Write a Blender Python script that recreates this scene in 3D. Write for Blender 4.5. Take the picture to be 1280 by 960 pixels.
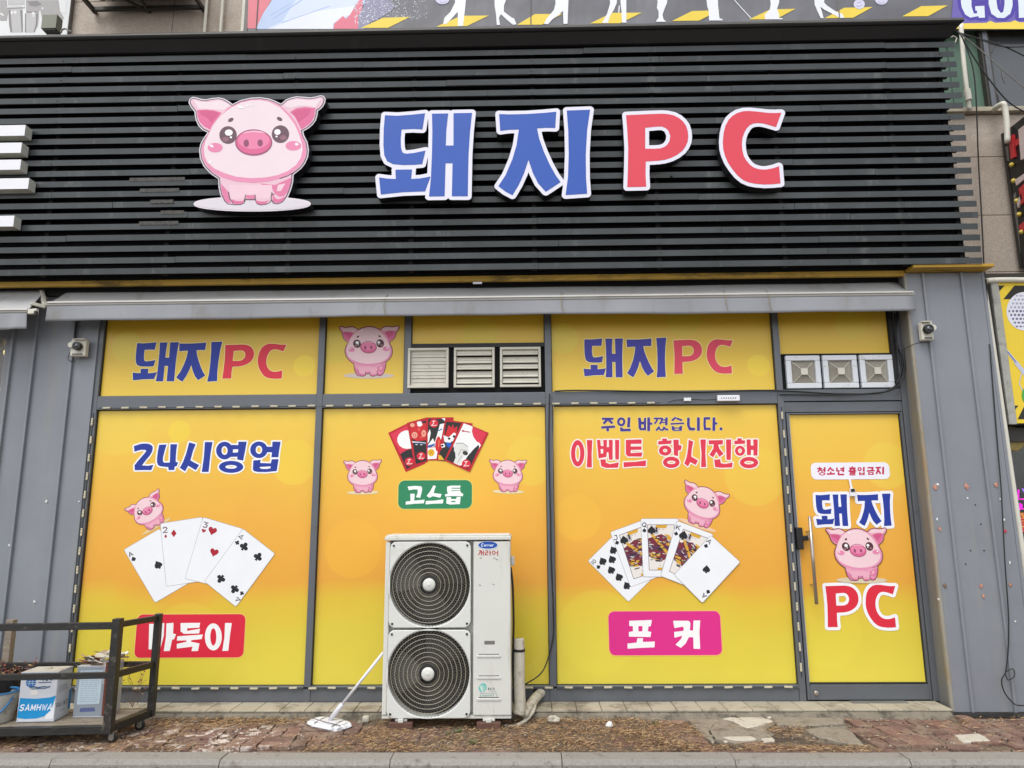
import bpy, math, random
import numpy as np
from mathutils import Vector, Matrix
from mathutils.geometry import tessellate_polygon
random.seed(7)
rnd = random.Random(11)
for o in list(bpy.data.objects): bpy.data.objects.remove(o)
S = bpy.context.scene
COL = S.collection
# ------------------------------------------------------------------ camera
CAM = (0.0, -6.28, 1.6)
ROT = ((0.99979, 0.00993, 0.01781), (0.01929, -0.17752, -0.98393), (-0.00661, 0.98407, -0.17767))
cd = bpy.data.cameras.new('camera'); cam = bpy.data.objects.new('camera', cd); COL.objects.link(cam)
cam.matrix_world = Matrix.Translation(CAM) @ Matrix(ROT).to_4x4()
cd.sensor_width = 36; cd.lens = 887 / 1280 * 36; cd.clip_end = 500; cd.clip_start = 0.05
S.camera = cam
# ------------------------------------------------------------------ light: bright overcast day
W = bpy.data.worlds.new('World'); S.world = W; W.use_nodes = True
wn = W.node_tree; bg = wn.nodes['Background']
sky = wn.nodes.new('ShaderNodeTexSky'); sky.sky_type = 'NISHITA'; sky.sun_disc = False
SUN_EL, SUN_AZ = math.radians(61), math.radians(-152)
sky.sun_elevation = SUN_EL; sky.sun_rotation = SUN_AZ; sky.dust_density = 1.5; sky.air_density = 1.0
hs = wn.nodes.new('ShaderNodeHueSaturation'); hs.inputs['Saturation'].default_value = 0.16
wn.links.new(sky.outputs[0], hs.inputs['Color']); wn.links.new(hs.outputs[0], bg.inputs['Color'])
bg.inputs['Strength'].default_value = 0.15
sd = bpy.data.lights.new('sun', 'SUN'); sd.energy = 1.15; sd.angle = math.radians(38); sd.color = (1, .985, .945)
sun = bpy.data.objects.new('sun', sd); COL.objects.link(sun)
sv = Vector((math.sin(SUN_AZ) * math.cos(SUN_EL), math.cos(SUN_AZ) * math.cos(SUN_EL), math.sin(SUN_EL)))
sun.rotation_euler = sv.to_track_quat('Z', 'Y').to_euler()
S.view_settings.view_transform = 'Standard'; S.view_settings.look = 'None'
S.view_settings.exposure = 0.79; S.view_settings.gamma = 1
S.render.engine = 'CYCLES'

# ------------------------------------------------------------------ measuring helpers
_M = np.array(ROT)
def _ray(px, py): return _M @ np.array([(px - 640) / 887.0, -(py - 480) / 887.0, -1.0])
def P(px, py, Y=0.0):          # where the photo's point lies on the plane y = Y
    d = _ray(px, py); t = (Y - CAM[1]) / d[1]
    return (CAM[0] + d[0] * t, CAM[2] + d[2] * t)
def G(px, py, Z=0.0):          # ... on the level z = Z
    d = _ray(px, py); t = (Z - CAM[2]) / d[2]
    return (CAM[0] + d[0] * t, CAM[1] + d[1] * t)

# ------------------------------------------------------------------ materials
def lin(c):
    r = []
    for v in c[:3]:
        v /= 255.0
        r.append(v / 12.92 if v <= .04045 else ((v + .055) / 1.055) ** 2.4)
    return r
def L4(c, k=.86): a = lin(c); return (min(a[0] * k, .9), min(a[1] * k, .9), min(a[2] * k, .9), 1)
class NT:
    def __init__(s, name):
        s.m = bpy.data.materials.new(name); s.m.use_nodes = True
        s.t = s.m.node_tree; s.b = s.t.nodes['Principled BSDF']
        g = s.t.nodes.new('ShaderNodeNewGeometry'); s.pos = g.outputs['Position']
    def n(s, ty, **kw):
        x = s.t.nodes.new(ty)
        for k, v in kw.items(): setattr(x, k, v)
        return x
    def link(s, a, b): s.t.links.new(a, b)
    def noise(s, scale, detail=4, rough=.6, vec=None, stretch=None):
        n = s.n('ShaderNodeTexNoise'); n.inputs['Scale'].default_value = scale
        n.inputs['Detail'].default_value = detail; n.inputs['Roughness'].default_value = rough
        v = vec or s.pos
        if stretch:
            mp = s.n('ShaderNodeMapping'); mp.inputs['Scale'].default_value = stretch
            s.link(v, mp.inputs[0]); v = mp.outputs[0]
        s.link(v, n.inputs['Vector']); return n.outputs['Fac']
    def rng(s, f, a, b, c=0., d=1.):
        n = s.n('ShaderNodeMapRange'); s.link(f, n.inputs[0])
        for i, v in enumerate((a, b, c, d)): n.inputs[i + 1].default_value = v
        return n.outputs[0]
    def mix(s, f, a, b, mode='MIX'):
        n = s.n('ShaderNodeMix', data_type='RGBA', blend_type=mode)
        if isinstance(f, (int, float)): n.inputs[0].default_value = f
        else: s.link(f, n.inputs[0])
        for i, v in ((6, a), (7, b)):
            if isinstance(v, tuple): n.inputs[i].default_value = v
            else: s.link(v, n.inputs[i])
        return n.outputs[2]
    def mul(s, a, b):
        n = s.n('ShaderNodeMath', operation='MULTIPLY')
        for i, v in enumerate((a, b)):
            if isinstance(v, (int, float)): n.inputs[i].default_value = v
            else: s.link(v, n.inputs[i])
        return n.outputs[0]
    def bump(s, f, strength, dist=.01):
        n = s.n('ShaderNodeBump'); n.inputs['Strength'].default_value = strength; n.inputs['Distance'].default_value = dist
        s.link(f, n.inputs['Height']); s.link(n.outputs[0], s.b.inputs['Normal'])
def mat(name, rgb, rough=.6, var=.1, scale=6, bump=0, bscale=50, metal=0., dirt=None, stretch=None, objvar=0., spec=.5, k=.86):
    t = NT(name); c = L4(rgb, k)
    f = t.rng(t.noise(scale, 5, .65, stretch=stretch), .3, .7)
    lo = tuple(v * (1 - var) for v in c[:3]) + (1,); hi = tuple(min(.95, v * (1 + var)) for v in c[:3]) + (1,)
    col = t.mix(f, lo, hi)
    if objvar:
        oi = t.n('ShaderNodeObjectInfo'); r = t.rng(oi.outputs['Random'], 0, 1, 1 - objvar, 1 + objvar)
        cc = t.n('ShaderNodeCombineColor')
        for i in range(3): t.link(r, cc.inputs[i])
        col = t.mix(1.0, col, cc.outputs[0], 'MULTIPLY')
    if dirt:                   # (rgb, amount, scale, threshold[, stretch])
        g = t.noise(dirt[2], 8, .72, stretch=dirt[4] if len(dirt) > 4 else None)
        g = t.rng(g, dirt[3], dirt[3] + .12, 0, dirt[1])
        col = t.mix(g, col, L4(dirt[0]))
        rr = t.rng(g, 0, 1, rough, min(1, rough + .3)); t.link(rr, t.b.inputs['Roughness'])
    t.link(col, t.b.inputs['Base Color'])
    if not dirt: t.b.inputs['Roughness'].default_value = rough
    t.b.inputs['Metallic'].default_value = metal
    t.b.inputs['Specular IOR Level'].default_value = spec
    if bump: t.bump(t.noise(bscale, 4, .6), bump)
    return t.m
_ink = {}
def ink(rgb, rough=.45):       # flat print colour
    key = tuple(rgb) + (rough,)
    if key not in _ink:
        _ink[key] = mat('print_ink', rgb, rough, .03, 3, spec=.35)
    return _ink[key]

MAT = {}
MAT['cladding'] = mat('grey_cladding', (134, 138, 145), .42, .09, 1.3, dirt=((150, 148, 142), .45, 3.0, .55, (1.6, 1, .1)), bump=.08, bscale=2.0)
MAT['reveal'] = mat('grey_reveal', (122, 121, 120), .5, .08, 2, dirt=((150, 128, 84), .6, 5, .55, (1, 1, .15)))
MAT['frame'] = mat('aluminium_frame', (102, 106, 112), .38, .05, 3, dirt=((92, 92, 92), .4, 7, .55, (.3, 1, 1)), metal=.2)
MAT['seal'] = mat('rubber_seal', (35, 35, 37), .6)
MAT['slat'] = mat('dark_painted_slat', (60, 65, 67), .34, .3, 2.6, dirt=((112, 115, 115), .6, 3.2, .56, (1.4, 1, .5)), bump=.1, bscale=14, objvar=.12)
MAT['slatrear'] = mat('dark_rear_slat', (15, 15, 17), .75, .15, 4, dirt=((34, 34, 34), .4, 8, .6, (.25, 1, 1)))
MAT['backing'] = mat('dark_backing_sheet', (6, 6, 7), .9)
MAT['coping'] = mat('dark_coping', (36, 36, 38), .35, .12, 2, dirt=((70, 66, 62), .5, 3, .6, (1, 1, .2)))
MAT['trim'] = mat('mustard_trim', (190, 150, 48), .5, .12, 3, dirt=((84, 66, 34), .8, 5, .52, (.3, 1, 1)))
MAT['awning'] = mat('awning_fabric', (178, 178, 178), .8, .05, 2.0, dirt=((148, 143, 134), .5, 4, .55, (1, 1, .5)), bump=.25, bscale=7)
MAT['valance'] = mat('valance_fabric', (154, 156, 161), .85, .06, 2.0, dirt=((140, 136, 130), .6, 3, .54, (1, 1, .4)), bump=.25, bscale=7)
MAT['awning_bar'] = mat('awning_bar', (188, 184, 178), .4, .05, 3, dirt=((120, 112, 100), .5, 6, .56, (.3, 1, 1)))
MAT['cream'] = mat('cream_plastic', (214, 210, 196), .45, .06, 8, dirt=((120, 110, 92), .5, 14, .6))
MAT['black'] = mat('black_plastic', (26, 26, 28), .4)
MAT['blackpaint'] = mat('flaking_black_paint', (36, 35, 33), .45, .25, 8, dirt=((116, 108, 96), .8, 11, .585, (1, 1, 1)), bump=.4, bscale=60)
MAT['wood'] = mat('weathered_plank', (150, 138, 122), .8, .22, 9, stretch=(.6, 6, 6), dirt=((92, 76, 60), .6, 9, .55), bump=.6, bscale=70, objvar=.15)
MAT['steel'] = mat('galvanised_steel', (150, 148, 140), .45, .12, 6, metal=.5, dirt=((110, 84, 60), .5, 8, .6))
MAT['darksteel'] = mat('dark_steel', (62, 58, 52), .5, .15, 6)
MAT['ac'] = mat('white_enamel', (218, 218, 211), .38, .03, 2, dirt=((176, 172, 156), .55, 3.5, .55, (2, 2, .35)), bump=.03, bscale=5)
MAT['acplate'] = mat('white_fan_plate', (222, 223, 218), .36, .02, 2, dirt=((188, 184, 168), .45, 4, .58))
MAT['acdark'] = mat('fan_cavity', (34, 33, 31), .7, .2, 9)
MAT['wire'] = mat('grille_wire', (166, 160, 142), .45, .12, 12, dirt=((120, 108, 88), .5, 12, .55))
MAT['wiredark'] = mat('fine_grille_wire', (128, 122, 108), .5, .12, 12)
MAT['brick'] = mat('dark_brick', (104, 74, 62), .9, .2, 12, bump=.7, bscale=80)
MAT['insul'] = mat('pipe_wrap', (206, 200, 184), .6, .08, 10, dirt=((128, 116, 98), .8, 16, .52), bump=.5, bscale=30)
MAT['tile'] = mat('cream_step_tile', (180, 172, 154), .55, .08, 5, objvar=.07, dirt=((120, 110, 94), .8, 3.5, .5))
MAT['mortar'] = mat('stained_mortar', (128, 120, 106), .9, .2, 9, dirt=((70, 66, 58), .85, 7, .5), bump=.8, bscale=50)
MAT['kerb'] = mat('granite_kerb', (152, 148, 141), .85, .16, 60, dirt=((104, 98, 88), .8, 9, .56), bump=.6, bscale=150, objvar=.05)
MAT['concrete'] = mat('broken_concrete', (150, 141, 126), .9, .22, 40, dirt=((100, 90, 76), .7, 6, .52), bump=.9, bscale=110)
MAT['paleconcrete'] = mat('pale_screed', (198, 192, 178), .85, .08, 12, dirt=((142, 132, 114), .8, 12, .54), bump=.5, bscale=60)
MAT['soil'] = mat('dusty_soil', (84, 73, 64), .95, .3, 14, dirt=((128, 110, 90), .8, 9, .56), bump=1, bscale=60)
MAT['road'] = mat('roadside_paving', (124, 118, 112), .95, .25, 12, dirt=((84, 72, 62), .8, 10, .5), bump=.8, bscale=90)
MAT['granite'] = mat('speckled_granite', (192, 178, 164), .6, .34, 130, dirt=((160, 142, 126), .4, 2.5, .5), objvar=.03)
MAT['whitepipe'] = mat('white_pvc', (226, 222, 208), .4, .05, 6, dirt=((150, 142, 120), .5, 5, .58, (1, 1, .3)))
MAT['white'] = mat('white_acrylic', (240, 240, 246), .4, .02, 2)
MAT['whiteside'] = mat('white_letter_side', (196, 196, 186), .6, .14, 40, dirt=((110, 108, 96), .6, 40, .6))
MAT['led'] = mat('led_module', (208, 200, 174), .4, .06, 30)
MAT['cable'] = mat('black_cable', (24, 24, 25), .5)
MAT['greycable'] = mat('grey_cable', (120, 116, 112), .5)
MAT['greenpanel'] = mat('green_panel', (92, 122, 104), .5, .1, 4)
MAT['glassdark'] = mat('dark_tinted_glass', (78, 82, 86), .16, .12, 1.2, spec=.8, dirt=((120, 124, 128), .4, 2, .6))
MAT['chrome'] = mat('brushed_steel', (186, 176, 166), .3, .08, 20, metal=.75)
MAT['mopwhite'] = mat('white_microfibre', (226, 228, 232), .85, .06, 40, bump=.6, bscale=120, dirt=((176, 172, 164), .5, 20, .6))
MAT['handle_white'] = mat('white_coated_tube', (228, 228, 234), .35)
MAT['tin'] = mat('tin_plate', (196, 200, 206), .35, .05, 6, metal=.3, dirt=((140, 140, 138), .4, 9, .58))
MAT['tintop'] = mat('tin_lid_grime', (206, 200, 184), .7, .2, 20, dirt=((150, 96, 56), .7, 14, .56), bump=.8, bscale=40)
MAT['bucket'] = mat('grimy_bucket', (186, 182, 172), .6, .08, 8, dirt=((128, 118, 104), .7, 10, .54))
MAT['pot'] = mat('black_planter', (38, 36, 36), .6, .1, 8)
MAT['scrap'] = mat('torn_paper', (192, 138, 120), .9, .3, 40)
MAT['scrapwhite'] = mat('torn_white_paper', (226, 226, 224), .9, .06, 40)

def paver_mat(name, rgb, white=False):
    t = NT(name); c = L4(rgb)
    f = t.rng(t.noise(30, 6, .7), .3, .7)
    col = t.mix(f, tuple(v * .72 for v in c[:3]) + (1,), tuple(v * 1.25 for v in c[:3]) + (1,))
    oi = t.n('ShaderNodeObjectInfo'); r = t.rng(oi.outputs['Random'], 0, 1)
    cr = t.n('ShaderNodeValToRGB'); e = cr.color_ramp.elements
    e[0].color = (.66, .66, .68, 1); e[1].color = (1.18, 1.1, 1.06, 1); e.new(.5).color = (.95, .92, .92, 1)
    t.link(r, cr.inputs[0]); col = t.mix(1., col, cr.outputs[0], 'MULTIPLY')
    # dust and old paint spills
    g = t.rng(t.noise(5, 8, .75), .47, .6, 0, .7); col = t.mix(g, col, L4((158, 140, 120)))
    sp = t.n('ShaderNodeSeparateXYZ'); t.link(t.pos, sp.inputs[0])
    a = t.rng(sp.outputs[0], -3.6, -3.1); b = t.rng(sp.outputs[0], -1.6, -2.0)
    w = t.mul(t.mul(a, b), t.rng(t.noise(6.5, 9, .78), .535, .56)); w = t.mul(w, .9)
    col = t.mix(w, col, L4((222, 212, 202)))
    t.link(col, t.b.inputs['Base Color']); t.b.inputs['Roughness'].default_value = .92
    t.bump(t.noise(90, 5, .7), .8, .006); return t.m
MAT['paver'] = paver_mat('red_clay_paver', (126, 98, 88))

def banner_mat(name, stops, circles, rough=.3):
    """printed film: soft printed discs and a vertical colour run, printed below, painted awning shade above"""
    t = NT(name); sp = t.n('ShaderNodeSeparateXYZ'); t.link(t.pos, sp.inputs[0])
    z0, z1 = stops[0][0], stops[-1][0]
    f = t.rng(sp.outputs[2], z0, z1)
    cr = t.n('ShaderNodeValToRGB'); e = cr.color_ramp.elements
    e[0].position = 0; e[0].color = L4(stops[0][1]); e[1].position = 1; e[1].color = L4(stops[-1][1])
    for z, c in stops[1:-1]: e.new((z - z0) / (z1 - z0)).color = L4(c)
    wob = t.noise(.9, 2, .5); wv = t.rng(wob, .3, .7, -.045, .045)
    ad = t.n('ShaderNodeMath', operation='ADD'); t.link(f, ad.inputs[0]); t.link(wv, ad.inputs[1])
    t.link(ad.outputs[0], cr.inputs[0]); col = cr.outputs[0]
    for (cx, cz, r, rgb, k) in circles:
        v = t.n('ShaderNodeVectorMath', operation='SUBTRACT'); t.link(t.pos, v.inputs[0]); v.inputs[1].default_value = (cx, 0, cz)
        m = t.n('ShaderNodeVectorMath', operation='MULTIPLY'); t.link(v.outputs[0], m.inputs[0]); m.inputs[1].default_value = (1, 0, 1)
        l = t.n('ShaderNodeVectorMath', operation='LENGTH'); t.link(m.outputs[0], l.inputs[0])
        g = t.rng(l.outputs['Value'], r * 1.04, r * .96, 0, k); col = t.mix(g, col, L4(rgb))
    sm = t.rng(t.noise(2.2, 6, .6), .3, .7)
    col = t.mix(t.mul(sm, .05), col, (.35, .25, .1, 1))
    t.link(col, t.b.inputs['Base Color']); t.b.inputs['Roughness'].default_value = rough
    t.b.inputs['Specular IOR Level'].default_value = .45
    t.bump(t.noise(2.2, 3, .5, stretch=(1, 1, .5)), .18, .05); return t.m

# ------------------------------------------------------------------ mesh builders
def link(o, parent=None):
    COL.objects.link(o)
    if parent is not None: o.parent = parent
    return o
def tag(o, label=None, cat=None, group=None, kind=None):
    if label: o['label'] = label
    if cat: o['category'] = cat
    if group: o['group'] = group
    if kind: o['kind'] = kind
    return o
def thing(name, loc, label, cat, group=None):
    o = bpy.data.objects.new(name, None); o.empty_display_size = .1; o.location = loc; COL.objects.link(o)
    return tag(o, label, cat, group)
class MB:
    def __init__(s): s.v = []; s.f = []; s.mi = []; s.cur = 0
    def quad(s, *p):
        n = len(s.v); s.v += [tuple(q) for q in p]; s.f.append(tuple(range(n, n + len(p)))); s.mi.append(s.cur)
    def box(s, x0, x1, y0, y1, z0, z1):
        n = len(s.v); s.v += [(x, y, z) for z in (z0, z1) for y in (y0, y1) for x in (x0, x1)]
        for q in ((0, 2, 3, 1), (4, 5, 7, 6), (0, 1, 5, 4), (2, 6, 7, 3), (0, 4, 6, 2), (1, 3, 7, 5)):
            s.f.append(tuple(n + i for i in q)); s.mi.append(s.cur)
        return s
    def obox(s, p0, p1, w, h, up=(0, 0, 1)):   # bar from p0 to p1
        a = Vector(p0); b = Vector(p1); d = (b - a).normalized(); u = Vector(up); r = d.cross(u).normalized(); u = r.cross(d)
        n = len(s.v)
        for q in (a, b):
            for i, j in ((-1, -1), (1, -1), (1, 1), (-1, 1)): s.v.append(tuple(q + r * (w / 2 * i) + u * (h / 2 * j)))
        for q in ((0, 1, 2, 3), (7, 6, 5, 4), (0, 4, 5, 1), (1, 5, 6, 2), (2, 6, 7, 3), (3, 7, 4, 0)):
            s.f.append(tuple(n + i for i in q)); s.mi.append(s.cur)
        return s
    def tube(s, pts, r, n=8, cap=True, closed=False):
        pts = [Vector(p) for p in pts]; N = len(pts); base = len(s.v); rs = r if isinstance(r, (list, tuple)) else [r] * N
        prev = None
        for i, p in enumerate(pts):
            a = pts[i - 1] if (i or closed) else p; b = pts[(i + 1) % N] if (i < N - 1 or closed) else p
            d = (b - a).normalized()
            if prev is None:
                u = d.orthogonal().normalized()
            else:
                u = (prev - d * prev.dot(d)).normalized()
            prev = u; w = d.cross(u)
            for k in range(n):
                t = 2 * math.pi * k / n; s.v.append(tuple(p + (u * math.cos(t) + w * math.sin(t)) * rs[i]))
        M_ = N if closed else N - 1
        for i in range(M_):
            a = base + i * n; b = base + ((i + 1) % N) * n
            for k in range(n):
                s.f.append((a + k, a + (k + 1) % n, b + (k + 1) % n, b + k)); s.mi.append(s.cur)
        if cap and not closed:
            s.f.append(tuple(base + k for k in reversed(range(n)))); s.mi.append(s.cur)
            s.f.append(tuple(base + (N - 1) * n + k for k in range(n))); s.mi.append(s.cur)
        return s
    def lathe(s, c, prof, n=24, axis='Z', cap=True):   # prof: (r, h)
        base = len(s.v); c = Vector(c)
        for r, h in prof:
            for k in range(n):
                t = 2 * math.pi * k / n; a, b = r * math.cos(t), r * math.sin(t)
                s.v.append(tuple(c + (Vector((a, b, h)) if axis == 'Z' else Vector((a, h, b)) if axis == 'Y' else Vector((h, a, b)))))
        for i in range(len(prof) - 1):
            for k in range(n):
                a = base + i * n; s.f.append((a + k, a + (k + 1) % n, a + n + (k + 1) % n, a + n + k)); s.mi.append(s.cur)
        if cap:
            s.f.append(tuple(base + k for k in range(n))); s.mi.append(s.cur)
            s.f.append(tuple(base + (len(prof) - 1) * n + k for k in range(n))); s.mi.append(s.cur)
        return s
    def prism(s, poly, y0, y1, cap=True):      # poly in (x,z), from y0 (front) to y1
        n = len(poly); b = len(s.v)
        s.v += [(x, y0, z) for x, z in poly] + [(x, y1, z) for x, z in poly]
        if cap:
            s.f.append(tuple(range(b, b + n))); s.mi.append(s.cur); s.f.append(tuple(reversed(range(b + n, b + 2 * n)))); s.mi.append(s.cur)
        for k in range(n):
            s.f.append((b + k, b + n + k, b + n + (k + 1) % n, b + (k + 1) % n)); s.mi.append(s.cur)
        return s
    def xprism(s, prof, x0, x1, dx=None):      # prof in (y,z); dx: extra x at the right end per point
        n = len(prof); b = len(s.v); dx = dx or [0] * n
        s.v += [(x0, y, z) for y, z in prof] + [(x1 + e, y, z) for (y, z), e in zip(prof, dx)]
        s.f.append(tuple(range(b, b + n))); s.f.append(tuple(reversed(range(b + n, b + 2 * n)))); s.mi += [s.cur] * 2
        for k in range(n):
            s.f.append((b + k, b + n + k, b + n + (k + 1) % n, b + (k + 1) % n)); s.mi.append(s.cur)
        return s
    def mesh(s, name, mats, off=(0, 0, 0), smooth=False):
        me = bpy.data.meshes.new(name)
        o = Vector(off); me.from_pydata([tuple(Vector(v) - o) for v in s.v], [], s.f)
        for m in (mats if isinstance(mats, (list, tuple)) else [mats]): me.materials.append(m)
        me.polygons.foreach_set('material_index', s.mi)
        if smooth: me.polygons.foreach_set('use_smooth', [True] * len(s.f))
        me.update(); return me
    def build(s, name, mats, parent=None, smooth=False, bevel=0, label=None, local=False):
        off = (0, 0, 0)
        if local: pass
        elif parent is not None:
            q = parent; off = Vector((0, 0, 0))
            while q is not None: off = off + q.location; q = q.parent
        else:                                   # origin at the base of the mesh
            a = np.array(s.v); off = ((a[:, 0].min() + a[:, 0].max()) / 2, (a[:, 1].min() + a[:, 1].max()) / 2, a[:, 2].min())
        o = bpy.data.objects.new(name, s.mesh(name, mats, off, smooth)); link(o, parent)
        if parent is None and not local: o.location = off
        if bevel:
            b = o.modifiers.new('bevel', 'BEVEL'); b.width = bevel; b.segments = 2; b.limit_method = 'ANGLE'; b.angle_limit = .6
        if label: o['label'] = label
        return o
def copy_thing(o, loc, label, group=None):
    c = o.copy(); COL.objects.link(c); c.location = loc; c['label'] = label
    if group: c['group'] = group
    for ch in list(o.children):
        k = ch.copy(); COL.objects.link(k); k.parent = c
        for g in list(ch.children):
            q = g.copy(); COL.objects.link(q); q.parent = k
    return c

# ------------------------------------------------------------------ flat artwork: shapes -> outlines -> sheets
def ell(cx, cy, rx, ry, rot=0, n=40):
    c, s_ = math.cos(rot), math.sin(rot)
    return [(cx + rx * math.cos(t) * c - ry * math.sin(t) * s_, cy + rx * math.cos(t) * s_ + ry * math.sin(t) * c) for t in [2 * math.pi * k / n for k in range(n)]]
def ribbon(w, pts):
    pts = [Vector(p) for p in pts]; Lf, Rt = [], []
    for i, p in enumerate(pts):
        d0 = (p - pts[i - 1]).normalized() if i else None; d1 = (pts[i + 1] - p).normalized() if i < len(pts) - 1 else None
        if d0 is None: d0 = d1
        if d1 is None: d1 = d0
        n0 = Vector((-d0.y, d0.x)); n1 = Vector((-d1.y, d1.x)); m = (n0 + n1).normalized(); k = min(2.0, 1 / max(.3, m.dot(n0)))
        Lf.append(tuple(p + m * w / 2 * k)); Rt.append(tuple(p - m * w / 2 * k))
    return Lf + Rt[::-1]
def shapes(spec):
    """p x y ... [/ x y ...]   r width x y ...   o cx cy rx ry w   e cx cy rx ry [rot]"""
    out = []
    for it in spec.replace('\n', ';').split(';'):
        k = it.split()
        if not k: continue
        if k[0] == 'p':
            rings, cur = [], []
            for tok in k[1:] + ['/']:
                if tok == '/':
                    rings.append([(cur[i], cur[i + 1]) for i in range(0, len(cur), 2)]); cur = []
                else: cur.append(float(tok))
            out.append(rings)
        elif k[0] == 'r':
            v = [float(q) for q in k[1:]]; out.append([ribbon(v[0], [(v[i], v[i + 1]) for i in range(1, len(v), 2)])])
        elif k[0] == 'o':
            v = [float(q) for q in k[1:]]; wy = v[5] if len(v) > 5 else v[4]
            out.append([ell(v[0], v[1], v[2], v[3]), ell(v[0], v[1], v[2] - v[4], v[3] - wy)])
        elif k[0] == 'e':
            v = [float(q) for q in k[1:]]; out.append([ell(v[0], v[1], v[2], v[3], v[4] if len(v) > 4 else 0)])
    return out
def xf(shp, fn): return [[[fn(x, y) for x, y in ring] for ring in sh] for sh in shp]
def crop(shp, ox, oy, s, Y): return xf(shp, lambda x, y: P(ox + x / s, oy + y / s, Y))
def bbox(shp):
    a = np.array([p for sh in shp for r in sh for p in r]); return a[:, 0].min(), a[:, 1].min(), a[:, 0].max(), a[:, 1].max()
def outline(shp, dil=0., step=None, soft=0):
    if len(shp) == 1 and dil == 0: return [list(r) for r in shp[0]]
    x0, y0, x1, y1 = bbox(shp)
    step = step or max(.0016, min(.003, (x1 - x0) / 260))
    m = abs(dil) + 3 * step; x0 -= m; y0 -= m; x1 += m; y1 += m
    nx, ny = int((x1 - x0) / step) + 2, int((y1 - y0) / step) + 2
    F = np.full((nx, ny), 1.0); gx = x0 + np.arange(nx) * step; gy = y0 + np.arange(ny) * step
    for sh in shp:
        a = np.array([p for r in sh for p in r]); pad = max(dil, 0) + 2.5 * step
        i0 = max(0, int((a[:, 0].min() - pad - x0) / step)); i1 = min(nx, int((a[:, 0].max() + pad - x0) / step) + 2)
        j0 = max(0, int((a[:, 1].min() - pad - y0) / step)); j1 = min(ny, int((a[:, 1].max() + pad - y0) / step) + 2)
        X = gx[i0:i1, None]; Y = gy[None, j0:j1]; D = np.full((i1 - i0, j1 - j0), 1e9); ins = np.zeros(D.shape, bool)
        for r in sh:
            for k in range(len(r)):
                (ax, ay), (bx, by) = r[k - 1], r[k]; dx, dy = bx - ax, by - ay; l2 = dx * dx + dy * dy
                if l2 < 1e-14: continue
                t = np.clip(((X - ax) * dx + (Y - ay) * dy) / l2, 0, 1)
                D = np.minimum(D, (X - ax - t * dx) ** 2 + (Y - ay - t * dy) ** 2)
                if ay != by:
                    c = ((Y > min(ay, by)) & (Y <= max(ay, by))) & (X < ax + (Y - ay) * dx / dy); ins ^= c
        D = np.sqrt(D); D = np.where(ins, -D, D)
        F[i0:i1, j0:j1] = np.minimum(F[i0:i1, j0:j1], D)
    F = F - dil + 1e-7
    s_ = F < 0
    mixed = s_[:-1, :-1].astype(int) + s_[1:, :-1] + s_[:-1, 1:] + s_[1:, 1:]
    I, J = np.where((mixed > 0) & (mixed < 4)); nxt = {}; pts = {}
    def ex(i, j, h):
        key = (i, j, h)
        if key not in pts:
            a = F[i, j]; b = F[i + 1, j] if h == 0 else F[i, j + 1]; t = a / (a - b)
            pts[key] = (gx[i] + (t * step if h == 0 else 0), gy[j] + (t * step if h == 1 else 0))
        return key
    for i, j in zip(I.tolist(), J.tolist()):
        # walk the cell's corners; inside kept on the left
        c = [(i, j), (i + 1, j), (i + 1, j + 1), (i, j + 1)]; v = [s_[q] for q in c]
        ed = [(i, j, 0), (i + 1, j, 1), (i, j + 1, 0), (i, j, 1)]
        outs = [k for k in range(4) if v[k] and not v[(k + 1) % 4]]; ins_ = [k for k in range(4) if not v[k] and v[(k + 1) % 4]]
        for k in outs:
            q = ins_[0] if len(ins_) == 1 else (k + 3) % 4
            nxt[ex(*ed[k])] = ex(*ed[q])
    loops = []
    while nxt:
        a = next(iter(nxt)); lp = []; b = a
        while b in nxt: lp.append(pts[b]); b = nxt.pop(b)
        if len(lp) > 5: loops.append(lp)
    return [rdp(l, step * .16) for l in loops]
def rdp(l, eps):
    n = len(l); a = np.array(l); keep = [0, n // 2]; k2 = set(keep)
    st = [(0, n // 2), (n // 2, n)]
    while st:
        i, j = st.pop()
        if j - i < 2: continue
        p, q = a[i], a[j % n]; d = q - p; L = math.hypot(*d)
        seg = a[i + 1:j]; dist = np.abs((seg[:, 0] - p[0]) * d[1] - (seg[:, 1] - p[1]) * d[0]) / L if L > 1e-9 else np.hypot(seg[:, 0] - p[0], seg[:, 1] - p[1])
        m = int(dist.argmax())
        if dist[m] > eps: k2.add(i + 1 + m); st += [(i, i + 1 + m), (i + 1 + m, j)]
    return [l[i] for i in sorted(k2)]
def inpoly(p, poly):
    c = False
    for k in range(len(poly)):
        (ax, ay), (bx, by) = poly[k - 1], poly[k]
        if (ay > p[1]) != (by > p[1]) and p[0] < ax + (p[1] - ay) * (bx - ax) / (by - ay): c = not c
    return c
def nest(loops):                       # group outlines into outer + its holes
    if len(loops) == 1: return [loops]
    n = len(loops); con = [[j for j in range(n) if j != i and inpoly(loops[i][0], loops[j])] for i in range(n)]
    out = {i: [loops[i]] for i in range(n) if len(con[i]) % 2 == 0}
    for i in range(n):
        if len(con[i]) % 2: out[max(con[i], key=lambda j: len(con[j]))].append(loops[i])
    return list(out.values())
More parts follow.
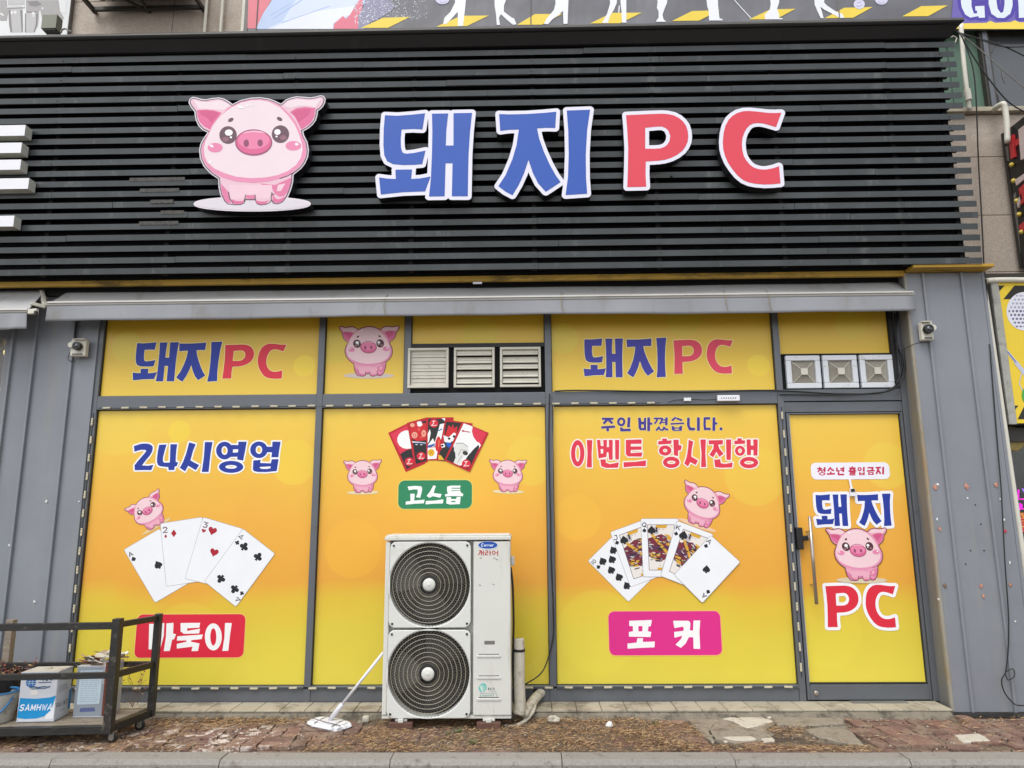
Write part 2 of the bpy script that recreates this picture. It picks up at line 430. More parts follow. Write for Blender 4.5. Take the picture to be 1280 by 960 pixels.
class Art:
    GAP = .00013
    def __init__(s, Y, off=.0015): s.Y = Y - off; s.mb = MB(); s.mats = []; s.lev = 0
    def loops(s, loops, m, y0=None, y1=None, sidemat=None):
        if m not in s.mats: s.mats.append(m)
        s.mb.cur = s.mats.index(m); y = s.Y - s.lev * s.GAP if y0 is None else y0
        loops = [l for l in loops if len(l) > 2]
        if not loops: return
        for grp in nest(loops):
            flat = [p for l in grp for p in l]; b = len(s.mb.v)
            s.mb.v += [(p[0], y, p[1]) for p in flat]
            for t in tessellate_polygon([[Vector((p[0], p[1], 0)) for p in l] for l in grp]):
                A, B, C = (flat[i] for i in t); ar = (B[0] - A[0]) * (C[1] - A[1]) - (B[1] - A[1]) * (C[0] - A[0])
                if abs(ar) < 1e-12: continue
                t = t if ar > 0 else t[::-1]; s.mb.f.append(tuple(b + i for i in t)); s.mb.mi.append(s.mb.cur)
        if y1 is not None:
            if sidemat not in s.mats: s.mats.append(sidemat)
            s.mb.cur = s.mats.index(sidemat)
            for l in loops:
                c = len(s.mb.v); s.mb.v += [(p[0], y + .0006, p[1]) for p in l] + [(p[0], y1, p[1]) for p in l]; n = len(l)
                for k in range(n):
                    s.mb.f.append((c + k, c + (k + 1) % n, c + n + (k + 1) % n, c + n + k)); s.mb.mi.append(s.mb.cur)
    def add(s, shp, m, dil=0., **k):
        s.loops(outline(shp, dil), m, **k); s.lev += 1; return s
    def build(s, name, parent=None, label=None, local=False): return s.mb.build(name, s.mats, parent, label=label, local=local)
def rrect(x0, y0, x1, y1, r, n=6):
    out = []
    for cx, cy, a in ((x1 - r, y0 + r, -90), (x1 - r, y1 - r, 0), (x0 + r, y1 - r, 90), (x0 + r, y0 + r, 180)):
        for k in range(n + 1):
            t = math.radians(a + 90 * k / n); out.append((cx + r * math.cos(t), cy + r * math.sin(t)))
    return out

# ================================================================== SETTING
def sheet(name, x0, x1, y0, y1, z0, z1, m, label=None):
    o = MB().box(x0, x1, y0, y1, z0, z1).build(name, m); return tag(o, kind='structure')
sheet('ground', -60, 60, -70, 30, -.3, -.075, MAT['road'])
sheet('pavement', -9, 9, -1.10, -.28, -.14, -.022, MAT['soil'])
sheet('roadside_strip', -9, 9, -3.2, -1.30, -.14, -.062, MAT['road'])
# kerb: stones butted end to end
kerb = tag(MB().box(-9, 9, -1.25, -1.13, -.16, -.05).build('kerb', MAT['kerb']), kind='structure')
x = -5.43
while x < 5.2:
    L = 1.13; st = MB(); y0, y1 = -1.272, -1.112; dz = rnd.uniform(-.004, .004)
    st.xprism([(y0, -.12), (y0, -.03 + dz), (y0 + .022, .0 + dz), (y1, .0 + dz), (y1, -.12)], x + .003, x + L - .003)
    st.build('kerb_stone', MAT['kerb'], kerb); x += L
# stepping strip of cream tiles under the shopfront
stp = tag(MB().box(-3.95, 3.33, -.285, .3, -.13, .048).build('step', MAT['mortar']), kind='structure')
x = -3.945
while x < 3.30:
    w = min(.195, 3.325 - x)
    t = MB().box(x + .002, x + w - .002, -.298 + (.0 if x < 2 else .004), -.045, .044, .058 + rnd.uniform(-.001, .001))
    t.build('tile', MAT['tile'], stp, bevel=.002); x += .197
# rough mortar lip below the tiles
lip = MB(); r2 = random.Random(3); xs = np.arange(-3.95, 3.34, .03); base = None
prevp = None
for xx in xs:
    d = .02 + .018 * r2.random() + (.015 if xx > .6 else 0); p = ((xx, -.286, .045 - .004 * r2.random()), (xx, -.297 - d * .5, .02 + .012 * r2.random()), (xx, -.315 - d, -.02))
    if prevp:
        lip.quad(prevp[0], prevp[1], p[1], p[0]); lip.quad(prevp[1], prevp[2], p[2], p[1])
    prevp = p
lip.build('mortar_edge', MAT['mortar'], stp, label='crumbling mortar edge below the tiles')

# pavers: pairs laid in a basket weave, wavy edged
def paver_mesh(seed, L=.223, Wd=.110):
    r = random.Random(seed); n = 4; top = []
    a = .009
    for k in range(n + 1): top.append((-L / 2 + L * k / n, -Wd / 2 + a * math.sin(k * math.pi * 2 / n) + r.uniform(-.0015, .0015)))
    top.append((L / 2 + .003, 0))
    for k in range(n + 1): top.append((L / 2 - L * k / n, Wd / 2 - a * math.sin(k * math.pi * 2 / n) + r.uniform(-.0015, .0015)))
    top.append((-L / 2 + .003, 0)); top = [(x * .97, y * .93) for x, y in top]
    m = MB(); N = len(top); m.v = [(x, y, 0) for x, y in top] + [(x * 1.015, y * 1.03, -.006) for x, y in top] + [(x * 1.015, y * 1.03, -.05) for x, y in top]
    m.f = [tuple(range(N))] + [(k + N, (k + 1) % N + N, (k + 1) % N, k) for k in range(N)] + [(k + 2 * N, (k + 1) % N + 2 * N, (k + 1) % N + N, k + N) for k in range(N)]
    m.mi = [0] * len(m.f); return m.mesh('paver', MAT['paver'])
pm = [paver_mesh(i) for i in range(6)]
pave = bpy.data.objects['pavement']
patches = [  # broken concrete patches, photo outline on the pavement
    [(861, 893), (900, 896), (896, 900), (884, 927), (905, 932), (960, 929), (968, 915), (1000, 908), (1030, 900), (1060, 888), (1095, 885), (1097, 892), (1110, 905), (1140, 915), (1142, 930), (1110, 935), (1060, 925), (1020, 912), (975, 925), (950, 932), (900, 935), (880, 922), (862, 905)],
    [(965, 897), (1000, 889), (1055, 886), (1046, 889), (1057, 910), (1082, 931), (1060, 933), (1010, 920), (985, 910)],
]
conc = [[G(x, y) for x, y in [(857, 895), (900, 893), (960, 892), (1000, 888), (1040, 885), (1052, 896), (1060, 908), (1074, 925), (1080, 934), (1050, 932), (1020, 930), (985, 928), (960, 931), (930, 933), (902, 930), (885, 920), (868, 908)]]]
def inside(p, poly):
    c = False
    for k in range(len(poly)):
        (ax, ay), (bx, by) = poly[k - 1], poly[k]
        if (ay > p[1]) != (by > p[1]) and p[0] < ax + (p[1] - ay) * (bx - ax) / (by - ay): c = not c
    return c
cells = []
ang = math.radians(6)
for i in range(-30, 30):
    for j in range(-8, 8):
        for h in (0, 1):
            cx, cy = i * .225, j * .225
            o90 = (i + j) % 2
            ox, oy = ((0, (-.05625, .05625)[h]) if not o90 else ((-.05625, .05625)[h], 0))
            X = (cx + ox); Y = -.7 + (cy + oy)
            Xr = X * math.cos(ang) - (Y + .7) * math.sin(ang); Yr = -.7 + X * math.sin(ang) + (Y + .7) * math.cos(ang)
            mrg = .075
            if not (-1.105 + mrg < Yr < -.335 - mrg * .6 or (-1.105 + mrg < Yr < -.25 - mrg and Xr > 3.35)): continue
            if abs(Xr) > 4.6: continue
            if inside((Xr, Yr), conc[0]): continue
            cells.append((Xr, Yr, ang + (math.pi / 2 if o90 else 0)))
cells.sort(key=lambda c: (abs(c[0]) > 4.15, c[1]))
extra = MB()
for k, (X, Y, a) in enumerate(cells):
    lowc = -.8 < X < 1.0 and Y > -.98
    z = rnd.uniform(-.006, .006) - (.008 if lowc else 0)
    if k < 300:
        o = bpy.data.objects.new('brick', pm[k % 6]); link(o, pave)
        pl = pave.location
        o.location = (X - pl.x, Y - pl.y, z - pl.z); o.rotation_euler = (rnd.uniform(-.02, .02), rnd.uniform(-.015, .015), a + rnd.uniform(-.02, .02))
    else:
        ca, sa = math.cos(a), math.sin(a); me = pm[k % 6]; b = len(extra.v)
        for v in me.vertices: extra.v.append((X + v.co.x * ca - v.co.y * sa, Y + v.co.x * sa + v.co.y * ca, v.co.z + z))
        for p in me.polygons: extra.f.append(tuple(b + q for q in p.vertices)); extra.mi.append(0)
if extra.v: tag(extra.build('outer_bricks', MAT['paver'], pave), kind='stuff')
# thin strip of cut bricks against the kerb and the step, joined (only slivers show)
cut = MB(); xx = -4.6
while xx < 4.6:
    w = rnd.uniform(.16, .2)
    for (ya, yb) in ((-1.108, -1.108 + rnd.uniform(.03, .06)), (-.36 + rnd.uniform(-.012, .01), -.325)):
        if not inside((xx, (ya + yb) / 2), conc[0]): cut.box(xx, xx + w - .007, ya, yb, -.05, rnd.uniform(-.012, -.002))
    xx += w
tag(cut.build('cut_bricks', MAT['paver'], pave), kind='stuff')
# low brick course in front of the kerb
low = MB(); xx = -4.4
while xx < 4.4:
    w = .2
    for q in range(3): low.box(xx + q * .07, xx + w - .008 + q * .07, -1.395 - q * .105, -1.298 - q * .105, -.12, -.055 + rnd.uniform(-.004, .004))
    xx += w
tag(low.build('roadside_bricks', MAT['paver'], bpy.data.objects['roadside_strip']), kind='stuff')

# drifts of dust and humus lying over the bricks
dd = MB(); q = random.Random(77); NXD, NYD = 200, 44
from mathutils import noise as mnoise
def drift(x0, x1, y0, y1, base, amp):
    b0 = len(dd.v)
    for j in range(NYD + 1):
        for i in range(NXD + 1):
            u, v = i / NXD, j / NYD; x, y = x0 + (x1 - x0) * u, y0 + (y1 - y0) * v
            n = mnoise.noise(Vector((x * 2.2, y * 4.5, 1.3))) + .5 * mnoise.noise(Vector((x * 7, y * 11, 4))) + .22 * mnoise.noise(Vector((x * 30, y * 30, 9)))
            e = min(1, 6 * min(u, 1 - u)); dd.v.append((x, y, base - .03 * (1 - e) + amp * n))
    for j in range(NYD):
        for i in range(NXD): a = b0 + j * (NXD + 1) + i; dd.f.append((a, a + 1, a + NXD + 2, a + NXD + 1)); dd.mi.append(0)
drift(-1.75, 1.25, -1.10, -.31, -.008, .016); drift(-4.6, -1.6, -1.10, -.31, -.016, .013); drift(1.0, 4.4, -1.10, -.31, -.019, .012)
tag(dd.build('dust_drift', mat('dust_and_humus', (112, 97, 82), .97, .3, 9, dirt=((150, 130, 106), .8, 14, .52), bump=1, bscale=80), pave), kind='stuff')
# concrete slab patches in several cracked pieces
def slab(pts, z0, z1, m, name, label=None, seed=0, parent=None):
    r = random.Random(seed); pp = []
    for k in range(len(pts)):
        a, b = Vector(pts[k - 1]), Vector(pts[k])
        for q in range(4):
            t = q / 4; p = a.lerp(b, t); pp.append((p.x + r.uniform(-.008, .008), p.y + r.uniform(-.006, .006)))
    mb = MB(); c = Vector((sum(p[0] for p in pp) / len(pp), sum(p[1] for p in pp) / len(pp))); n = len(pp)
    mb.v = [(p[0], p[1], z0) for p in pp] + [(p[0], p[1], z1 - .006) for p in pp] + [(c.x + (p[0] - c.x) * .93, c.y + (p[1] - c.y) * .9, z1 + r.uniform(-.002, .002)) for p in pp] + [(c.x, c.y, z1 + .002)]
    for k in range(n):
        q = (k + 1) % n; mb.f += [(k, q, n + q, n + k), (n + k, n + q, 2 * n + q, 2 * n + k), (2 * n + k, 2 * n + q, 3 * n)]
    mb.mi = [0] * len(mb.f)
    return mb.build(name, m, parent, label=label)
def GG(l, z=0): return [G(x, y, z) for x, y in l]
slab(GG([(857, 896), (898, 896), (893, 905), (884, 917), (892, 926), (880, 921), (868, 908)]), -.03, .0, MAT['concrete'], 'concrete_slab', 'narrow broken slab', 1, pave)
slab(GG([(900, 897), (935, 893), (965, 896), (970, 904), (958, 911), (968, 918), (960, 925), (920, 929), (895, 924), (887, 912), (893, 902)]), -.03, .004, MAT['concrete'], 'concrete_slab', 'slab under pale screed', 2, pave)
slab(GG([(968, 896), (1000, 889), (1038, 886), (1050, 896), (1056, 905), (1028, 907), (1000, 909), (972, 906), (963, 901)]), -.03, .008, MAT['concrete'], 'concrete_slab', 'upper right slab', 3, pave)
slab(GG([(1003, 912), (1030, 909), (1058, 908), (1068, 919), (1080, 932), (1055, 929), (1025, 922)]), -.03, .006, MAT['concrete'], 'concrete_slab', 'lower right slab', 4, pave)
slab(GG([(902, 899), (930, 895), (950, 896), (968, 903), (952, 907), (935, 912), (924, 908), (918, 903)]), 0, .010, MAT['paleconcrete'], 'screed_patch', 'pale screed', 5, pave)
slab(GG([(904, 923), (940, 922), (946, 926), (920, 927)]), 0, .010, MAT['paleconcrete'], 'screed_patch', 'pale strip', 6, pave)
slab(GG([(953, 925), (966, 924), (968, 928), (955, 929)]), 0, .012, MAT['paleconcrete'], 'screed_patch', 'small pale chip', 7, pave)
slab(GG([(1193, 920), (1225, 918), (1240, 927), (1205, 929)]), -.01, .0085, MAT['paleconcrete'], 'screed_patch', 'pale patched brick', 8, pave)

# ================================================================== BUILDING
shop = thing('shop_building', (0, 0, 0), 'grey clad ground floor shopfront with yellow printed windows behind the outdoor unit', 'building')
def part(mb, name, m, bevel=0, parent=shop, label=None, smooth=False): return mb.build(name, m, parent, bevel=bevel, label=label, smooth=smooth)
part(MB().box(-4.0, 3.4, .09, .3, 0, 3.9), 'wall', MAT['backing'])
# left clad pier
xs = [-4.668, -4.458, -4.106, -3.888]
for a, b in zip(xs[:-1], xs[1:]): part(MB().box(a + .004, b - .004, -.05, .1, .0, 3.66), 'cladding_panel', MAT['cladding'], .003)
for a in xs[:-1]: part(MB().box(a - .011, a + .011, -.078, -.046, .0, 3.66), 'seam_rib', MAT['cladding'], .004)
# right clad pier
xs = [3.378, 3.527, 3.863, 4.047]
for a, b in zip(xs[:-1], xs[1:]): part(MB().box(a + (.006 if a > 3.4 else 0), b - .004, -.2, .1, .012, 3.66), 'cladding_panel', MAT['cladding'], .003)
for a in xs[1:3]: part(MB().box(a - .011, a + .011, -.222, -.196, .012, 3.66), 'seam_rib', MAT['cladding'], .004)
part(MB().box(3.367, 3.384, -.175, .05, .02, 3.66), 'reveal_panel', MAT['reveal'], .002); part(MB().box(3.364, 3.388, -.206, -.178, .02, 3.66), 'corner_trim', mat('rust_stained_corner', (150, 146, 134), .55, .12, 4, dirt=((166, 130, 76), .75, 6, .5, (1, 1, .2))), .002)
part(MB().box(4.045, 4.07, -.2, .1, .0, 3.7), 'corner_trim', MAT['cladding'])
for px, py in ((1219, 631), (1226, 655), (1213, 688), (1230, 688), (1207, 705), (1146, 640)):
    X_, Z_ = P(px, py, -.2); part(MB().lathe((X_, -.2, Z_), [(.006, .002), (.006, -.003), (.003, -.005)], 8, 'Y'), 'screw', MAT['seal'])
# mullions, transoms, base rail
FY0, FY1 = -.035, .06
fr = lambda x0, x1, z0, z1, n='mullion', y0=FY0: part(MB().box(x0, x1, y0, FY1, z0, z1), n, MAT['frame'], .003)
fr(-3.893, -3.852, .055, 3.66); fr(-1.868, -1.812, .172, 3.66, y0=-.038); fr(.184, .242, .172, 3.66, y0=-.038)
fr(2.236, 2.29, .055, 3.66, y0=-.04); fr(3.322, 3.366, .055, 3.66, y0=-.045)
for a, b in ((-3.852, -1.868), (-1.812, .184), (.242, 2.236)):
    fr(a, b, 2.53, 2.652, 'transom'); part(MB().box(a, b, -.046, FY1, .158, .182), 'sill_rail', MAT['frame'], .003)
fr(2.29, 3.322, 2.548, 2.652, 'transom'); fr(2.29, 3.322, 2.45, 2.54, 'door_head', -.03)
part(MB().box(-3.852, 2.236, -.032, FY1, .055, .158), 'base_rail', MAT['frame'], .003)
for a in (-1.868, .184): part(MB().box(a, a + .056, -.04, FY1, .056, .157), 'base_post', MAT['frame'], .002)
fr(-1.086, -1.026, 2.652, 3.66, 'mullion', -.03)
part(MB().box(-1.026, .184, -.028, .05, 3.072, 3.106), 'vent_frame', MAT['seal']); part(MB().box(-1.024, .182, -.0, .04, 2.654, 3.072), 'vent_backing', MAT['backing'])
part(MB().box(2.30, 3.32, -.0, .04, 2.654, 2.975), 'vent_backing', MAT['backing'])
part(MB().box(3.281, 3.322, -.03, .04, 2.654, 3.66), 'side_filler', MAT['seal'])
# mustard trims
part(MB().box(-5.6, 3.372, -.21, -.17, 3.634, 3.684), 'mustard_trim', MAT['trim'], .004); part(MB().box(3.38, 4.075, -.34, -.03, 3.664, 3.692), 'mustard_trim', MAT['trim'], .004)
part(MB().box(-5.6, 3.37, -.168, -.02, 3.70, 3.73), 'soffit_board', MAT['backing']); part(MB().box(-5.6, 3.37, -.10, -.064, 3.58, 3.70), 'soffit_board', MAT['backing'])
# printed panes
STOPS = [(.15, (234, 216, 80)), (.62, (229, 208, 70)), (.86, (232, 196, 62)), (1.02, (238, 172, 62)), (1.45, (244, 179, 64)), (1.95, (246, 194, 66)), (2.53, (247, 209, 76))]
UP = [(2.65, (247, 209, 76)), (3.0, (236, 196, 60)), (3.6, (222, 178, 46))]  # upper panes: awning shade painted into the run, darker towards the top
YEL = (247, 216, 78)
CI = {'A': [(-3.65, 2.42, .3, YEL, .35), (-3.1, 2.33, .1, (252, 224, 60), .5), (-2.05, 2.05, .2, (250, 216, 66), .6), (-2.9, .5, .35, (240, 226, 80), .2)],
      'B': [(-1.5, 1.3, .25, (250, 190, 60), .5), (.05, 2.05, .22, YEL, .45), (-.2, .55, .3, (226, 208, 50), .4)],
      'C': [(.45, 1.55, .2, (251, 196, 64), .5), (2.0, 1.9, .26, YEL, .4), (.6, .6, .34, (240, 226, 80), .25)],
      'D': [(3.15, 1.98, .2, YEL, .5), (2.5, .6, .3, (240, 226, 80), .2)],
      'uA': [(-3.65, 3.12, .14, (226, 216, 70), .4), (-2.5, 3.25, .16, (214, 196, 40), .35), (-2.0, 2.92, .1, (252, 224, 60), .5)],
      'uB': [(-1.72, 3.1, .16, (214, 210, 60), .35)], 'uC': [(-.4, 3.2, .16, (214, 206, 50), .35)],
      'uD': [(.35, 3.15, .14, (226, 216, 70), .4), (1.45, 3.3, .15, (214, 206, 50), .35), (2.1, 2.88, .1, (250, 222, 60), .5)], 'uE': [(2.95, 3.25, .14, (222, 210, 60), .3)]}
PANE = {}
def pane(key, x0, x1, z0, z1, label, parent=shop, y=0.0):
    m = banner_mat('printed_film_' + key, UP if key[0] == 'u' else STOPS, CI.get(key, []))
    mb = MB(); nx, nz = 24, 20; pass
    for j in range(nz + 1):
        for i in range(nx + 1):
            xx = x0 + (x1 - x0) * i / nx; zz = z0 + (z1 - z0) * j / nz; mb.v.append((xx, y, zz))
    for j in range(nz):
        for i in range(nx): a = j * (nx + 1) + i; mb.f.append((a, a + 1, a + nx + 2, a + nx + 1)); mb.mi.append(0)
    mb.box(x0, x1, y + .002, y + .012, z0, z1)
    o = mb.build('window_pane', m, parent, label=label); PANE[key] = o
    g = MB()      # dark gasket round the pane
    e = .007
    for q in ((x0 - e, x1 + e, z0 - e, z0), (x0 - e, x1 + e, z1, z1 + e), (x0 - e, x0, z0, z1), (x1, x1 + e, z0, z1)):
        g.box(q[0], q[1], -.012, .03, q[2], q[3])
    g.build('gasket', MAT['seal'], o); return o
pane('A', -3.846, -1.873, .186, 2.524, 'lower pane with 24-hour lettering and four fanned cards')
pane('B', -1.806, .178, .186, 2.524, 'lower pane with fanned flower cards above a green plate')
pane('C', .248, 2.230, .186, 2.524, 'lower pane with red event lettering and five fanned cards')
pane('uA', -3.846, -1.873, 2.658, 3.6, 'upper pane printed with shop name, left'); pane('uB', -1.806, -1.092, 2.658, 3.6, 'upper pane with pig only')
pane('uC', -1.020, .178, 3.112, 3.6, 'plain upper pane above the louvres'); pane('uD', .248, 2.230, 2.658, 3.6, 'upper pane printed with shop name, right')
pane('uE', 2.296, 3.275, 2.981, 3.6, 'plain upper pane above the square covers')
# door
door = part(MB().box(2.303, 2.328, -.03, .03, .062, 2.444).box(3.298, 3.318, -.03, .03, .062, 2.444).box(2.328, 3.298, -.03, .03, 2.432, 2.444), 'door', MAT['frame'], .002, label='glass door covered in yellow print')
def dpart(mb, name, m, bevel=0, label=None, smooth=False): return mb.build(name, m, door, bevel=bevel, label=label, smooth=smooth)
mD = banner_mat('printed_film_D', STOPS, CI['D']); dpart(MB().box(2.33, 3.296, -.003, .01, .196, 2.43), 'door_pane', mD)
dpart(MB().box(2.328, 3.298, -.034, .03, .064, .182), 'bottom_rail', MAT['frame'], .003)
dpart(MB().box(2.328, 3.298, -.02, .03, .184, .195), 'gasket', MAT['seal'])
dpart(MB().box(2.328, 2.334, -.02, -.006, .2, 2.43), 'edge_strip', MAT['handle_white'])
dpart(MB().lathe((2.372, -.034, .118), [(.0, -.014), (.016, -.014), (.02, -.008), (.02, 0)], 16, 'Y'), 'floor_lock', MAT['chrome'], smooth=True)
hd = MB(); hd.tube([(2.409, -.10, 1.548), (2.409, -.10, .83)], .014, 14); dpart(hd, 'handle', MAT['chrome'], smooth=True)
for z in (1.42, .98): dpart(MB().tube([(2.409, -.10, z), (2.409, -.004, z)], .007, 8), 'handle_bracket', MAT['chrome'])
dpart(MB().lathe((2.425, -.02, 1.38), [(.022, -.02), (.022, .018)], 14, 'Y'), 'lock_knob', MAT['chrome'])
dpart(MB().box(2.30, 2.352, -.075, -.03, 1.272, 1.455).box(2.352, 2.40, -.06, -.006, 1.345, 1.385), 'lock', MAT['black'], .006)
dpart(MB().box(3.29, 3.30, -.012, .0, .2, 2.43), 'gasket', MAT['seal'])
sg = MB().box(2.63, 3.08, -.12, -.045, .058, .0615); tag(sg.build('scraper_plate', MAT['steel']), 'thin grey metal plate lying on the step tiles before the door', 'plate')

# ================================================================== ARTWORK
GLY = {}
def glyph(key, spec, ox, oy, s, Y):
    GLY[key] = crop(shapes(spec), ox, oy, s, Y)
FY = -.47                                   # face of the channel letters
glyph('dwae', '''p 145 165 250 170 380 160 490 148 467 287 385 283 288 288 280 370 283 440 292 475 300 488 330 495 400 488 493 468 465 585 400 590 300 592 215 585 165 560 140 510 132 420 135 280
p 235 632 378 630 370 712 450 706 537 690 490 818 300 825 110 845 95 698 165 708 238 712
p 548 152 688 150 672 290 667 425 733 425 733 148 892 145 875 300 862 500 855 860 718 860 725 577 665 577 657 860 523 862 540 700 548 500 552 300''', 460, 120, 6.857, FY)
glyph('ji', '''p 95 155 180 158 330 155 480 145 585 135 577 275 500 273 420 278 440 370 480 480 530 590 580 680 622 738 560 780 495 822 430 750 385 660 347 548 310 660 265 760 210 852 150 820 88 773 150 680 210 540 245 420 265 288 180 290 105 300
p 675 125 875 118 850 290 838 500 840 700 850 838 665 850 685 700 692 500 688 300''', 610, 120, 6.857, FY)
glyph('P', 'p 120 128 250 122 360 118 400 121 440 130 475 148 500 170 520 198 532 235 535 270 531 305 515 340 495 366 460 393 420 413 380 425 340 431 252 437 250 520 255 605 128 608 132 500 135 350 128 220 / 248 212 330 204 360 204 385 214 402 230 415 265 410 300 395 325 375 340 350 349 310 352 248 352', 760, 120, 5.333, FY)
glyph('C', 'p 1155 112 1120 208 1060 190 1030 183 1000 180 970 183 945 194 925 215 908 245 896 280 892 320 895 360 905 400 922 430 945 458 970 476 1000 487 1030 491 1060 490 1100 482 1140 468 1150 583 1100 588 1040 590 980 585 940 577 900 560 863 530 830 490 800 445 780 400 768 355 765 310 770 250 782 200 805 157 830 133 860 114 900 102 940 100 980 103 1070 113 1110 114', 760, 120, 5.333, FY)
def place(keys, x0, y0, x1, y1, Y):
    """fit library glyphs into the photo rectangle on plane Y"""
    shp = [s_ for k in keys for s_ in GLY[k]]; a = bbox(shp)
    ym, xm = (y0 + y1) / 2, (x0 + x1) / 2; X0, X1 = P(x0, ym, Y)[0], P(x1, ym, Y)[0]; Z1, Z0 = P(xm, y0, Y)[1], P(xm, y1, Y)[1]
    return xf(shp, lambda x, z: (X0 + (x - a[0]) / (a[2] - a[0]) * (X1 - X0), Z0 + (z - a[1]) / (a[3] - a[1]) * (Z1 - Z0)))
# ---- channel letters on the slats
BLUE, RED = (38, 86, 182), (228, 64, 84)
LB = mat('blue_acrylic_face', BLUE, .35, .02, 3); LR = mat('red_acrylic_face', RED, .35, .02, 3)  # plain acrylic letter faces, no glow
LW = mat('white_acrylic_rim', (236, 234, 248), .35, .02, 3); LS = mat('black_letter_return', (28, 28, 32), .35, .1, 4)
def channel(name, keys, m, label):
    shp = [s_ for k in keys for s_ in GLY[k]]; b = bbox(shp)
    t = thing(name, ((b[0] + b[2]) / 2, FY, b[1]), label, 'sign letter', 'raised letters of the shop name on the slats')
    a = Art(FY, 0); out = outline(shp, .034); a.loops(out, LW, y0=FY, y1=FY + .095, sidemat=LS); a.build('letter_body', t)
    a = Art(FY); a.add(shp, m, 0); a.build('letter_face', t)
    # stand-off pins
    p = MB()
    for q in (.25, .75): p.tube([(b[0] + (b[2] - b[0]) * q, FY + .09, b[1] + .15), (b[0] + (b[2] - b[0]) * q, -.34, b[1] + .15)], .01, 6)
    p.build('mounting_pin', MAT['darksteel'], t)
channel('sign_letter', ['dwae'], LB, 'blue raised Korean syllable with white rim, nearest the pig')
channel('sign_letter', ['ji'], LB, 'blue raised Korean syllable between the other blue one and the red P')
channel('sign_letter', ['P'], LR, 'red raised letter P with white rim on black slats')
channel('sign_letter', ['C'], LR, 'red raised letter C with white rim, rightmost on the slats')

# ---- the pig, drawn once
PO = P(220 + 520 / 5.333, 100 + 460 / 5.333, FY)
def pl(spec): return xf(crop(shapes(spec), 220, 100, 5.333, FY), lambda x, z: (x - PO[0], z - PO[1]))
PU = abs(P(320 + 1, 190, FY)[0] - P(320, 190, FY)[0]) / 5.333      # one crop pixel, metres
SIL = 'p 92 150 98 130 112 120 135 124 165 134 200 138 240 128 285 124 315 131 345 147 375 170 430 142 500 126 560 123 620 132 665 150 702 168 735 138 770 124 805 117 850 120 890 125 930 119 962 110 980 113 989 128 985 150 975 170 960 187 938 202 934 235 925 265 905 293 880 315 838 338 845 372 868 415 877 470 872 510 855 550 828 586 775 628 772 680 758 730 738 778 712 814 680 828 652 824 637 805 622 822 598 831 565 836 540 826 525 797 495 800 466 797 455 822 430 833 395 834 345 828 324 808 304 765 292 710 290 655 235 618 192 572 168 520 163 465 172 425 190 392 222 350 215 343 180 326 155 298 140 265 134 235 132 208 108 180'
HEADP = 'p 222 345 250 290 300 230 340 195 372 174 430 148 500 131 560 129 620 139 702 176 760 230 800 280 830 345 862 420 870 470 866 505 852 540 822 580 770 623 700 656 620 678 520 688 400 678 310 652 235 608 197 562 176 515 172 460 180 425 197 390'
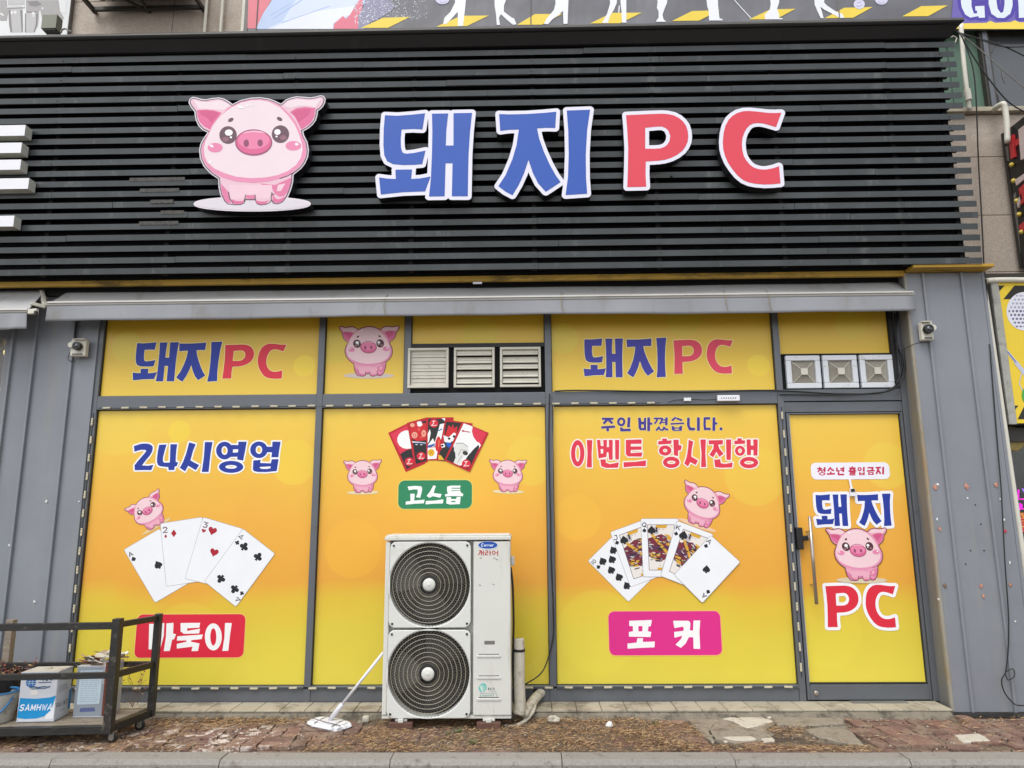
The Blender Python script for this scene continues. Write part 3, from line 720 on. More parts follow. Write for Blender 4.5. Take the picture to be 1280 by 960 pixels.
PIG = {
    'sil': pl(SIL), 'shadow': pl('e 508 826 382 42'),
    'layers': [
        ((238, 198, 212), pl(SIL), -5),
        ((228, 128, 168), pl('p 300 690 345 742 357 790 368 820 340 820 318 788 303 735; p 640 758 668 792 700 796 735 770 712 808 680 822 648 816; p 560 690 660 700 770 650 765 690 745 750 720 775 690 780 660 760 650 740 640 720 600 716; p 468 768 528 768 524 792 496 795 468 790'), 0),
        ((244, 208, 220), pl('p 355 700 640 700 640 745 625 790 540 790 527 765 465 765 455 790 372 795 358 745; p 680 700 730 690 700 740 672 742'), 0),
        ((226, 118, 160), pl('p 372 795 400 806 440 808 458 798 442 826 395 829 374 820; p 529 800 558 810 600 810 622 796 602 825 565 830 540 822; p 645 790 680 800 722 780 708 808 680 822 652 816'), 0),
        ((236, 150, 184), pl(HEADP), 0),
        ((243, 224, 230), pl('p 226 350 256 292 306 236 345 202 376 181 432 154 500 137 560 135 620 146 695 184 750 240 790 295 815 350 838 415 845 465 832 520 800 568 745 608 680 634 600 650 500 655 400 645 320 620 255 590 210 550 190 505 186 455 198 405'), 0),
        ((240, 198, 212), pl('p 112 150 140 190 200 178 270 185 330 178 360 172 310 232 275 270 228 338 190 322 160 292 143 250 138 205; p 960 150 935 186 880 172 800 182 730 192 750 205 800 270 832 336 868 318 900 290 918 250 928 205'), 0),
        ((243, 224, 230), pl('p 118 134 160 146 210 150 290 136 335 154 362 172 320 200 260 196 200 192 150 190; p 970 124 940 130 880 138 800 128 745 145 718 176 760 188 820 176 880 172 930 184'), 0),
        ((226, 112, 156), pl('p 140 202 200 198 260 204 306 220 275 260 245 300 228 332 190 312 160 283 145 245; p 760 215 800 190 860 180 930 188 922 245 900 285 860 316 834 330 816 290 792 245'), 0),
        ((214, 92, 138), pl('p 152 208 205 206 255 210 292 224 258 262 240 290 205 250 170 235; p 776 218 810 200 860 192 905 196 880 240 850 262 818 284 800 250'), 0),
        ((98, 78, 90), pl('r 6 350 745 358 790 382 824; r 6 455 812 466 764; r 6 466 798 526 798; r 6 527 764 531 800; r 6 640 748 634 790 652 824; r 6 640 760 656 764; r 5 690 658 745 640 778 620'), 0),
        ((236, 140, 178), pl('e 262 452 50 32; e 783 440 52 32'), 0), ((255, 250, 252), pl('e 238 440 14 8 .5; e 805 429 12 9'), 0),
        ((108, 78, 92), pl('e 348 368 58 59; e 697 362 58 59; e 366 267 20 12 -.5; e 691 261 20 12 .5'), 0),
        ((150, 104, 118), pl('e 332 396 22 16; e 716 386 22 16'), 0), ((255, 255, 255), pl('e 353 352 26 21; e 367 383 8 7; e 677 348 21 19; e 671 378 7 6'), 0),
        ((164, 88, 122), pl('e 519 418 124 88'), 0), ((226, 104, 150), pl('e 519 416 115 79'), 0), ((238, 136, 174), pl('e 519 402 104 60'), 0),
        ((248, 190, 210), pl('p 440 360 470 345 520 338 570 343 600 356 560 352 520 349 480 352'), 0),
        ((150, 76, 110), pl('e 470 423 18 25; e 562 421 18 23'), 0),
        ((255, 255, 255), pl('e 430 182 20 8 .3; e 478 172 9 6; e 505 168 7 5; e 228 548 7 9'), 0),
    ]}
TIPL, TIPR = pl('e 95 150 1 1')[0][0][0], pl('e 986 130 1 1')[0][0][0]
_pc = {}
def pig_loops(k, i, dil):
    key = (k, i, dil)
    if key not in _pc:
        shp = PIG[k] if k != 'layers' else PIG['layers'][i][1]
        _pc[key] = outline(shp, dil * PU, step=.0028)
    return _pc[key]
PRINTED = {(244, 208, 220): (242, 178, 198), (238, 198, 212): (238, 168, 190), (243, 224, 230): (247, 212, 218), (240, 198, 212): (240, 172, 192), (98, 78, 90): (120, 56, 72), (108, 78, 92): (84, 46, 54)}
def pig(art, a, b, Y, border=None, line=(104, 56, 66), shade=(214, 206, 200), printed=True):
    A, B = Vector(P(*a, Y)), Vector(P(*b, Y)); l0, r0 = Vector(TIPL), Vector(TIPR); d0, d1 = r0 - l0, B - A
    sc = d1.length / d0.length; th = math.atan2(d1.y, d1.x) - math.atan2(d0.y, d0.x); c, s_ = math.cos(th) * sc, math.sin(th) * sc
    def T(loops): return [[(A.x + (x - l0.x) * c - (z - l0.y) * s_, A.y + (x - l0.x) * s_ + (z - l0.y) * c) for x, z in l] for l in loops]
    if shade: art.loops(T(pig_loops('shadow', 0, 0)), ink(shade)); art.lev += 1
    if border: art.loops(T(pig_loops('sil', 0, border[1])), ink(border[0])); art.lev += 1
    art.loops(T(pig_loops('sil', 0, 6 if printed else 2)), ink(line)); art.lev += 1
    for i, (col, _, dil) in enumerate(PIG['layers']):
        art.loops(T(pig_loops('layers', i, (1.5 if 5 < i < 0 else dil))), ink(PRINTED.get(col, col) if printed else col)); art.lev += 1
# pig sign on the slats: thick cut-out
pg = thing('pig_sign', (PO[0], FY, PO[1] - .65), 'pink cut-out pig standing on a white oval, mounted on black slats', 'sign')
rim = outline([s_ for s_ in xf(PIG['sil'], lambda x, z: (x + PO[0], z + PO[1]))] + xf(PIG['shadow'], lambda x, z: (x + PO[0], z + PO[1])), 9 * PU)
a = Art(FY, 0); a.loops(rim, mat('pig_sign_rim', (232, 222, 230), .4), y0=FY, y1=FY + .10, sidemat=LS); a.build('sign_body', pg)
a = Art(FY)
tp = [PO[0] + TIPL[0], PO[1] + TIPL[1]]
def unP(x, z, Y):                    # world -> photo, for anchors
    v = _M.T @ (np.array([x, Y, z]) - np.array(CAM)); return (640 + 887 * v[0] / -v[2], 480 - 887 * v[1] / -v[2])
pig(a, unP(PO[0] + TIPL[0], PO[1] + TIPL[1], FY), unP(PO[0] + TIPR[0], PO[1] + TIPR[1], FY), FY, line=(104, 92, 104), shade=(226, 218, 226), printed=False); a.build('pig_picture', pg)
p = MB()
for q in (-.3, .3): p.tube([(PO[0] + q, FY + .09, PO[1]), (PO[0] + q, -.34, PO[1])], .012, 6)
p.build('mounting_pin', MAT['darksteel'], pg)

NAVY, PRED, WHT, PALE = (34, 58, 160), (228, 52, 76), (252, 252, 252), (250, 232, 150)
def art_on(parent, name, layers, Y=0., label=None):
    a = Art(Y)
    for shp, rgb, dil in layers: a.add(shp, ink(rgb), dil)
    a.build(name, parent, label)
PX = 6.28 / 887                       # one photo pixel on the window plane, metres
# upper panes
n1 = place(['dwae'], 167.1, 427.8, 222, 477, 0) + place(['ji'], 221.8, 427.3, 276.3, 477.3, 0); r1 = place(['P'], 279.3, 430.6, 317.1, 473.2, 0) + place(['C'], 322.1, 429.5, 357.2, 473.6, 0)
art_on(PANE['uA'], 'shop_name_print', [(n1 + r1, PALE, 1.0 * PX), (n1, NAVY, 0), (r1, PRED, 0)])
n1 = place(['dwae'], 728.9, 423, 779.6, 472, 0) + place(['ji'], 783.1, 422.3, 834.2, 472, 0); r1 = place(['P'], 841.7, 424.7, 878, 467.3, 0) + place(['C'], 883.4, 424, 917.2, 467.3, 0)
art_on(PANE['uD'], 'shop_name_print', [(n1 + r1, PALE, 1.0 * PX), (n1, (66, 66, 168), 0), (r1, (232, 74, 100), 0)])
a = Art(0); pig(a, (424.5, 410.5), (499, 409), 0, shade=(216, 200, 190)); a.build('pig_picture', PANE['uB'])
# pane A
tA = crop(shapes('''p 95 225 200 190 250 184 300 185 340 192 370 205 392 228 400 255 390 310 350 380 290 450 225 535 320 540 410 525 375 610 110 612 105 530 180 440 250 360 290 310 290 295 275 286 220 285 160 298 105 318
p 500 205 620 200 595 280 580 340 562 410 560 460 575 490 670 488 675 330 680 195 790 195 775 290 768 380 765 480 805 485 780 548 748 555 742 610 650 610 645 562 560 555 510 548 478 525 465 480 465 410 480 300
p 980 165 1085 195 1040 310 1000 455 1140 530 1085 612 965 540 915 630 830 575 880 480 930 350
p 1231 160 1356 160 1325 330 1291 640 1181 640 1215 400'''), 160, 540, 12.8, 0) + crop(shapes('''o 330 297 135 142 86 72; p 440 205 555 210 555 275 440 280; p 420 332 550 327 550 395 420 400
p 550 155 685 155 660 300 628 460 530 440 548 300; o 435 558 195 97 103 67; o 880 285 140 133 88 68; p 1000 235 1110 235 1110 325 1000 325; p 1095 155 1228 155 1205 290 1190 405 1078 405 1090 300
p 790 455 910 445 900 495 1070 500 1085 435 1195 435 1165 625 1000 642 850 640 800 625 782 600 / 895 560 1065 550 1065 580 1000 592 930 590 890 575'''), 255, 540, 12.8, 0)
art_on(PANE['A'], 'opening_hours_print', [(tA, WHT, 1.9 * PX), (tA, NAVY, 0)])
a = Art(0); pig(a, (156.3, 637.5), (198.8, 611.5), 0, shade=(232, 206, 150)); a.build('pig_picture', PANE['A'])
def suit(kind, cx, cy, r, rot=0):
    c, s_ = math.cos(rot), math.sin(rot)
    def T(pts): return [(cx + (x * c - y * s_) * r, cy + (x * s_ + y * c) * r) for x, y in pts]
    if kind == 'd': return [[T([(0, -1), (.72, 0), (0, 1), (-.72, 0)])]]
    if kind == 'c': return [[T(ell(0, -.45, .42, .42))], [T(ell(-.5, .2, .42, .42))], [T(ell(.5, .2, .42, .42))], [T([(-.08, 0), (.08, 0), (.3, .95), (-.3, .95)])], [T(ell(0, .05, .25, .3))]]
    h = [(0, 1)] + [(.16 * (16 * math.sin(t) ** 3) / 2.7, -(13 * math.cos(t) - 5 * math.cos(2 * t) - 2 * math.cos(3 * t) - math.cos(4 * t)) / 15.5) for t in [math.pi * (1 - k / 20) for k in range(1, 40)]]
    if kind == 'h': return [[T(h)]]
    return [[T([(x, -y) for x, y in h])], [T([(-.06, .1), (.06, .1), (.32, 1.05), (-.32, 1.05)])]]
CT = {'A': 'r 2 0 10 5 0 10 10; r 1.6 2.4 6.5 7.6 6.5', '2': 'r 2 1 2.5 3 .5 7 .6 8.5 3 6 6 1 9.6 9 9.6', '3': 'r 2 1 .8 8 .8 4 4.2 8 5.5 7.5 8.8 4 10 1 8.8', '4': 'r 2 6.5 10 6.5 0 .5 7 9.5 7',
      'J': 'r 1.8 3 .8 8 .8 8 8 5 10 1.5 8.6 1 7', 'Q': 'o 5 5 4.6 5 1.8; r 1.6 5 7 10 11', 'K': 'r 2 1.5 0 1.5 10; r 1.8 9 0 2 6; r 1.8 4 4.5 9.5 10', '10': 'r 1.8 0 0 0 10; o 6 5 3.6 5 1.7'}
def ctext(ch, cx, cy, h, rot):
    c, s_ = math.cos(rot) * h / 10, math.sin(rot) * h / 10
    return xf(shapes(CT[ch]), lambda x, y: (cx + (x - 5) * c - (y - 5) * s_, cy + (x - 5) * s_ + (y - 5) * c))
def crd(pts, ox, oy, s):              # rounded card outline from four crop corners
    out = []
    for k in range(4):
        p0, p1, p2 = (Vector(pts[(k + d) % 4]) for d in (-1, 0, 1)); a_ = p1 + (p0 - p1).normalized() * 12; b_ = p1 + (p2 - p1).normalized() * 12
        for q in range(5):
            t = q / 4; out.append(tuple(a_ * (1 - t) ** 2 + p1 * 2 * t * (1 - t) + b_ * t ** 2))
    return crop([[out]], ox, oy, s, 0)
CW, CG, CBK, CRD = (244, 246, 250), (150, 150, 156), (34, 36, 40), (176, 30, 50)
o1 = (140, 600, 5.6455); cA = lambda shp: crop(shp, *o1, 0)
a = Art(0)
def card(a, pts, o, marks):
    a.add(crd(pts, *o), ink(CG), .9 * PX / 2.2); a.add(crd(pts, *o), ink(CW), 0)
    for rgb, shp in marks: a.add(crop(shp, *o, 0), ink(rgb), 0)
card(a, [(85, 492), (335, 345), (555, 718), (305, 865)], o1, [(CBK, ctext('A', 132, 524, 30, -.5)), (CBK, suit('s', 152, 556, 17, -.5) + suit('s', 325, 597, 30, -.5))])
card(a, [(343, 308), (637, 262), (680, 705), (385, 750)], o1, [((130, 110, 120), ctext('2', 376, 352, 40, -.1)), (CRD, suit('d', 380, 397, 14, -.05) + suit('d', 437, 376, 27, 0))])
card(a, [(645, 263), (922, 345), (795, 760), (517, 695)], o1, [((130, 110, 120), ctext('3', 662, 316, 40, .25)), (CRD, suit('h', 648, 358, 16, .28) + suit('h', 710, 358, 32, .28) + suit('h', 722, 510, 32, .28))])
card(a, [(925, 345), (1150, 520), (875, 893), (655, 715)], o1, [((90, 90, 96), ctext('4', 912, 402, 34, .6) + ctext('4', 889, 842, 34, 3.75)), (CBK, suit('c', 886, 441, 18, .6) + suit('c', 935, 468, 34, .6) + suit('c', 1033, 540, 34, .6) + suit('c', 768, 699, 34, 3.75) + suit('c', 865, 772, 34, 3.75) + suit('c', 917, 800, 17, 3.75))])
a.build('playing_card_picture', PANE['A'], 'four fanned cards')
def plate(px0, py0, px1, py1, r):
    return [[rrect(*P(px0, (py0 + py1) / 2, 0)[:1], P((px0 + px1) / 2, py1, 0)[1], P(px1, (py0 + py1) / 2, 0)[0], P((px0 + px1) / 2, py0, 0)[1], r * PX)]]
b3 = crop(shapes('''p 270 220 325 220 330 300 355 300 360 215 410 212 405 330 370 458 265 455 268 330 / 325 350 352 350 352 400 325 400
p 430 215 495 210 490 310 518 315 500 362 482 365 460 470 405 472 425 340; p 560 212 740 210 733 255 622 260 618 285 740 265 730 308 590 312 560 290
p 530 335 765 318 755 360 660 370 655 385 735 400 720 470 660 472 670 430 525 448 525 405 615 385 615 372 525 375; o 862 340 78 125 50 45; p 970 212 1032 212 1015 330 1000 468 945 470 965 340'''), 150, 750, 7.382, 0)
pr = plate(169.8, 767.8, 305.8, 822, 7)
art_on(PANE['A'], 'game_name_plate', [(pr, (246, 214, 120), .8 * PX), (pr, (224, 40, 66), 0), (b3, WHT, 0)], label='red plate')
# pane B
b2 = crop(shapes('''p 185 130 300 120 400 125 418 145 418 185 410 220 388 312 320 300 345 240 350 180 290 175 205 190; p 230 245 300 245 292 355 460 340 445 400 300 405 155 420 158 370 232 362
p 600 110 640 125 620 170 605 235 730 250 710 310 590 285 535 310 490 280 545 210; p 480 360 620 355 760 335 750 400 600 405 472 415
p 820 130 880 115 1035 115 1025 150 890 150 890 165 1030 165 1025 192 885 192 885 205 1030 200 1040 232 1075 245 1070 285 900 282 785 290 785 255 830 245 815 190
p 810 300 880 300 885 330 960 330 975 298 1035 295 1022 410 860 418 805 400 / 880 360 955 360 950 380 885 380'''), 495, 598, 12.8, 0)
pr = plate(497.8, 600.3, 590, 636, 8); art_on(PANE['B'], 'game_name_plate', [(pr, (238, 222, 110), .9 * PX), (pr, (46, 138, 96), 0), (b2, WHT, 0)], label='green plate')
a = Art(0); pig(a, (429.6, 577.5), (477, 575.5), 0, shade=(236, 222, 180)); a.build('pig_picture', PANE['B'])
a = Art(0); pig(a, (611.6, 576), (658.5, 576), 0, shade=(236, 222, 180)); a.build('pig_picture', PANE['B'])
o2 = (480, 515, 9.143); HR, HK = (216, 40, 56), (44, 44, 46)
a = Art(0)
def hw(corner, items):
    a.add(crop([[corner]], *o2, 0), ink((196, 32, 48)), .2 * PX)
    for rgb, spec in items: a.add(crop(shapes(spec), *o2, 0), ink(rgb), 0)
seal = lambda x, y: [((222, 44, 62), 'e %d %d 50 48' % (x, y)), ((250, 226, 226), 'r 8 %d %d %d %d; r 9 %d %d %d %d %d %d %d %d' % (x - 20, y - 22, x + 18, y - 26, x + 2, y - 32, x - 4, y + 2, x - 26, y + 26, x + 34, y + 22))]
hw([(50, 240), (300, 115), (470, 590), (250, 685)], [((226, 58, 84), 'p 72 252 300 135 340 420 190 480'), (WHT, 'p 280 210 240 212 200 228 168 262 152 300 155 345 178 385 215 412 260 422 330 415 330 300'), (HK, 'p 185 482 250 440 340 412 400 560 262 655')] + seal(290, 568))
hw([(265, 125), (495, 62), (500, 570), (350, 612)], [((40, 42, 44), 'p 300 150 480 95 485 560 365 595'), ((214, 40, 50), 'p 300 160 380 120 480 130 482 320 380 335 315 300'), (WHT, 'p 375 120 400 105 430 112 440 150 410 170 385 160; p 320 335 480 350 480 365 330 350'), ((240, 176, 150), 'e 350 265 34 36; e 455 245 26 40; e 325 150 26 22'), ((232, 90, 90), 'e 350 265 18 18; e 400 200 18 16; e 455 245 10 14; e 430 290 16 12'), ((250, 240, 230), 'e 350 265 7 7'), ((50, 110, 190), 'r 8 345 352 480 358'), (WHT, 'r 8 360 372 385 374; r 8 415 374 440 374')] + seal(425, 505))
hw([(488, 65), (795, 62), (765, 550), (488, 552)], [((44, 46, 46), 'p 505 78 690 78 700 120 640 250 560 360 500 370'), (WHT, 'p 500 250 525 195 535 240 515 340 500 360; p 640 140 690 130 690 250 640 330 600 380 560 400 500 380 560 300 580 350 610 250; p 500 410 620 400 600 535 500 540; p 660 72 700 72 700 110'), ((40, 100, 180), 'p 498 385 585 358 580 385 500 412; r 12 620 215 665 195'), ((214, 40, 50), 'e 618 365 30 85 .1'), ((240, 140, 90), 'r 9 630 320 625 400'), ((238, 190, 40), 'e 540 465 38 42'), ((200, 130, 30), 'r 6 520 440 560 490; r 6 560 440 520 490')] + seal(570, 130))
hw([(700, 88), (1012, 132), (900, 575), (612, 552)], [((44, 44, 44), 'p 710 110 890 125 800 370 720 560 620 548 640 450 680 400 700 200'), ((216, 40, 52), 'p 740 150 770 180 790 140 800 190 840 160 830 260 770 290 700 270'), (WHT, 'p 680 265 740 290 800 235 825 250 790 330 740 360 690 340; p 650 370 690 360 700 400 660 410'), ((44, 44, 46), 'e 745 305 16 13; e 800 280 14 16; e 668 385 14 12'), ((30, 96, 200), 'p 715 345 770 355 765 390 740 410 712 380'), ((236, 190, 50), 'p 622 490 650 495 690 548 622 545')])
hw([(895, 112), (1195, 240), (980, 685), (692, 552)], [((250, 250, 250), 'p 912 130 1010 165 1100 370 1110 380 960 600 860 612 720 545 800 370'), ((228, 56, 82), 'p 1015 170 1170 245 1110 362 1060 340 1020 280 1005 220'), (HK, 'p 712 545 795 385 815 470 820 520 795 582; p 1080 375 1090 400 1000 600 960 655 880 620 960 500 1030 420'), ((230, 230, 226), 'p 815 350 900 345 960 390 970 450 900 530 870 612 800 580 830 500 800 440'), ((60, 60, 60), 'e 930 470 32 24 .4; r 4 825 360 905 360 960 400; r 4 850 500 880 430 950 440; r 4 840 580 890 500'), ((196, 50, 80), 'r 10 890 215 985 232; e 905 218 16 10')] + seal(940, 592))
a.build('flower_card_picture', PANE['B'], 'five fanned flower cards')
# pane C
w1 = crop(shapes('''r 44 110 128 330 128; r 48 225 130 140 222; r 48 215 130 312 217; r 46 98 292 360 275; r 50 222 280 218 365; o 475 185 80 85 46; r 55 622 100 612 290; r 50 475 290 480 342 655 337
p 790 105 840 105 855 180 900 180 905 105 945 105 945 345 820 345 800 300 / 852 235 898 235 898 300 855 300; r 55 990 100 990 360; r 45 1000 220 1060 220
r 36 1085 122 1155 122 1140 175 1100 222; r 36 1175 122 1245 122 1230 185 1195 232; r 26 1245 150 1310 150; r 26 1235 195 1310 195; r 48 1328 100 1322 250; r 38 1195 275 1130 350; r 34 1180 305 1232 345; r 38 1290 275 1245 355; r 38 1280 310 1360 338'''), 745, 515, 15.06, 0) + crop(shapes('''r 40 300 98 220 165; r 40 310 120 415 158; r 32 195 225 455 212; p 215 265 265 265 270 290 360 290 370 262 420 262 410 355 250 358 220 330 / 275 315 360 315 355 332 278 332
r 52 535 105 532 250 565 322 660 320; r 56 722 100 722 355; r 48 945 120 842 120 838 230 845 318 955 318; r 55 1015 100 1012 355; r 40 1015 215 1080 215; e 1148 318 30 30'''), 825, 515, 15.06, 0)
w2 = crop(shapes('''o 172 325 102 202 64 77; p 310 122 395 122 385 330 388 540 310 540 322 330
p 465 120 515 120 525 215 565 215 560 120 620 120 615 230 650 230 645 120 705 120 705 420 650 425 640 310 615 310 610 380 490 405 475 250 / 522 260 562 260 560 325 525 330; p 740 120 805 120 800 420 745 420
p 515 420 600 415 600 465 660 490 800 462 785 545 600 548 530 520; p 905 120 1145 112 1145 180 980 182 980 222 1145 220 1145 270 980 275 980 322 1160 310 1145 375 940 375 905 340; p 870 460 1040 455 1215 432 1208 522 1040 522 872 540'''), 708, 540, 12.19, 0) + crop(shapes('''p 115 75 170 75 172 98 225 95 218 135 70 145 70 105 118 100; o 150 212 72 58 47 38; p 243 88 305 88 305 148 340 155 330 210 298 212 298 278 250 265; o 220 347 95 65 47 45
p 418 88 472 110 455 190 448 280 525 325 500 378 438 345 410 395 368 360 395 290 412 180; p 550 85 615 85 610 240 618 402 560 402 565 240
p 645 95 810 92 808 142 755 145 770 190 818 250 770 285 735 225 700 290 655 260 700 190 705 140 650 142; p 845 85 905 85 900 320 850 318; p 710 318 780 310 785 355 830 365 922 348 915 405 780 410 720 400
p 975 72 1025 72 1025 95 1062 95 1062 135 940 140 940 100 975 98; o 1005 215 58 58 36 32; p 1080 85 1128 85 1128 155 1160 155 1155 85 1208 85 1205 270 1160 270 1158 205 1130 205 1130 265 1085 265; o 1108 350 105 65 50 45'''), 815, 540, 9.143, 0)
art_on(PANE['C'], 'event_notice_print', [(w1, (250, 230, 150), .5 * PX), (w1, (70, 56, 150), 0), (w2, (253, 244, 236), 1.5 * PX), (w2, (232, 56, 82), 0)])
a = Art(0); pig(a, (855.6, 601.5), (911.8, 619.5), 0, shade=(246, 206, 170)); a.build('pig_picture', PANE['C'])
o3 = (720, 590, 5.6455); a = Art(0)
def sp(l, rot, r): return [s_ for x, y in l for s_ in suit('s', x, y, r, rot)]
card(a, [(85, 628), (276, 438), (561, 725), (370, 915)], o3, [((70, 70, 74), ctext('10', 126, 632, 30, -.78)), (CBK, suit('s', 157, 669, 15, -.78) + sp([(187, 628), (262, 550), (253, 615), (247, 690), (302, 740), (358, 800)], -.5, 29))])
def face(art, c4, o, seed):
    """court-card picture in the quadrilateral c4 (crop px)"""
    (ax, ay), (bx, by), (cx, cy), (dx, dy) = c4
    def q(u, v): return (ax * (1 - u) * (1 - v) + bx * u * (1 - v) + cx * u * v + dx * (1 - u) * v, ay * (1 - u) * (1 - v) + by * u * (1 - v) + cy * u * v + dy * (1 - u) * v)
    def poly(l): return [[q(*p) for p in l]]
    r = random.Random(seed); MR, YE, GR, BK, IV = (122, 44, 60), (222, 170, 60), (150, 150, 158), (48, 44, 52), (238, 232, 226)
    def put(rgb, polys): art.add(crop(polys, *o, 0), ink(rgb), 0)
    put((112, 92, 104), [poly([(-.02, -.012), (1.02, -.012), (1.02, 1.012), (-.02, 1.012)])])
    put(IV, [poly([(0, 0), (1, 0), (1, 1), (0, 1)])])
    put(MR, [poly([(0, .3), (.5, .2), (1, .34), (1, .48), (.55, .5), (0, .44)]), poly([(0, .56), (.5, .5), (1, .52), (1, .66), (.5, .8), (0, .7)])])
    put((196, 190, 196), [poly([(.25, .04), (.42, .04), (.4, .2), (.2, .22)]), poly([(.75, .8), (.6, .96), (.5, .97), (.6, .8)])])
    put((96, 52, 84), [poly([(0, .44), (.55, .48), (1, .46), (1, .55), (.5, .53), (0, .56)])])
    put(YE, [poly([(.62, .2), (.8, .22), (1, .36), (.8, .38)]), poly([(0, .62), (.2, .62), (.36, .78), (.14, .76)]), poly([(.3, 0), (.75, 0), (.7, .07), (.32, .07)]), poly([(.1, .22), (.2, .2), (.95, .74), (.85, .78)]), poly([(.32, .95), (.7, .95), (.7, 1), (.3, 1)])] + [poly([(x, y), (x + .14, y + .01), (x + .12, y + .06), (x - .02, y + .05)]) for x, y in ((.55, .36), (.7, .4), (.12, .6), (.3, .64))])
    put(BK, [poly([(x, y), (x + w, y + .01), (x + w * .9, y + .03), (x, y + .025)]) for x, y, w in [(r.uniform(0, .75), r.uniform(.2, .8), r.uniform(.08, .24)) for _ in range(26)]] + [poly([(.3, .05), (.36, .05), (.36, .16), (.3, .16)]), poly([(.66, .84), (.72, .84), (.72, .95), (.66, .95)])])
    put(GR, [poly([(x, y), (x + .07, y), (x + .05, y + .035), (x - .02, y + .03)]) for x, y in [(r.uniform(0, .9), r.uniform(.22, .78)) for _ in range(16)]])
    put((250, 246, 240), [poly([(x, y), (x + .1, y + .02), (x + .09, y + .03), (x - .01, y + .012)]) for x, y in [(r.uniform(0, .88), r.uniform(.24, .76)) for _ in range(12)]])
    put((70, 60, 70), [[[q(x + .02 * math.cos(t), y + .008 * math.sin(t)) for t in np.linspace(0, 5.5, 8)]] for x, y in ((.45, .1), (.58, .1), (.42, .9), (.55, .9))])
card(a, [(243, 425), (501, 330), (643, 715), (385, 810)], o3, [((70, 70, 74), ctext('J', 279, 462, 34, -.3)), (CBK, suit('s', 289, 497, 15, -.3))])
face(a, [(308, 447), (480, 384), (578, 695), (408, 752)], o3, 1); a.add(crop(suit('s', 338, 478, 30, -.2), *o3, 0), ink(CBK))
card(a, [(458, 330), (722, 330), (740, 738), (475, 738)], o3, [((70, 70, 74), ctext('Q', 481, 372, 34, 0)), (CBK, suit('s', 482, 411, 15, 0))])
face(a, [(505, 374), (690, 374), (700, 690), (518, 690)], o3, 2); a.add(crop(suit('s', 533, 408, 30, 0), *o3, 0), ink(CBK))
card(a, [(712, 345), (965, 440), (850, 830), (597, 732)], o3, [((70, 70, 74), ctext('K', 720, 392, 34, .3)), (CBK, suit('s', 706, 433, 15, .3))])
face(a, [(757, 405), (925, 468), (830, 780), (660, 700)], o3, 3); a.add(crop(suit('s', 757, 445, 32, .25), *o3, 0), ink(CBK))
card(a, [(950, 448), (1155, 635), (890, 922), (693, 725)], o3, [((60, 60, 64), ctext('A', 938, 490, 30, .75) + ctext('A', 903, 872, 30, 3.9)), (CBK, suit('s', 917, 520, 15, .5) + suit('s', 919, 684, 28, .1) + suit('s', 930, 846, 15, 3.7))])
a.build('playing_card_picture', PANE['C'], 'five fanned spades')
b4 = crop(shapes('''p 275 195 488 188 478 245 455 250 450 295 482 300 475 348 272 345 272 300 310 295 308 245 275 245 / 360 245 400 245 398 295 362 295; p 350 360 405 358 402 395 515 390 512 445 390 450 260 458 258 410 345 400
p 688 195 830 195 845 205 850 225 845 285 875 288 880 192 943 192 935 300 942 460 880 458 878 350 835 350 805 410 760 450 710 420 760 370 775 335 700 355 698 300 785 290 788 260 775 250 700 265'''), 750, 750, 7.529, 0)
pr = plate(761, 764, 901.3, 819, 7); art_on(PANE['C'], 'game_name_plate', [(pr, (250, 190, 110), .9 * PX), (pr, (226, 46, 140), 0), (b4, WHT, 0)], label='magenta plate')
# door print
YD = -.004
d1 = crop(shapes('''r 24 170 110 185 122; r 22 138 132 215 132; r 24 188 138 148 185; r 24 190 150 222 178; r 22 222 150 250 150; r 28 255 108 250 185; o 215 212 50 26 20 14
r 26 345 110 300 170; r 26 345 135 395 165; r 24 345 175 345 205; r 26 285 215 410 210; r 26 438 115 440 165 482 170; r 20 490 130 535 130; r 20 490 155 535 155; r 28 540 108 535 185; r 26 462 185 465 222 550 222
r 22 665 98 680 110; r 22 625 124 725 124; r 24 675 130 632 155; r 24 680 135 720 155; r 22 615 170 735 165; r 22 675 170 675 185; r 17 635 188 715 188 712 207 640 207 640 228 722 228
o 785 140 33 32 20; r 28 850 105 848 178; p 775 185 800 185 800 197 840 197 842 185 865 185 862 232 778 232 / 800 211 840 211 840 219 800 219; r 25 905 118 985 118 975 155; r 25 895 168 1015 162
p 915 185 1000 185 1000 228 915 228 / 938 199 977 199 977 214 938 214; r 25 1030 118 1110 115; r 28 1075 120 1040 215; r 28 1068 155 1105 212; r 30 1145 105 1142 220'''), 1010, 575, 12.19, YD)
x0, z1 = P(1012.8, 578.5, YD); x1, z0 = P(1113, 598.8, YD); pr = [[rrect(x0, z0, x1, z1, .045)]]
n1 = place(['dwae'], 1019, 617.8, 1060.3, 657.7, YD) + place(['ji'], 1072.3, 617, 1115, 657.7, YD)
r1 = place(['P'], 1032.6, 731.9, 1073.9, 783.9, YD) + place(['C'], 1082.2, 730.8, 1121.5, 784.6, YD)
art_on(door, 'door_print', [(pr, (246, 244, 254), 0), (d1, (200, 46, 84), 0), (n1, (248, 248, 255), 3.4 * PX), (n1, NAVY, 0)], YD)
a = Art(YD, .0045); pig(a, (1032.4, 663), (1107.6, 661.6), YD, shade=(224, 206, 176)); a.build('pig_picture', door)
a = Art(YD, .0015)
a.add(r1, ink((250, 250, 255)), 3.6 * PX); a.lev += 3; a.add(r1, ink((226, 44, 66)), 0); a.build('letter_print', door)

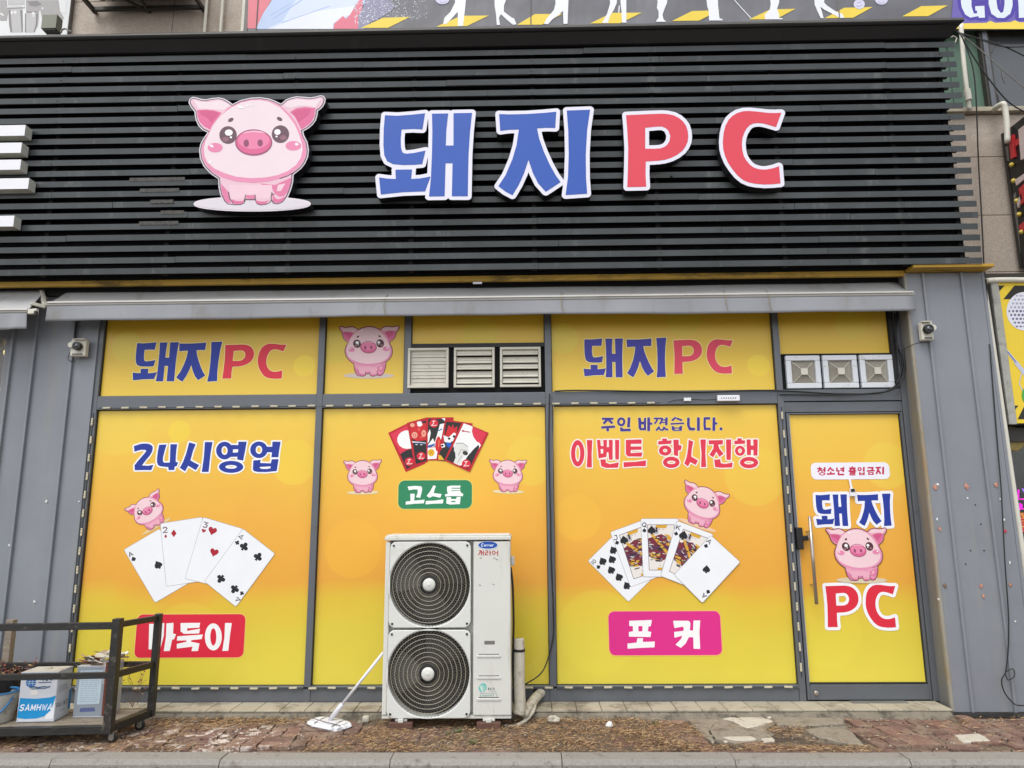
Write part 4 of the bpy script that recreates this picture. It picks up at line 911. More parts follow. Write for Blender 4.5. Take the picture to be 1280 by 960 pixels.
# ================================================================== SLATTED FASCIA
fas = thing('slatted_fascia', (0, -.35, 3.69), 'wide black horizontal-slat fascia above the awning carrying the pig and letters', 'fascia')
fpart = lambda mb, n, m, bevel=0, label=None: mb.build(n, m, fas, bevel=bevel, label=label)
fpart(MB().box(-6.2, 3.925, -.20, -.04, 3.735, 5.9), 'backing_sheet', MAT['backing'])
SZ = [5.796] + [5.700 - .1044 * k for k in range(20)]
joints = [-4.9, -2.62, -3.95, .32, 1.9, -1.1]
FR = random.Random(5)
for k, z in enumerate(SZ):
    xr = 3.972 + FR.uniform(-.012, .012); c1 = -4.55 + 1.6 * FR.random() + (0 if k % 2 else .8); c2 = c1 + 2.9 + FR.uniform(-.4, .4); c3 = c2 + 2.5 + FR.uniform(-.3, .3)
    xsn = [-6.2, c1, c2] + ([c3] if c3 < 3.4 else []) + [xr]
    for a, b in zip(xsn[:-1], xsn[1:]):
        dz = FR.uniform(-.0025, .0025); dy = FR.uniform(-.003, .003); h = .0255
        m = MB(); tw = FR.uniform(-.0012, .0012)
        # open channel: tall face, top flange leaning back, small bottom lip
        m.xprism([(-.350 + dy, z - h + dz), (-.356 + dy + tw, z + h + dz), (-.30 + dy, z + h - .001 + dz), (-.30 + dy, z + h + dz - .005), (-.349 + dy, z + h + dz - .006), (-.3455 + dy, z - h + dz)], a + .0015, b - .0015)
        fpart(m, 'slat', MAT['slat'])
for k in range(20):
    z = 5.745 - .1044 * k; m = MB(); dz = FR.uniform(-.004, .004)
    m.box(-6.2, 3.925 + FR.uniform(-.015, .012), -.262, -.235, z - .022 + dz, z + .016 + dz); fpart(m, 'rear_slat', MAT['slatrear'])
for xx in (-5.4, -4.3, -3.2, -2.1, -1.0, .1, 1.2, 2.3, 3.35, 3.84):
    fpart(MB().box(xx - .02, xx + .02, -.298, -.264, 3.70, 5.86), 'slat_post', MAT['slatrear'])
sc = MB()
for xx in (-4.3, -2.1, .1, 1.2, 2.3, 3.84):
    for z in SZ:
        if FR.random() < .8: sc.lathe((xx + FR.uniform(-.01, .01), -.352, z + FR.uniform(-.012, .012)), [(.0045, -.004), (.0045, .003)], 6, 'Y')
tag(fpart(sc, 'screws', MAT['seal']), kind='stuff')
cp = MB(); cp.xprism([(-.50, 5.952), (-.50, 5.925), (-.485, 5.912), (-.47, 5.912), (-.39, 5.836), (-.37, 5.836), (-.04, 5.836), (-.04, 5.965), (-.49, 5.965)], -6.2, 3.90, [.09, .09, .075, .07, -.0, -.01, -.01, .05, .09]); fpart(cp, 'coping', MAT['coping'], .003)
fpart(MB().box(-6.2, 3.985, -.507, -.500, 5.930, 5.948), 'coping_bead', mat('coping_bead', (92, 88, 82), .4, .1, 4))
stm = mat('sticker_residue', (82, 80, 77), .8, .2, 30, dirt=((60, 58, 56), .8, 40, .5))
for k, y in enumerate((224.5, 238, 252, 265.5, 279)):
    X0, Zc = P(162 + (k * 13) % 40, y, -.357); X1 = P(231 - (k * 7) % 20, y, -.357)[0]; fpart(MB().box(X0, X1, -.3605, -.3595, Zc - .019, Zc + .015), 'sticker_residue', stm, label='faded sticker remains')

# white block letter at the left edge of the frame
wl = thing('block_letter', (-5.1, -.45, 3.9), 'white block-letter strokes cut off by the left edge of the slatted fascia', 'sign letter')
bars = [(156.2, 169.5, 30.5), (178.2, 191, 26), (199.4, 212, 25), (222.6, 236, 35), (269.6, 283, 16.5)]
LY = -.455; zz = []
for y0, y1, xr in bars:
    Z1 = P(xr, y0, LY)[1]; X1, Z0 = P(xr, y1, LY); zz += [Z0, Z1]
    m = MB(); m.cur = 0; m.quad((-5.5, LY - .001, Z0), (X1, LY - .001, Z0), (X1, LY - .001, Z1), (-5.5, LY - .001, Z1)); m.cur = 1; m.box(-5.5, X1, LY, LY + .09, Z0, Z1); m.build('stroke', [MAT['white'], MAT['whiteside']], wl)
MB().box(-5.6, -5.45, LY, LY + .09, min(zz), max(zz)).build('stem', MAT['whiteside'], wl)

# ================================================================== AWNINGS
def awning(name, x0, x1, yb, zb, yf, zf, drop, label, seed, skew=.05):
    t = thing(name, ((x0 + x1) / 2, yf, zf - drop), label, 'awning'); r = random.Random(seed); mb = MB(); nx, ny = 90, 5
    ph = [r.uniform(0, 6) for _ in range(6)]
    for j in range(ny + 1):
        v = j / ny
        for i in range(nx + 1):
            u = i / nx; xx = x0 + skew * (1 - v) + (x1 - x0 - 2 * skew * (1 - v)) * u
            w = .006 * math.sin(u * 31 + ph[0]) * math.sin(v * 3.1) + .005 * math.sin(u * 13 + v * 4 + ph[1]) * math.sin(v * 3.1)
            mb.v.append((xx, yb + (yf - yb) * v, zb + (zf - zb) * v + w - .01 * math.sin(v * 3.14)))
    for j in range(ny):
        for i in range(nx): a = j * (nx + 1) + i; mb.f.append((a, a + nx + 1, a + nx + 2, a + 1)); mb.mi.append(0)
    o = mb.build('canopy', MAT['awning'], t, smooth=True); so = o.modifiers.new('thick', 'SOLIDIFY'); so.thickness = .004
    b = MB(); b.xprism([(yf - .012, zf - .020), (yf - .018, zf), (yf - .008, zf + .018), (yf + .02, zf + .018), (yf + .025, zf - .015), (yf, zf - .024)], x0 - .004, x1 + .004); b.build('front_bar', MAT['awning_bar'], t, bevel=.002)
    b = MB(); b.box(x0 + .004, x1 - .004, yf - .02, yf - .0165, zf - .004, zf - .0005); b.build('bar_groove', MAT['seal'], t)
    mb = MB(); nz = 6
    for j in range(nz + 1):
        v = j / nz
        for i in range(nx + 1):
            u = i / nx; w = v * (.010 * math.sin(u * 24 + ph[2]) + .006 * math.sin(u * 61 + ph[3])); dz = -.006 * math.sin(u * 9 + ph[4]) * v
            mb.v.append((x0 - .012 * v + (x1 - x0 + .024 * v) * u, yf - .006 + w, zf - .018 - drop * v + dz))
    for j in range(nz):
        for i in range(nx): a = j * (nx + 1) + i; mb.f.append((a, a + nx + 1, a + nx + 2, a + 1)); mb.mi.append(0)
    o = mb.build('valance', MAT['valance'], t, smooth=True); so = o.modifiers.new('thick', 'SOLIDIFY'); so.thickness = .003
    MB().tube([(x0 + skew, yb + .045, zb - .05), (x1 - skew, yb + .045, zb - .05)], .03, 12).build('roller', MAT['awning_bar'], t)
    return t
aw = awning('awning', -4.236, 3.389, -.075, 3.632, -.27, 3.455, .140, 'long grey retracted awning across the whole shopfront', 4)
for px in (702, 907, 961, 481):          # cords hanging over the valance
    xx = P(px, 385, -.27)[0]; m = MB(); m.tube([(xx + .01, -.2, 3.52), (xx, -.296, 3.45), (xx - .004, -.30, 3.38), (xx + .014, -.296, 3.31)], .0035, 5); m.build('cord', mat('old_cord', (150, 136, 110), .9), aw)
for xx in (-4.19, 3.34): MB().obox((xx, -.03, 3.50), (xx, -.26, 3.44), .02, .03).build('arm', MAT['awning_bar'], aw)
X1, Z1 = P(34.5, 388, -.33); X0, Zb = P(46, 362, -.1)
aw2 = awning('awning', -5.9, X1, -.1, Zb, -.33, Z1, .15, 'neighbouring grey awning end cut off at the left edge', 8, .02)
m = MB(); q = lambda x, y, Y: (P(x, y, Y)[0], Y, P(x, y, Y)[1])
m.obox(q(52, 364, -.1), q(56, 383, -.22), .035, .04); m.build('arm', MAT['cream'], aw2, bevel=.006)
m = MB(); m.obox(q(57, 384, -.22), q(38, 379, -.3), .03, .03); m.build('arm', MAT['cream'], aw2, bevel=.005)
m = MB(); m.obox(q(36, 390, -.33), q(47, 389, -.33), .035, .045); m.build('end_bracket', MAT['cream'], aw2, bevel=.004)
MB().lathe(q(44, 390, -.35), [(.014, 0), (.014, .02)], 12, 'Y').build('bolt', MAT['seal'], aw2)

# ================================================================== VENTS
for k, (xa, xb) in enumerate(((-1.051, -.683), (-.635, -.268), (-.22, .147))):
    z0, z1 = 2.700, 3.066; t = thing('louvre_vent', ((xa + xb) / 2, -.03, z0), ('leftmost of the three white louvre vents, its flaps shut', 'middle white louvre vent of three with open flaps', 'rightmost of the three white louvre vents beside the mullion')[k], 'vent', 'louvre vents above the middle window')
    b = .022; f = MB()
    f.box(xa, xb, -.045, .0, z0, z0 + b).box(xa, xb, -.045, .0, z1 - b, z1).box(xa, xa + b, -.045, .0, z0 + b, z1 - b).box(xb - b, xb, -.045, .0, z0 + b, z1 - b); f.build('frame', MAT['cream'], t, bevel=.003)
    MB().box(xa + b, xb - b, -.006, .0, z0 + b, z1 - b).build('backing', MAT['backing'], t)
    n = 5; op = (0.03, .5, .55)[k]; H = (z1 - z0 - 2 * b) / n
    for j in range(n):
        zt = z1 - b - j * H; c, s_ = math.cos(op * (1 if (j % 2 == 0 or k == 0) else .55)), math.sin(op * (1 if (j % 2 == 0 or k == 0) else .55)); m = MB()
        L = H * 1.0; p0 = (-.016, zt); p1 = (-.016 - L * s_, zt - L * c * .98)
        m.xprism([p0, p1, (p1[0] - .006, p1[1] + .004), (p1[0] + .003, p1[1] + .008), (p0[0] + .004, p0[1])], xa + b + .003, xb - b - .003)
        m.xprism([((p0[0] + p1[0]) / 2 - .004, (p0[1] + p1[1]) / 2 - .003), ((p0[0] + p1[0]) / 2 - .005, (p0[1] + p1[1]) / 2 + .003), ((p0[0] + p1[0]) / 2 + .003, (p0[1] + p1[1]) / 2 + .003)], xa + b + .004, xb - b - .004)
        m.build('flap', MAT['cream'], t)
    m = MB()
    for xx in np.arange(xa + .05, xb - .03, .045): m.box(xx, xx + .002, -.0075, -.006, z0 + b, z1 - b)
for k, (xa, xb) in enumerate(((2.328, 2.640), (2.654, 2.966), (2.982, 3.280))):
    z0, z1 = 2.662, 2.960; cx, cz = (xa + xb) / 2, (z0 + z1) / 2
    t = thing('square_fan_cover', (cx, -.03, z0), ('square white fan cover above the door, leftmost beside the mullion', 'middle square white fan cover of the three above the door', 'rightmost square white fan cover beside the bundle of black cables')[k], 'vent cover', 'square fan covers above the door')
    b = .047; f = MB(); w2 = (xb - xa) / 2 - .004; 
    f.box(cx - w2, cx + w2, -.04, .0, z0, z0 + b).box(cx - w2, cx + w2, -.04, .0, z1 - b, z1).box(cx - w2, cx - w2 + b, -.04, .0, z0 + b, z1 - b).box(cx + w2 - b, cx + w2, -.04, .0, z0 + b, z1 - b)
    f.build('frame', mat('fan_frame', (222, 226, 232), .4, .04, 6, dirt=((150, 142, 128), .6, 12, .56)), t, bevel=.006)
    MB().box(cx - w2 + b, cx + w2 - b, -.008, .0, z0 + b, z1 - b).build('dark_inside', mat('dusty_recess', (112, 104, 92), .8, .15, 20), t)
    g = MB(); R = w2 - b
    for q in range(11):                      # pyramid of square rings
        rr = R * (1 - q / 12.5); yy = -.014 - .030 * q / 12; e = .0034
        for sx, sy in ((0, -1), (0, 1), (-1, 0), (1, 0)):
            if sx == 0: g.box(cx - rr, cx + rr, yy - .003, yy, cz + sy * rr - e / 2, cz + sy * rr + e / 2)
            else: g.box(cx + sx * rr - e / 2, cx + sx * rr + e / 2, yy - .0029, yy - .0001, cz - rr + e, cz + rr - e)
    g.build('grille', mat('pale_grille', (206, 200, 186), .5, .06, 12), t)
    g = MB()
    for sx in (-1, 1):
        for sz in (-1, 1): g.obox((cx + sx * R, -.016, cz + sz * R), (cx + sx * .02, -.048, cz + sz * .02), .005, .005, (0, 1, 0))
    g.build('grille_ribs', MAT['cream'], t); MB().box(cx - .03, cx + .03, -.056, -.044, cz - .03, cz + .03).build('centre_cap', MAT['cream'], t, bevel=.003)

# ================================================================== LED STRIPS
ledm = MB().box(-.033, .033, -.008, 0, -.0072, .0072)
for q in (-.024, 0, .024): ledm.lathe((q, -.008, 0), [(.006, 0), (.005, -.003), (.001, -.004)], 6, 'Y')
ledmesh = ledm.mesh('led_module', MAT['led'])
def led(p0, p1, n, label, y=-.048, vert=False):
    t = thing('led_strip', (p0[0], y, p0[1]), label, 'light strip', 'strips of small white light modules round the windows')
    w = MB(); pts = []; lr = random.Random(n)
    for k in range(n):
        u = (k + .5) / n; xx, zz = p0[0] + (p1[0] - p0[0]) * u, p0[1] + (p1[1] - p0[1]) * u
        o = bpy.data.objects.new('module', ledmesh); link(o, t); o.location = (xx - p0[0] + lr.uniform(-.003, .003), 0, zz - p0[1] + lr.uniform(-.002, .002)); o.rotation_euler = (0, (math.pi / 2 if vert else 0) + lr.uniform(-.04, .04), 0)
        pts.append((xx, y + .001, zz - (0 if vert else .003)))
    w.tube([(p0[0], y + .001, p0[1])] + pts + [(p1[0], y + .001, p1[1])], .0022, 4); w.build('lead', MAT['cable'], t)
led((-3.84, .170), (2.225, .170), 37, 'long row of small white light modules along the base rail below the windows', -.0475)
led((-3.872, 2.50), (-3.872, .25), 14, 'upright row of light modules on the left edge of the leftmost yellow window', -.04, True)
led((2.262, 2.50), (2.262, .24), 14, 'upright row of light modules on the post left of the door', -.045, True)
led((-3.84, 2.546), (1.2, 2.546), 30, 'upper row of light modules along the transom above the big windows', -.0385)

# ================================================================== CABLES AND SMALL FITTINGS
def cable(pts, r, label, name='cable', m=None, cat='cable', n=6):
    out = []; P_ = [Vector(p) for p in pts]
    for k in range(len(P_) - 1):
        a, b, c, d = P_[max(k - 1, 0)], P_[k], P_[k + 1], P_[min(k + 2, len(P_) - 1)]
        for q in range(5):
            t = q / 5; out.append(.5 * ((2 * b) + (c - a) * t + (2 * a - 5 * b + 4 * c - d) * t * t + (3 * b - a - 3 * c + d) * t ** 3))
    out.append(P_[-1]); mb = MB().tube(out, r, n); o = mb.build(name, m or MAT['cable'], smooth=True)
    return tag(o, label, cat)
Q = lambda x, y, Y: (P(x, y, Y)[0], Y, P(x, y, Y)[1])
cable([Q(1122, 388, -.05), Q(1120, 425, -.06), Q(1128, 450, -.06), Q(1124, 475, -.07), Q(1112, 487, -.07), Q(1090, 492, -.06), Q(1040, 492, -.06), Q(990, 489, -.06), Q(940, 488, -.055), Q(880, 490, -.05), Q(800, 489, -.05), Q(720, 488, -.05), Q(693, 489, -.05)], .007, 'thick black cable sagging below the square fan covers and along the transom')
cable([Q(1126, 390, -.06), Q(1131, 440, -.08), Q(1130, 470, -.08), Q(1118, 486, -.08), Q(1096, 491, -.08), Q(1050, 493.5, -.07), Q(975, 493, -.06)], .006, 'second black cable looping down from the awning beside the door jamb')
cable([Q(1118, 392, -.05), Q(1122, 440, -.06), Q(1127, 462, -.07), Q(1120, 480, -.075)], .006, 'short black cable running behind the bundle at the door top corner')
cable([Q(1152, 428, -.225), Q(1140, 431, -.215), Q(1128, 438, -.12)], .003, 'thin black lead from the right camera back to the cable bundle')
cable([Q(687, 492, -.05), Q(686, 560, -.05), Q(688, 640, -.05), Q(689, 700, -.05), Q(691, 745, -.05), Q(692, 790, -.05), Q(686, 820, -.07), Q(676, 842, -.12), Q(655, 856, -.2)], .0055, 'black cable down the window post and across to the outdoor unit')
cable([Q(692, 500, -.05), Q(691, 600, -.05), Q(693, 700, -.052), Q(690, 760, -.05), Q(692, 800, -.05)], .003, 'thin grey lead beside the black cable on the window post', m=MAT['greycable'])
cable([Q(96, 402, -.09), Q(94, 413, -.09), Q(93, 424, -.09)], .009, 'short black flex above the left camera')
cable([Q(88, 440, -.09), Q(85, 449, -.085), Q(92, 452, -.085), Q(97, 448, -.085)], .003, 'loop of thin black lead under the left camera')
def cctv(x0, y0, x1, y1, Y, label, side, parent=None):
    X0, Z1 = P(x0, y0, Y); X1, Z0 = P(x1, y1, Y); cx, cz = (X0 + X1) / 2, (Z0 + Z1) / 2; w, h = X1 - X0, Z1 - Z0
    t = thing('security_camera', (cx, Y + .04, Z0), label, 'camera', 'security cameras on the clad piers')
    MB().box(cx - w * .45, cx + w * .45, Y + .0, Y + .055, Z0, Z1).build('housing', MAT['cream'], t, bevel=.01)
    MB().lathe((cx - side * w * .06, Y - .035, cz + h * .05), [(h * .22, .04), (h * .25, .01), (h * .235, -.01), (h * .19, -.012)], 20, 'Y').build('lens_ring', MAT['black'], t, smooth=False)
    m = MB().lathe((cx - side * w * .06, Y - .047, cz + h * .05), [(h * .14, .004), (h * .12, -.004), (h * .03, -.006)], 16, 'Y'); m.build('lens', mat('camera_lens', (40, 42, 52), .08, .02, 3, spec=1), t, smooth=True)
    MB().obox((cx - side * w * .1, Y - .03, Z1 - .006), (cx - side * w * .1, Y + .02, Z1 - .006), w * .7, .008).build('visor', MAT['cream'], t, bevel=.002)
    MB().tube([(cx + side * w * .38, Y - .02, cz + h * .15), (cx + side * w * .38, Y + .03, cz + h * .15)], h * .16, 14).build('knuckle', MAT['cream'], t)
    MB().box(cx - w * .3, cx + w * .3, Y - .003, Y + .0, Z0 + h * .06, Z0 + h * .16).build('label_strip', MAT['greycable'], t)
cctv(88, 424, 107, 445, -.135, 'small white box camera with black lens on the left pier under the awning', -1)
cctv(1150, 402, 1169, 425, -.275, 'small white box camera with black lens high on the right pier', 1)
X0, Z1 = P(896, 494.5, -.05); X1, Z0 = P(924, 501.5, -.05)
t = thing('power_adapter', (X0, -.05, Z0), 'small white light driver box on the transom above the event lettering', 'driver'); MB().box(X0, X1, -.075, -.04, Z0, Z1).build('case', MAT['white'], t, bevel=.004)
m = MB()
for k in range(7): m.box(X0 + .03 + k * .02, X0 + .04 + k * .02, -.0765, -.075, Z0 + .02, Z0 + .03)
m.build('case_print', MAT['greycable'], t)
m = MB().tube([Q(896, 499, -.06), Q(880, 500, -.06), Q(866, 499, -.055), Q(845, 500, -.055), Q(835, 503, -.05)], .003, 5); m.build('lead', MAT['cable'], t)
MB().box(*(lambda a, b: (a[0], b[0], -.062, -.045, b[1], a[1]))(P(853, 498.5), P(862, 502.5))).build('connector', MAT['white'], t, bevel=.002)
X0, Z0 = P(597, 354.5, -.2)
tag(MB().box(X0 - .04, X0 + .04, -.225, -.208, Z0 - .008, Z0 + .008).build('white_clip', MAT['white']), 'tiny white plastic clip on the mustard trim above the awning', 'clip')
# little magnetic contact on the door
X0, Z0 = P(1065, 616, -.01); t = thing('door_sensor', (X0, -.01, Z0), 'tiny white door sensor between the two blue syllables on the door', 'sensor')
MB().box(X0 - .022, X0 + .022, -.03, -.009, Z0 - .03, Z0 + .035).build('case', MAT['white'], t, bevel=.003); MB().box(X0 - .018, X0 + .016, -.034, -.030, Z0 + .008, Z0 + .034).build('black_window', MAT['black'], t); 
MB().obox(Q(1062, 599, -.014), Q(1064.5, 611, -.016), .018, .006, (0, 1, 0)).build('tape', MAT['white'], t)
# torn scraps on the pier cladding
sr = random.Random(9)
def scrap(x, y, s_, m, label, Y=-.2025):
    X, Z = P(x, y, Y); mb = MB(); n = 7; pp = [(X + s_ * .85 * PX * math.cos(2 * math.pi * k / n) * sr.uniform(.4, 1), Z + s_ * PX * math.sin(2 * math.pi * k / n) * sr.uniform(.5, 1.2)) for k in range(n)]
    mb.v = [(a, Y - sr.uniform(0, .006), b) for a, b in pp] + [(X, Y - .006, Z)]
    for k in range(n): mb.f.append((k, (k + 1) % n, n)); mb.mi.append(0)
    so = mb.build('paper_scrap', m); md = so.modifiers.new('t', 'SOLIDIFY'); md.thickness = .001
    tag(so, label, 'paper scrap', 'torn paper scraps stuck to the grey cladding')
OR, WH = MAT['scrap'], MAT['scrapwhite']
for x, y, s_, m, lb in [(1169, 609, 4, OR, 'orange torn scrap near the rusty corner of the right pier, upper'), (1172, 606, 2.4, WH, 'white fleck touching the upper orange scrap at the right pier corner'),
        (1207.5, 608, 4.5, OR, 'tall peach scrap between the two seams of the right pier'), (1209, 623, 1.8, WH, 'tiny white fleck under the peach scrap on the right pier'), (1245, 606, 4, OR, 'salmon scrap beside the white pipe on the right pier'), (1250, 624, 2.2, WH, 'white fleck under the salmon scrap beside the pipe'),
        (1171, 649, 2.2, WH, 'white fleck below the upper orange scrap by the corner'), (1174, 661, 3.6, OR, 'orange scrap half way down the corner side of the right pier'), (1256, 664, 3, mat('red_scrap', (200, 70, 90), .9), 'red and white scrap right of the second seam of the right pier'), (1255, 650, 2, WH, 'white fleck above the red scrap by the pipe'),
        (1262, 704, 2.2, WH, 'white fleck lower on the pipe side of the right pier'), (1181, 732, 3.4, mat('brown_scrap', (120, 100, 84), .9), 'brown smeared scrap low near the corner of the right pier'), (1226, 732.5, 3.2, OR, 'rust coloured scrap low between the seams of the right pier'),
        (1229, 745, 2.8, OR, 'pale peach scrap just under the rust coloured one'), (1263, 731, 3.4, OR, 'orange scrap low beside the white pipe'), (1173, 749, 1.8, WH, 'white fleck under the brown smear at the pier corner'), (1269, 777, 1.5, WH, 'lowest white fleck on the pipe side of the right pier')]:
    scrap(x, y, s_, m, lb)
for x, y, s_, lb in [(22, 626, 2.2, 'white scrap on the first seam of the left pier'), (58, 627, 2.6, 'grey white scrap in the middle of the left pier'), (12, 682, 2.2, 'pale scrap low on the left edge of the left pier'), (43, 752, 2.6, 'white scrap just above the black trolley rail'), (99, 627, 1.6, 'tiny white scrap next to the left light modules')]:
    scrap(x, y, s_, WH, lb, -.0525)
cable([Q(1237, 430, -.208), Q(1246, 545, -.21), Q(1251, 605, -.22), Q(1253, 640, -.23), Q(1256, 700, -.235), Q(1261, 780, -.235), Q(1258, 835, -.235), Q(1252, 850, -.24), Q(1256, 866, -.24), Q(1268, 880, -.26), Q(1280, 882, -.3)], .005, 'black cable hanging down the right pier to the ground')
cable([Q(1257, 840, -.24), Q(1266, 836, -.25), Q(1268, 845, -.26), Q(1260, 850, -.25), Q(1257, 842, -.24)], .004, 'small coil of black cable low on the right pier')

# ================================================================== OUTDOOR UNIT
AX0, AX1, AY0, AY1, AZ0, AZ1 = -1.103, -.125, -.60, -.27, .085, 1.428
ac = thing('outdoor_unit', ((AX0 + AX1) / 2, (AY0 + AY1) / 2, 0), 'big off-white twin-fan air conditioner outdoor unit standing before the middle window', 'outdoor unit')
def apart(mb, n, m, bevel=0, label=None, smooth=False): return mb.build(n, m, ac, bevel=bevel, label=label, smooth=smooth)
apart(MB().box(AX0, AX1, AY0 + .07, AY1, AZ0 + .012, AZ1 - .05), 'casing', MAT['ac'], .006)
XS = P(597, 780, AY0)[0] - .02      # split between fan side and service panel
xs0 = P(591, 780, AY0)[0]
apart(MB().box(xs0 + .003, AX1 + .001, AY0, AY0 + .072, AZ0 + .012, AZ1 - .052), 'service_panel', MAT['ac'], .008)
lid = MB(); lid.box(AX0 - .006, AX1 + .006, AY0 - .008, AY1 + .006, AZ1 - .042, AZ1 - .010); lid.box(AX0 + .004, AX1 - .004, AY0 + .006, AY1 - .004, AZ1 - .0105, AZ1 + .003); apart(lid, 'lid', MAT['ac'], .006)
apart(MB().box(AX0, AX1, AY0 + .01, AY1, AZ0 - .012, AZ0 + .010), 'base_pan', MAT['ac'], .004)
def annulus_plate(x0, x1, z0, z1, cx, cz, R, name, label):
    # front plate with rounded corners and a round opening, as two rings of faces
    mb = MB(); N = 96; outer = []; hw_, hh = (x1 - x0) / 2, (z1 - z0) / 2; mx, mz = (x0 + x1) / 2, (z0 + z1) / 2; r = .045
    rr = rrect(x0, z0, x1, z1, r, 10)
    for k in range(N):
        t = 2 * math.pi * k / N; d = Vector((math.cos(t), math.sin(t))); best = None
        for i in range(len(rr)):
            a, b = Vector(rr[i - 1]), Vector(rr[i]); e = b - a; w = Vector((cx, cz)) - a; den = d.x * e.y - d.y * e.x
            if abs(den) < 1e-9: continue
            s_ = (w.x * d.y - w.y * d.x) / den * -1; s_ = (d.x * (cz - a.y) - d.y * (cx - a.x)) / (d.x * e.y - d.y * e.x)
            u = (e.x * (cz - a.y) - e.y * (cx - a.x)) / den
            if u > 0 and -1e-6 <= s_ <= 1 + 1e-6: best = u if best is None else min(best, u)
        outer.append((cx + d.x * best, cz + d.y * best))
    inn = [(cx + R * math.cos(2 * math.pi * k / N), cz + R * math.sin(2 * math.pi * k / N)) for k in range(N)]
    Y = AY0 - .008
    rings = [[(x, AY0 + .075, z) for x, z in outer], [(x, Y + .004, z) for x, z in outer], [(mx + (x - mx) * .988, Y, mz + (z - mz) * .988) for x, z in outer], [(cx + (x - cx) * 1.03, Y, cz + (z - cz) * 1.03) for x, z in inn], [(x, Y + .006, z) for x, z in inn], [(x, AY0 + .07, z) for x, z in inn]]
    for rg in rings: mb.v += rg
    for j in range(5):
        for k in range(N): a = j * N + k; b = j * N + (k + 1) % N; mb.f.append((a, b, b + N, a + N)); mb.mi.append(0)
    return apart(mb, name, MAT['acplate'], label=label, smooth=False)
FX0, FX1 = P(487, 730, AY0)[0] , P(588.5, 730, AY0)[0]
apart(MB().box(AX0, FX0 - .002, AY0 + .004, AY0 + .072, AZ0 + .012, AZ1 - .052), 'corner_post', MAT['ac'], .008)
fans = []
for k, (cpx, y0, y1) in enumerate(((537, 677, 784.5), (536.5, 787.5, 894.5))):
    z1, z0 = P(537, y0, AY0)[1], P(537, y1, AY0)[1]
    if k == 1: z0 = AZ0 - .004
    cx = P(537, 730, AY0)[0]; cz = P(cpx, (730.5, 841.5)[k], AY0)[1]; R = .313
    apt = annulus_plate(FX0, FX1, z0, z1, cx, cz, R, 'fan_plate', ('upper fan plate', 'lower fan plate')[k])
    gl = thing  # noqa
    g = MB()
    for q in range(1, 8):
        rr = .055 + (R - .055) * q / 8 + .004; dome = .022 * (1 - (rr / R) ** 2)
        g.tube([(cx + rr * math.cos(t), AY0 - .010 - dome, cz + rr * math.sin(t)) for t in [2 * math.pi * i / 64 for i in range(64)]], .0023, 5, closed=True)
    g.build('grille_rings', MAT['wire'], ac)
    g = MB()
    for sgn in (1, -1):
        for w_ in range(72):
            pts = []
            for q in range(9):
                u = q / 8; rr = .07 + (R - .07) * u; t = 2 * math.pi * w_ / 72 + sgn * .62 * u; dome = .022 * (1 - (rr / R) ** 2)
                pts.append((cx + rr * math.cos(t), AY0 - .0065 - dome + (.001 if sgn > 0 else 0), cz + rr * math.sin(t)))
            g.tube(pts, .0008, 3, cap=False)
    tag(g.build('grille_mesh', MAT['wiredark'], ac), kind='stuff')
    MB().lathe((cx, AY0 - .034, cz), [(.001, -.008), (.03, -.007), (.047, -.002), (.05, .006)], 28, 'Y').build('hub_cap', MAT['ac'], ac, smooth=True)
    apart(MB().lathe((cx, AY0 + .068, cz), [(R + .01, 0), (.01, .001)], 48, 'Y'), 'fan_shroud', MAT['acdark'])
    bl = MB()
    for b_ in range(3):
        a0 = 2 * math.pi * b_ / 3 + .4 * k
        for q in range(8):
            t0, t1 = a0 + q * .16, a0 + (q + 1) * .16; y0_, y1_ = AY0 + .05 - .003 * q, AY0 + .05 - .003 * (q + 1)
            ri, ro = .07, .27 + .02 * math.sin(q / 8 * 3.14)
            bl.quad((cx + ri * math.cos(t0), y0_, cz + ri * math.sin(t0)), (cx + ro * math.cos(t0), y0_, cz + ro * math.sin(t0)), (cx + ro * math.cos(t1), y1_, cz + ro * math.sin(t1)), (cx + ri * math.cos(t1), y1_, cz + ri * math.sin(t1)))
    bl.lathe((cx, AY0 + .02, cz), [(.001, -.004), (.07, 0), (.07, .04)], 20, 'Y'); apart(bl, 'fan_blades', mat('fan_blade', (58, 57, 54), .5))
    for sx in (FX0 + .028, FX1 - .028):
        for sz in (z0 + .03, z1 - .03): apart(MB().lathe((sx, AY0 - .011, sz), [(.002, -.003), (.0085, -.002), (.009, .005)], 10, 'Y'), 'screw', MAT['seal'])
# recessed grips, logo and eco badge on the service panel
for y in (820.5, 847.5, 874.5):
    X0, Z0 = P(596, y, AY0); X1 = P(626, y, AY0)[0]
    apart(MB().prism(rrect(X0, Z0 - .007, X1, Z0 + .012, .009), AY0 - .007, AY0 + .001), 'pressed_ridge', MAT['ac'], .003); 
    apart(MB().box(X0 + .012, X1 - .012, AY0 - .002, AY0 + .002, Z0 + .0125, Z0 + .0175), 'ridge_gap', MAT['acdark'])
X0, Z1 = P(605.5, 801, AY0); X1, Z0 = P(618.5, 805.5, AY0); apart(MB().box(X0, X1, AY0 - .001, AY0 + .002, Z0, Z1), 'socket', MAT['greycable'])
def acrop(spec, ox, oy, s): return crop(shapes(spec), ox, oy, s, AY0)
a = Art(AY0); a.add(acrop('e 478 275 300 122', 590, 670, 24), ink((214, 222, 240))); a.add(acrop('e 478 272 285 108', 590, 670, 24), ink((28, 78, 170)))
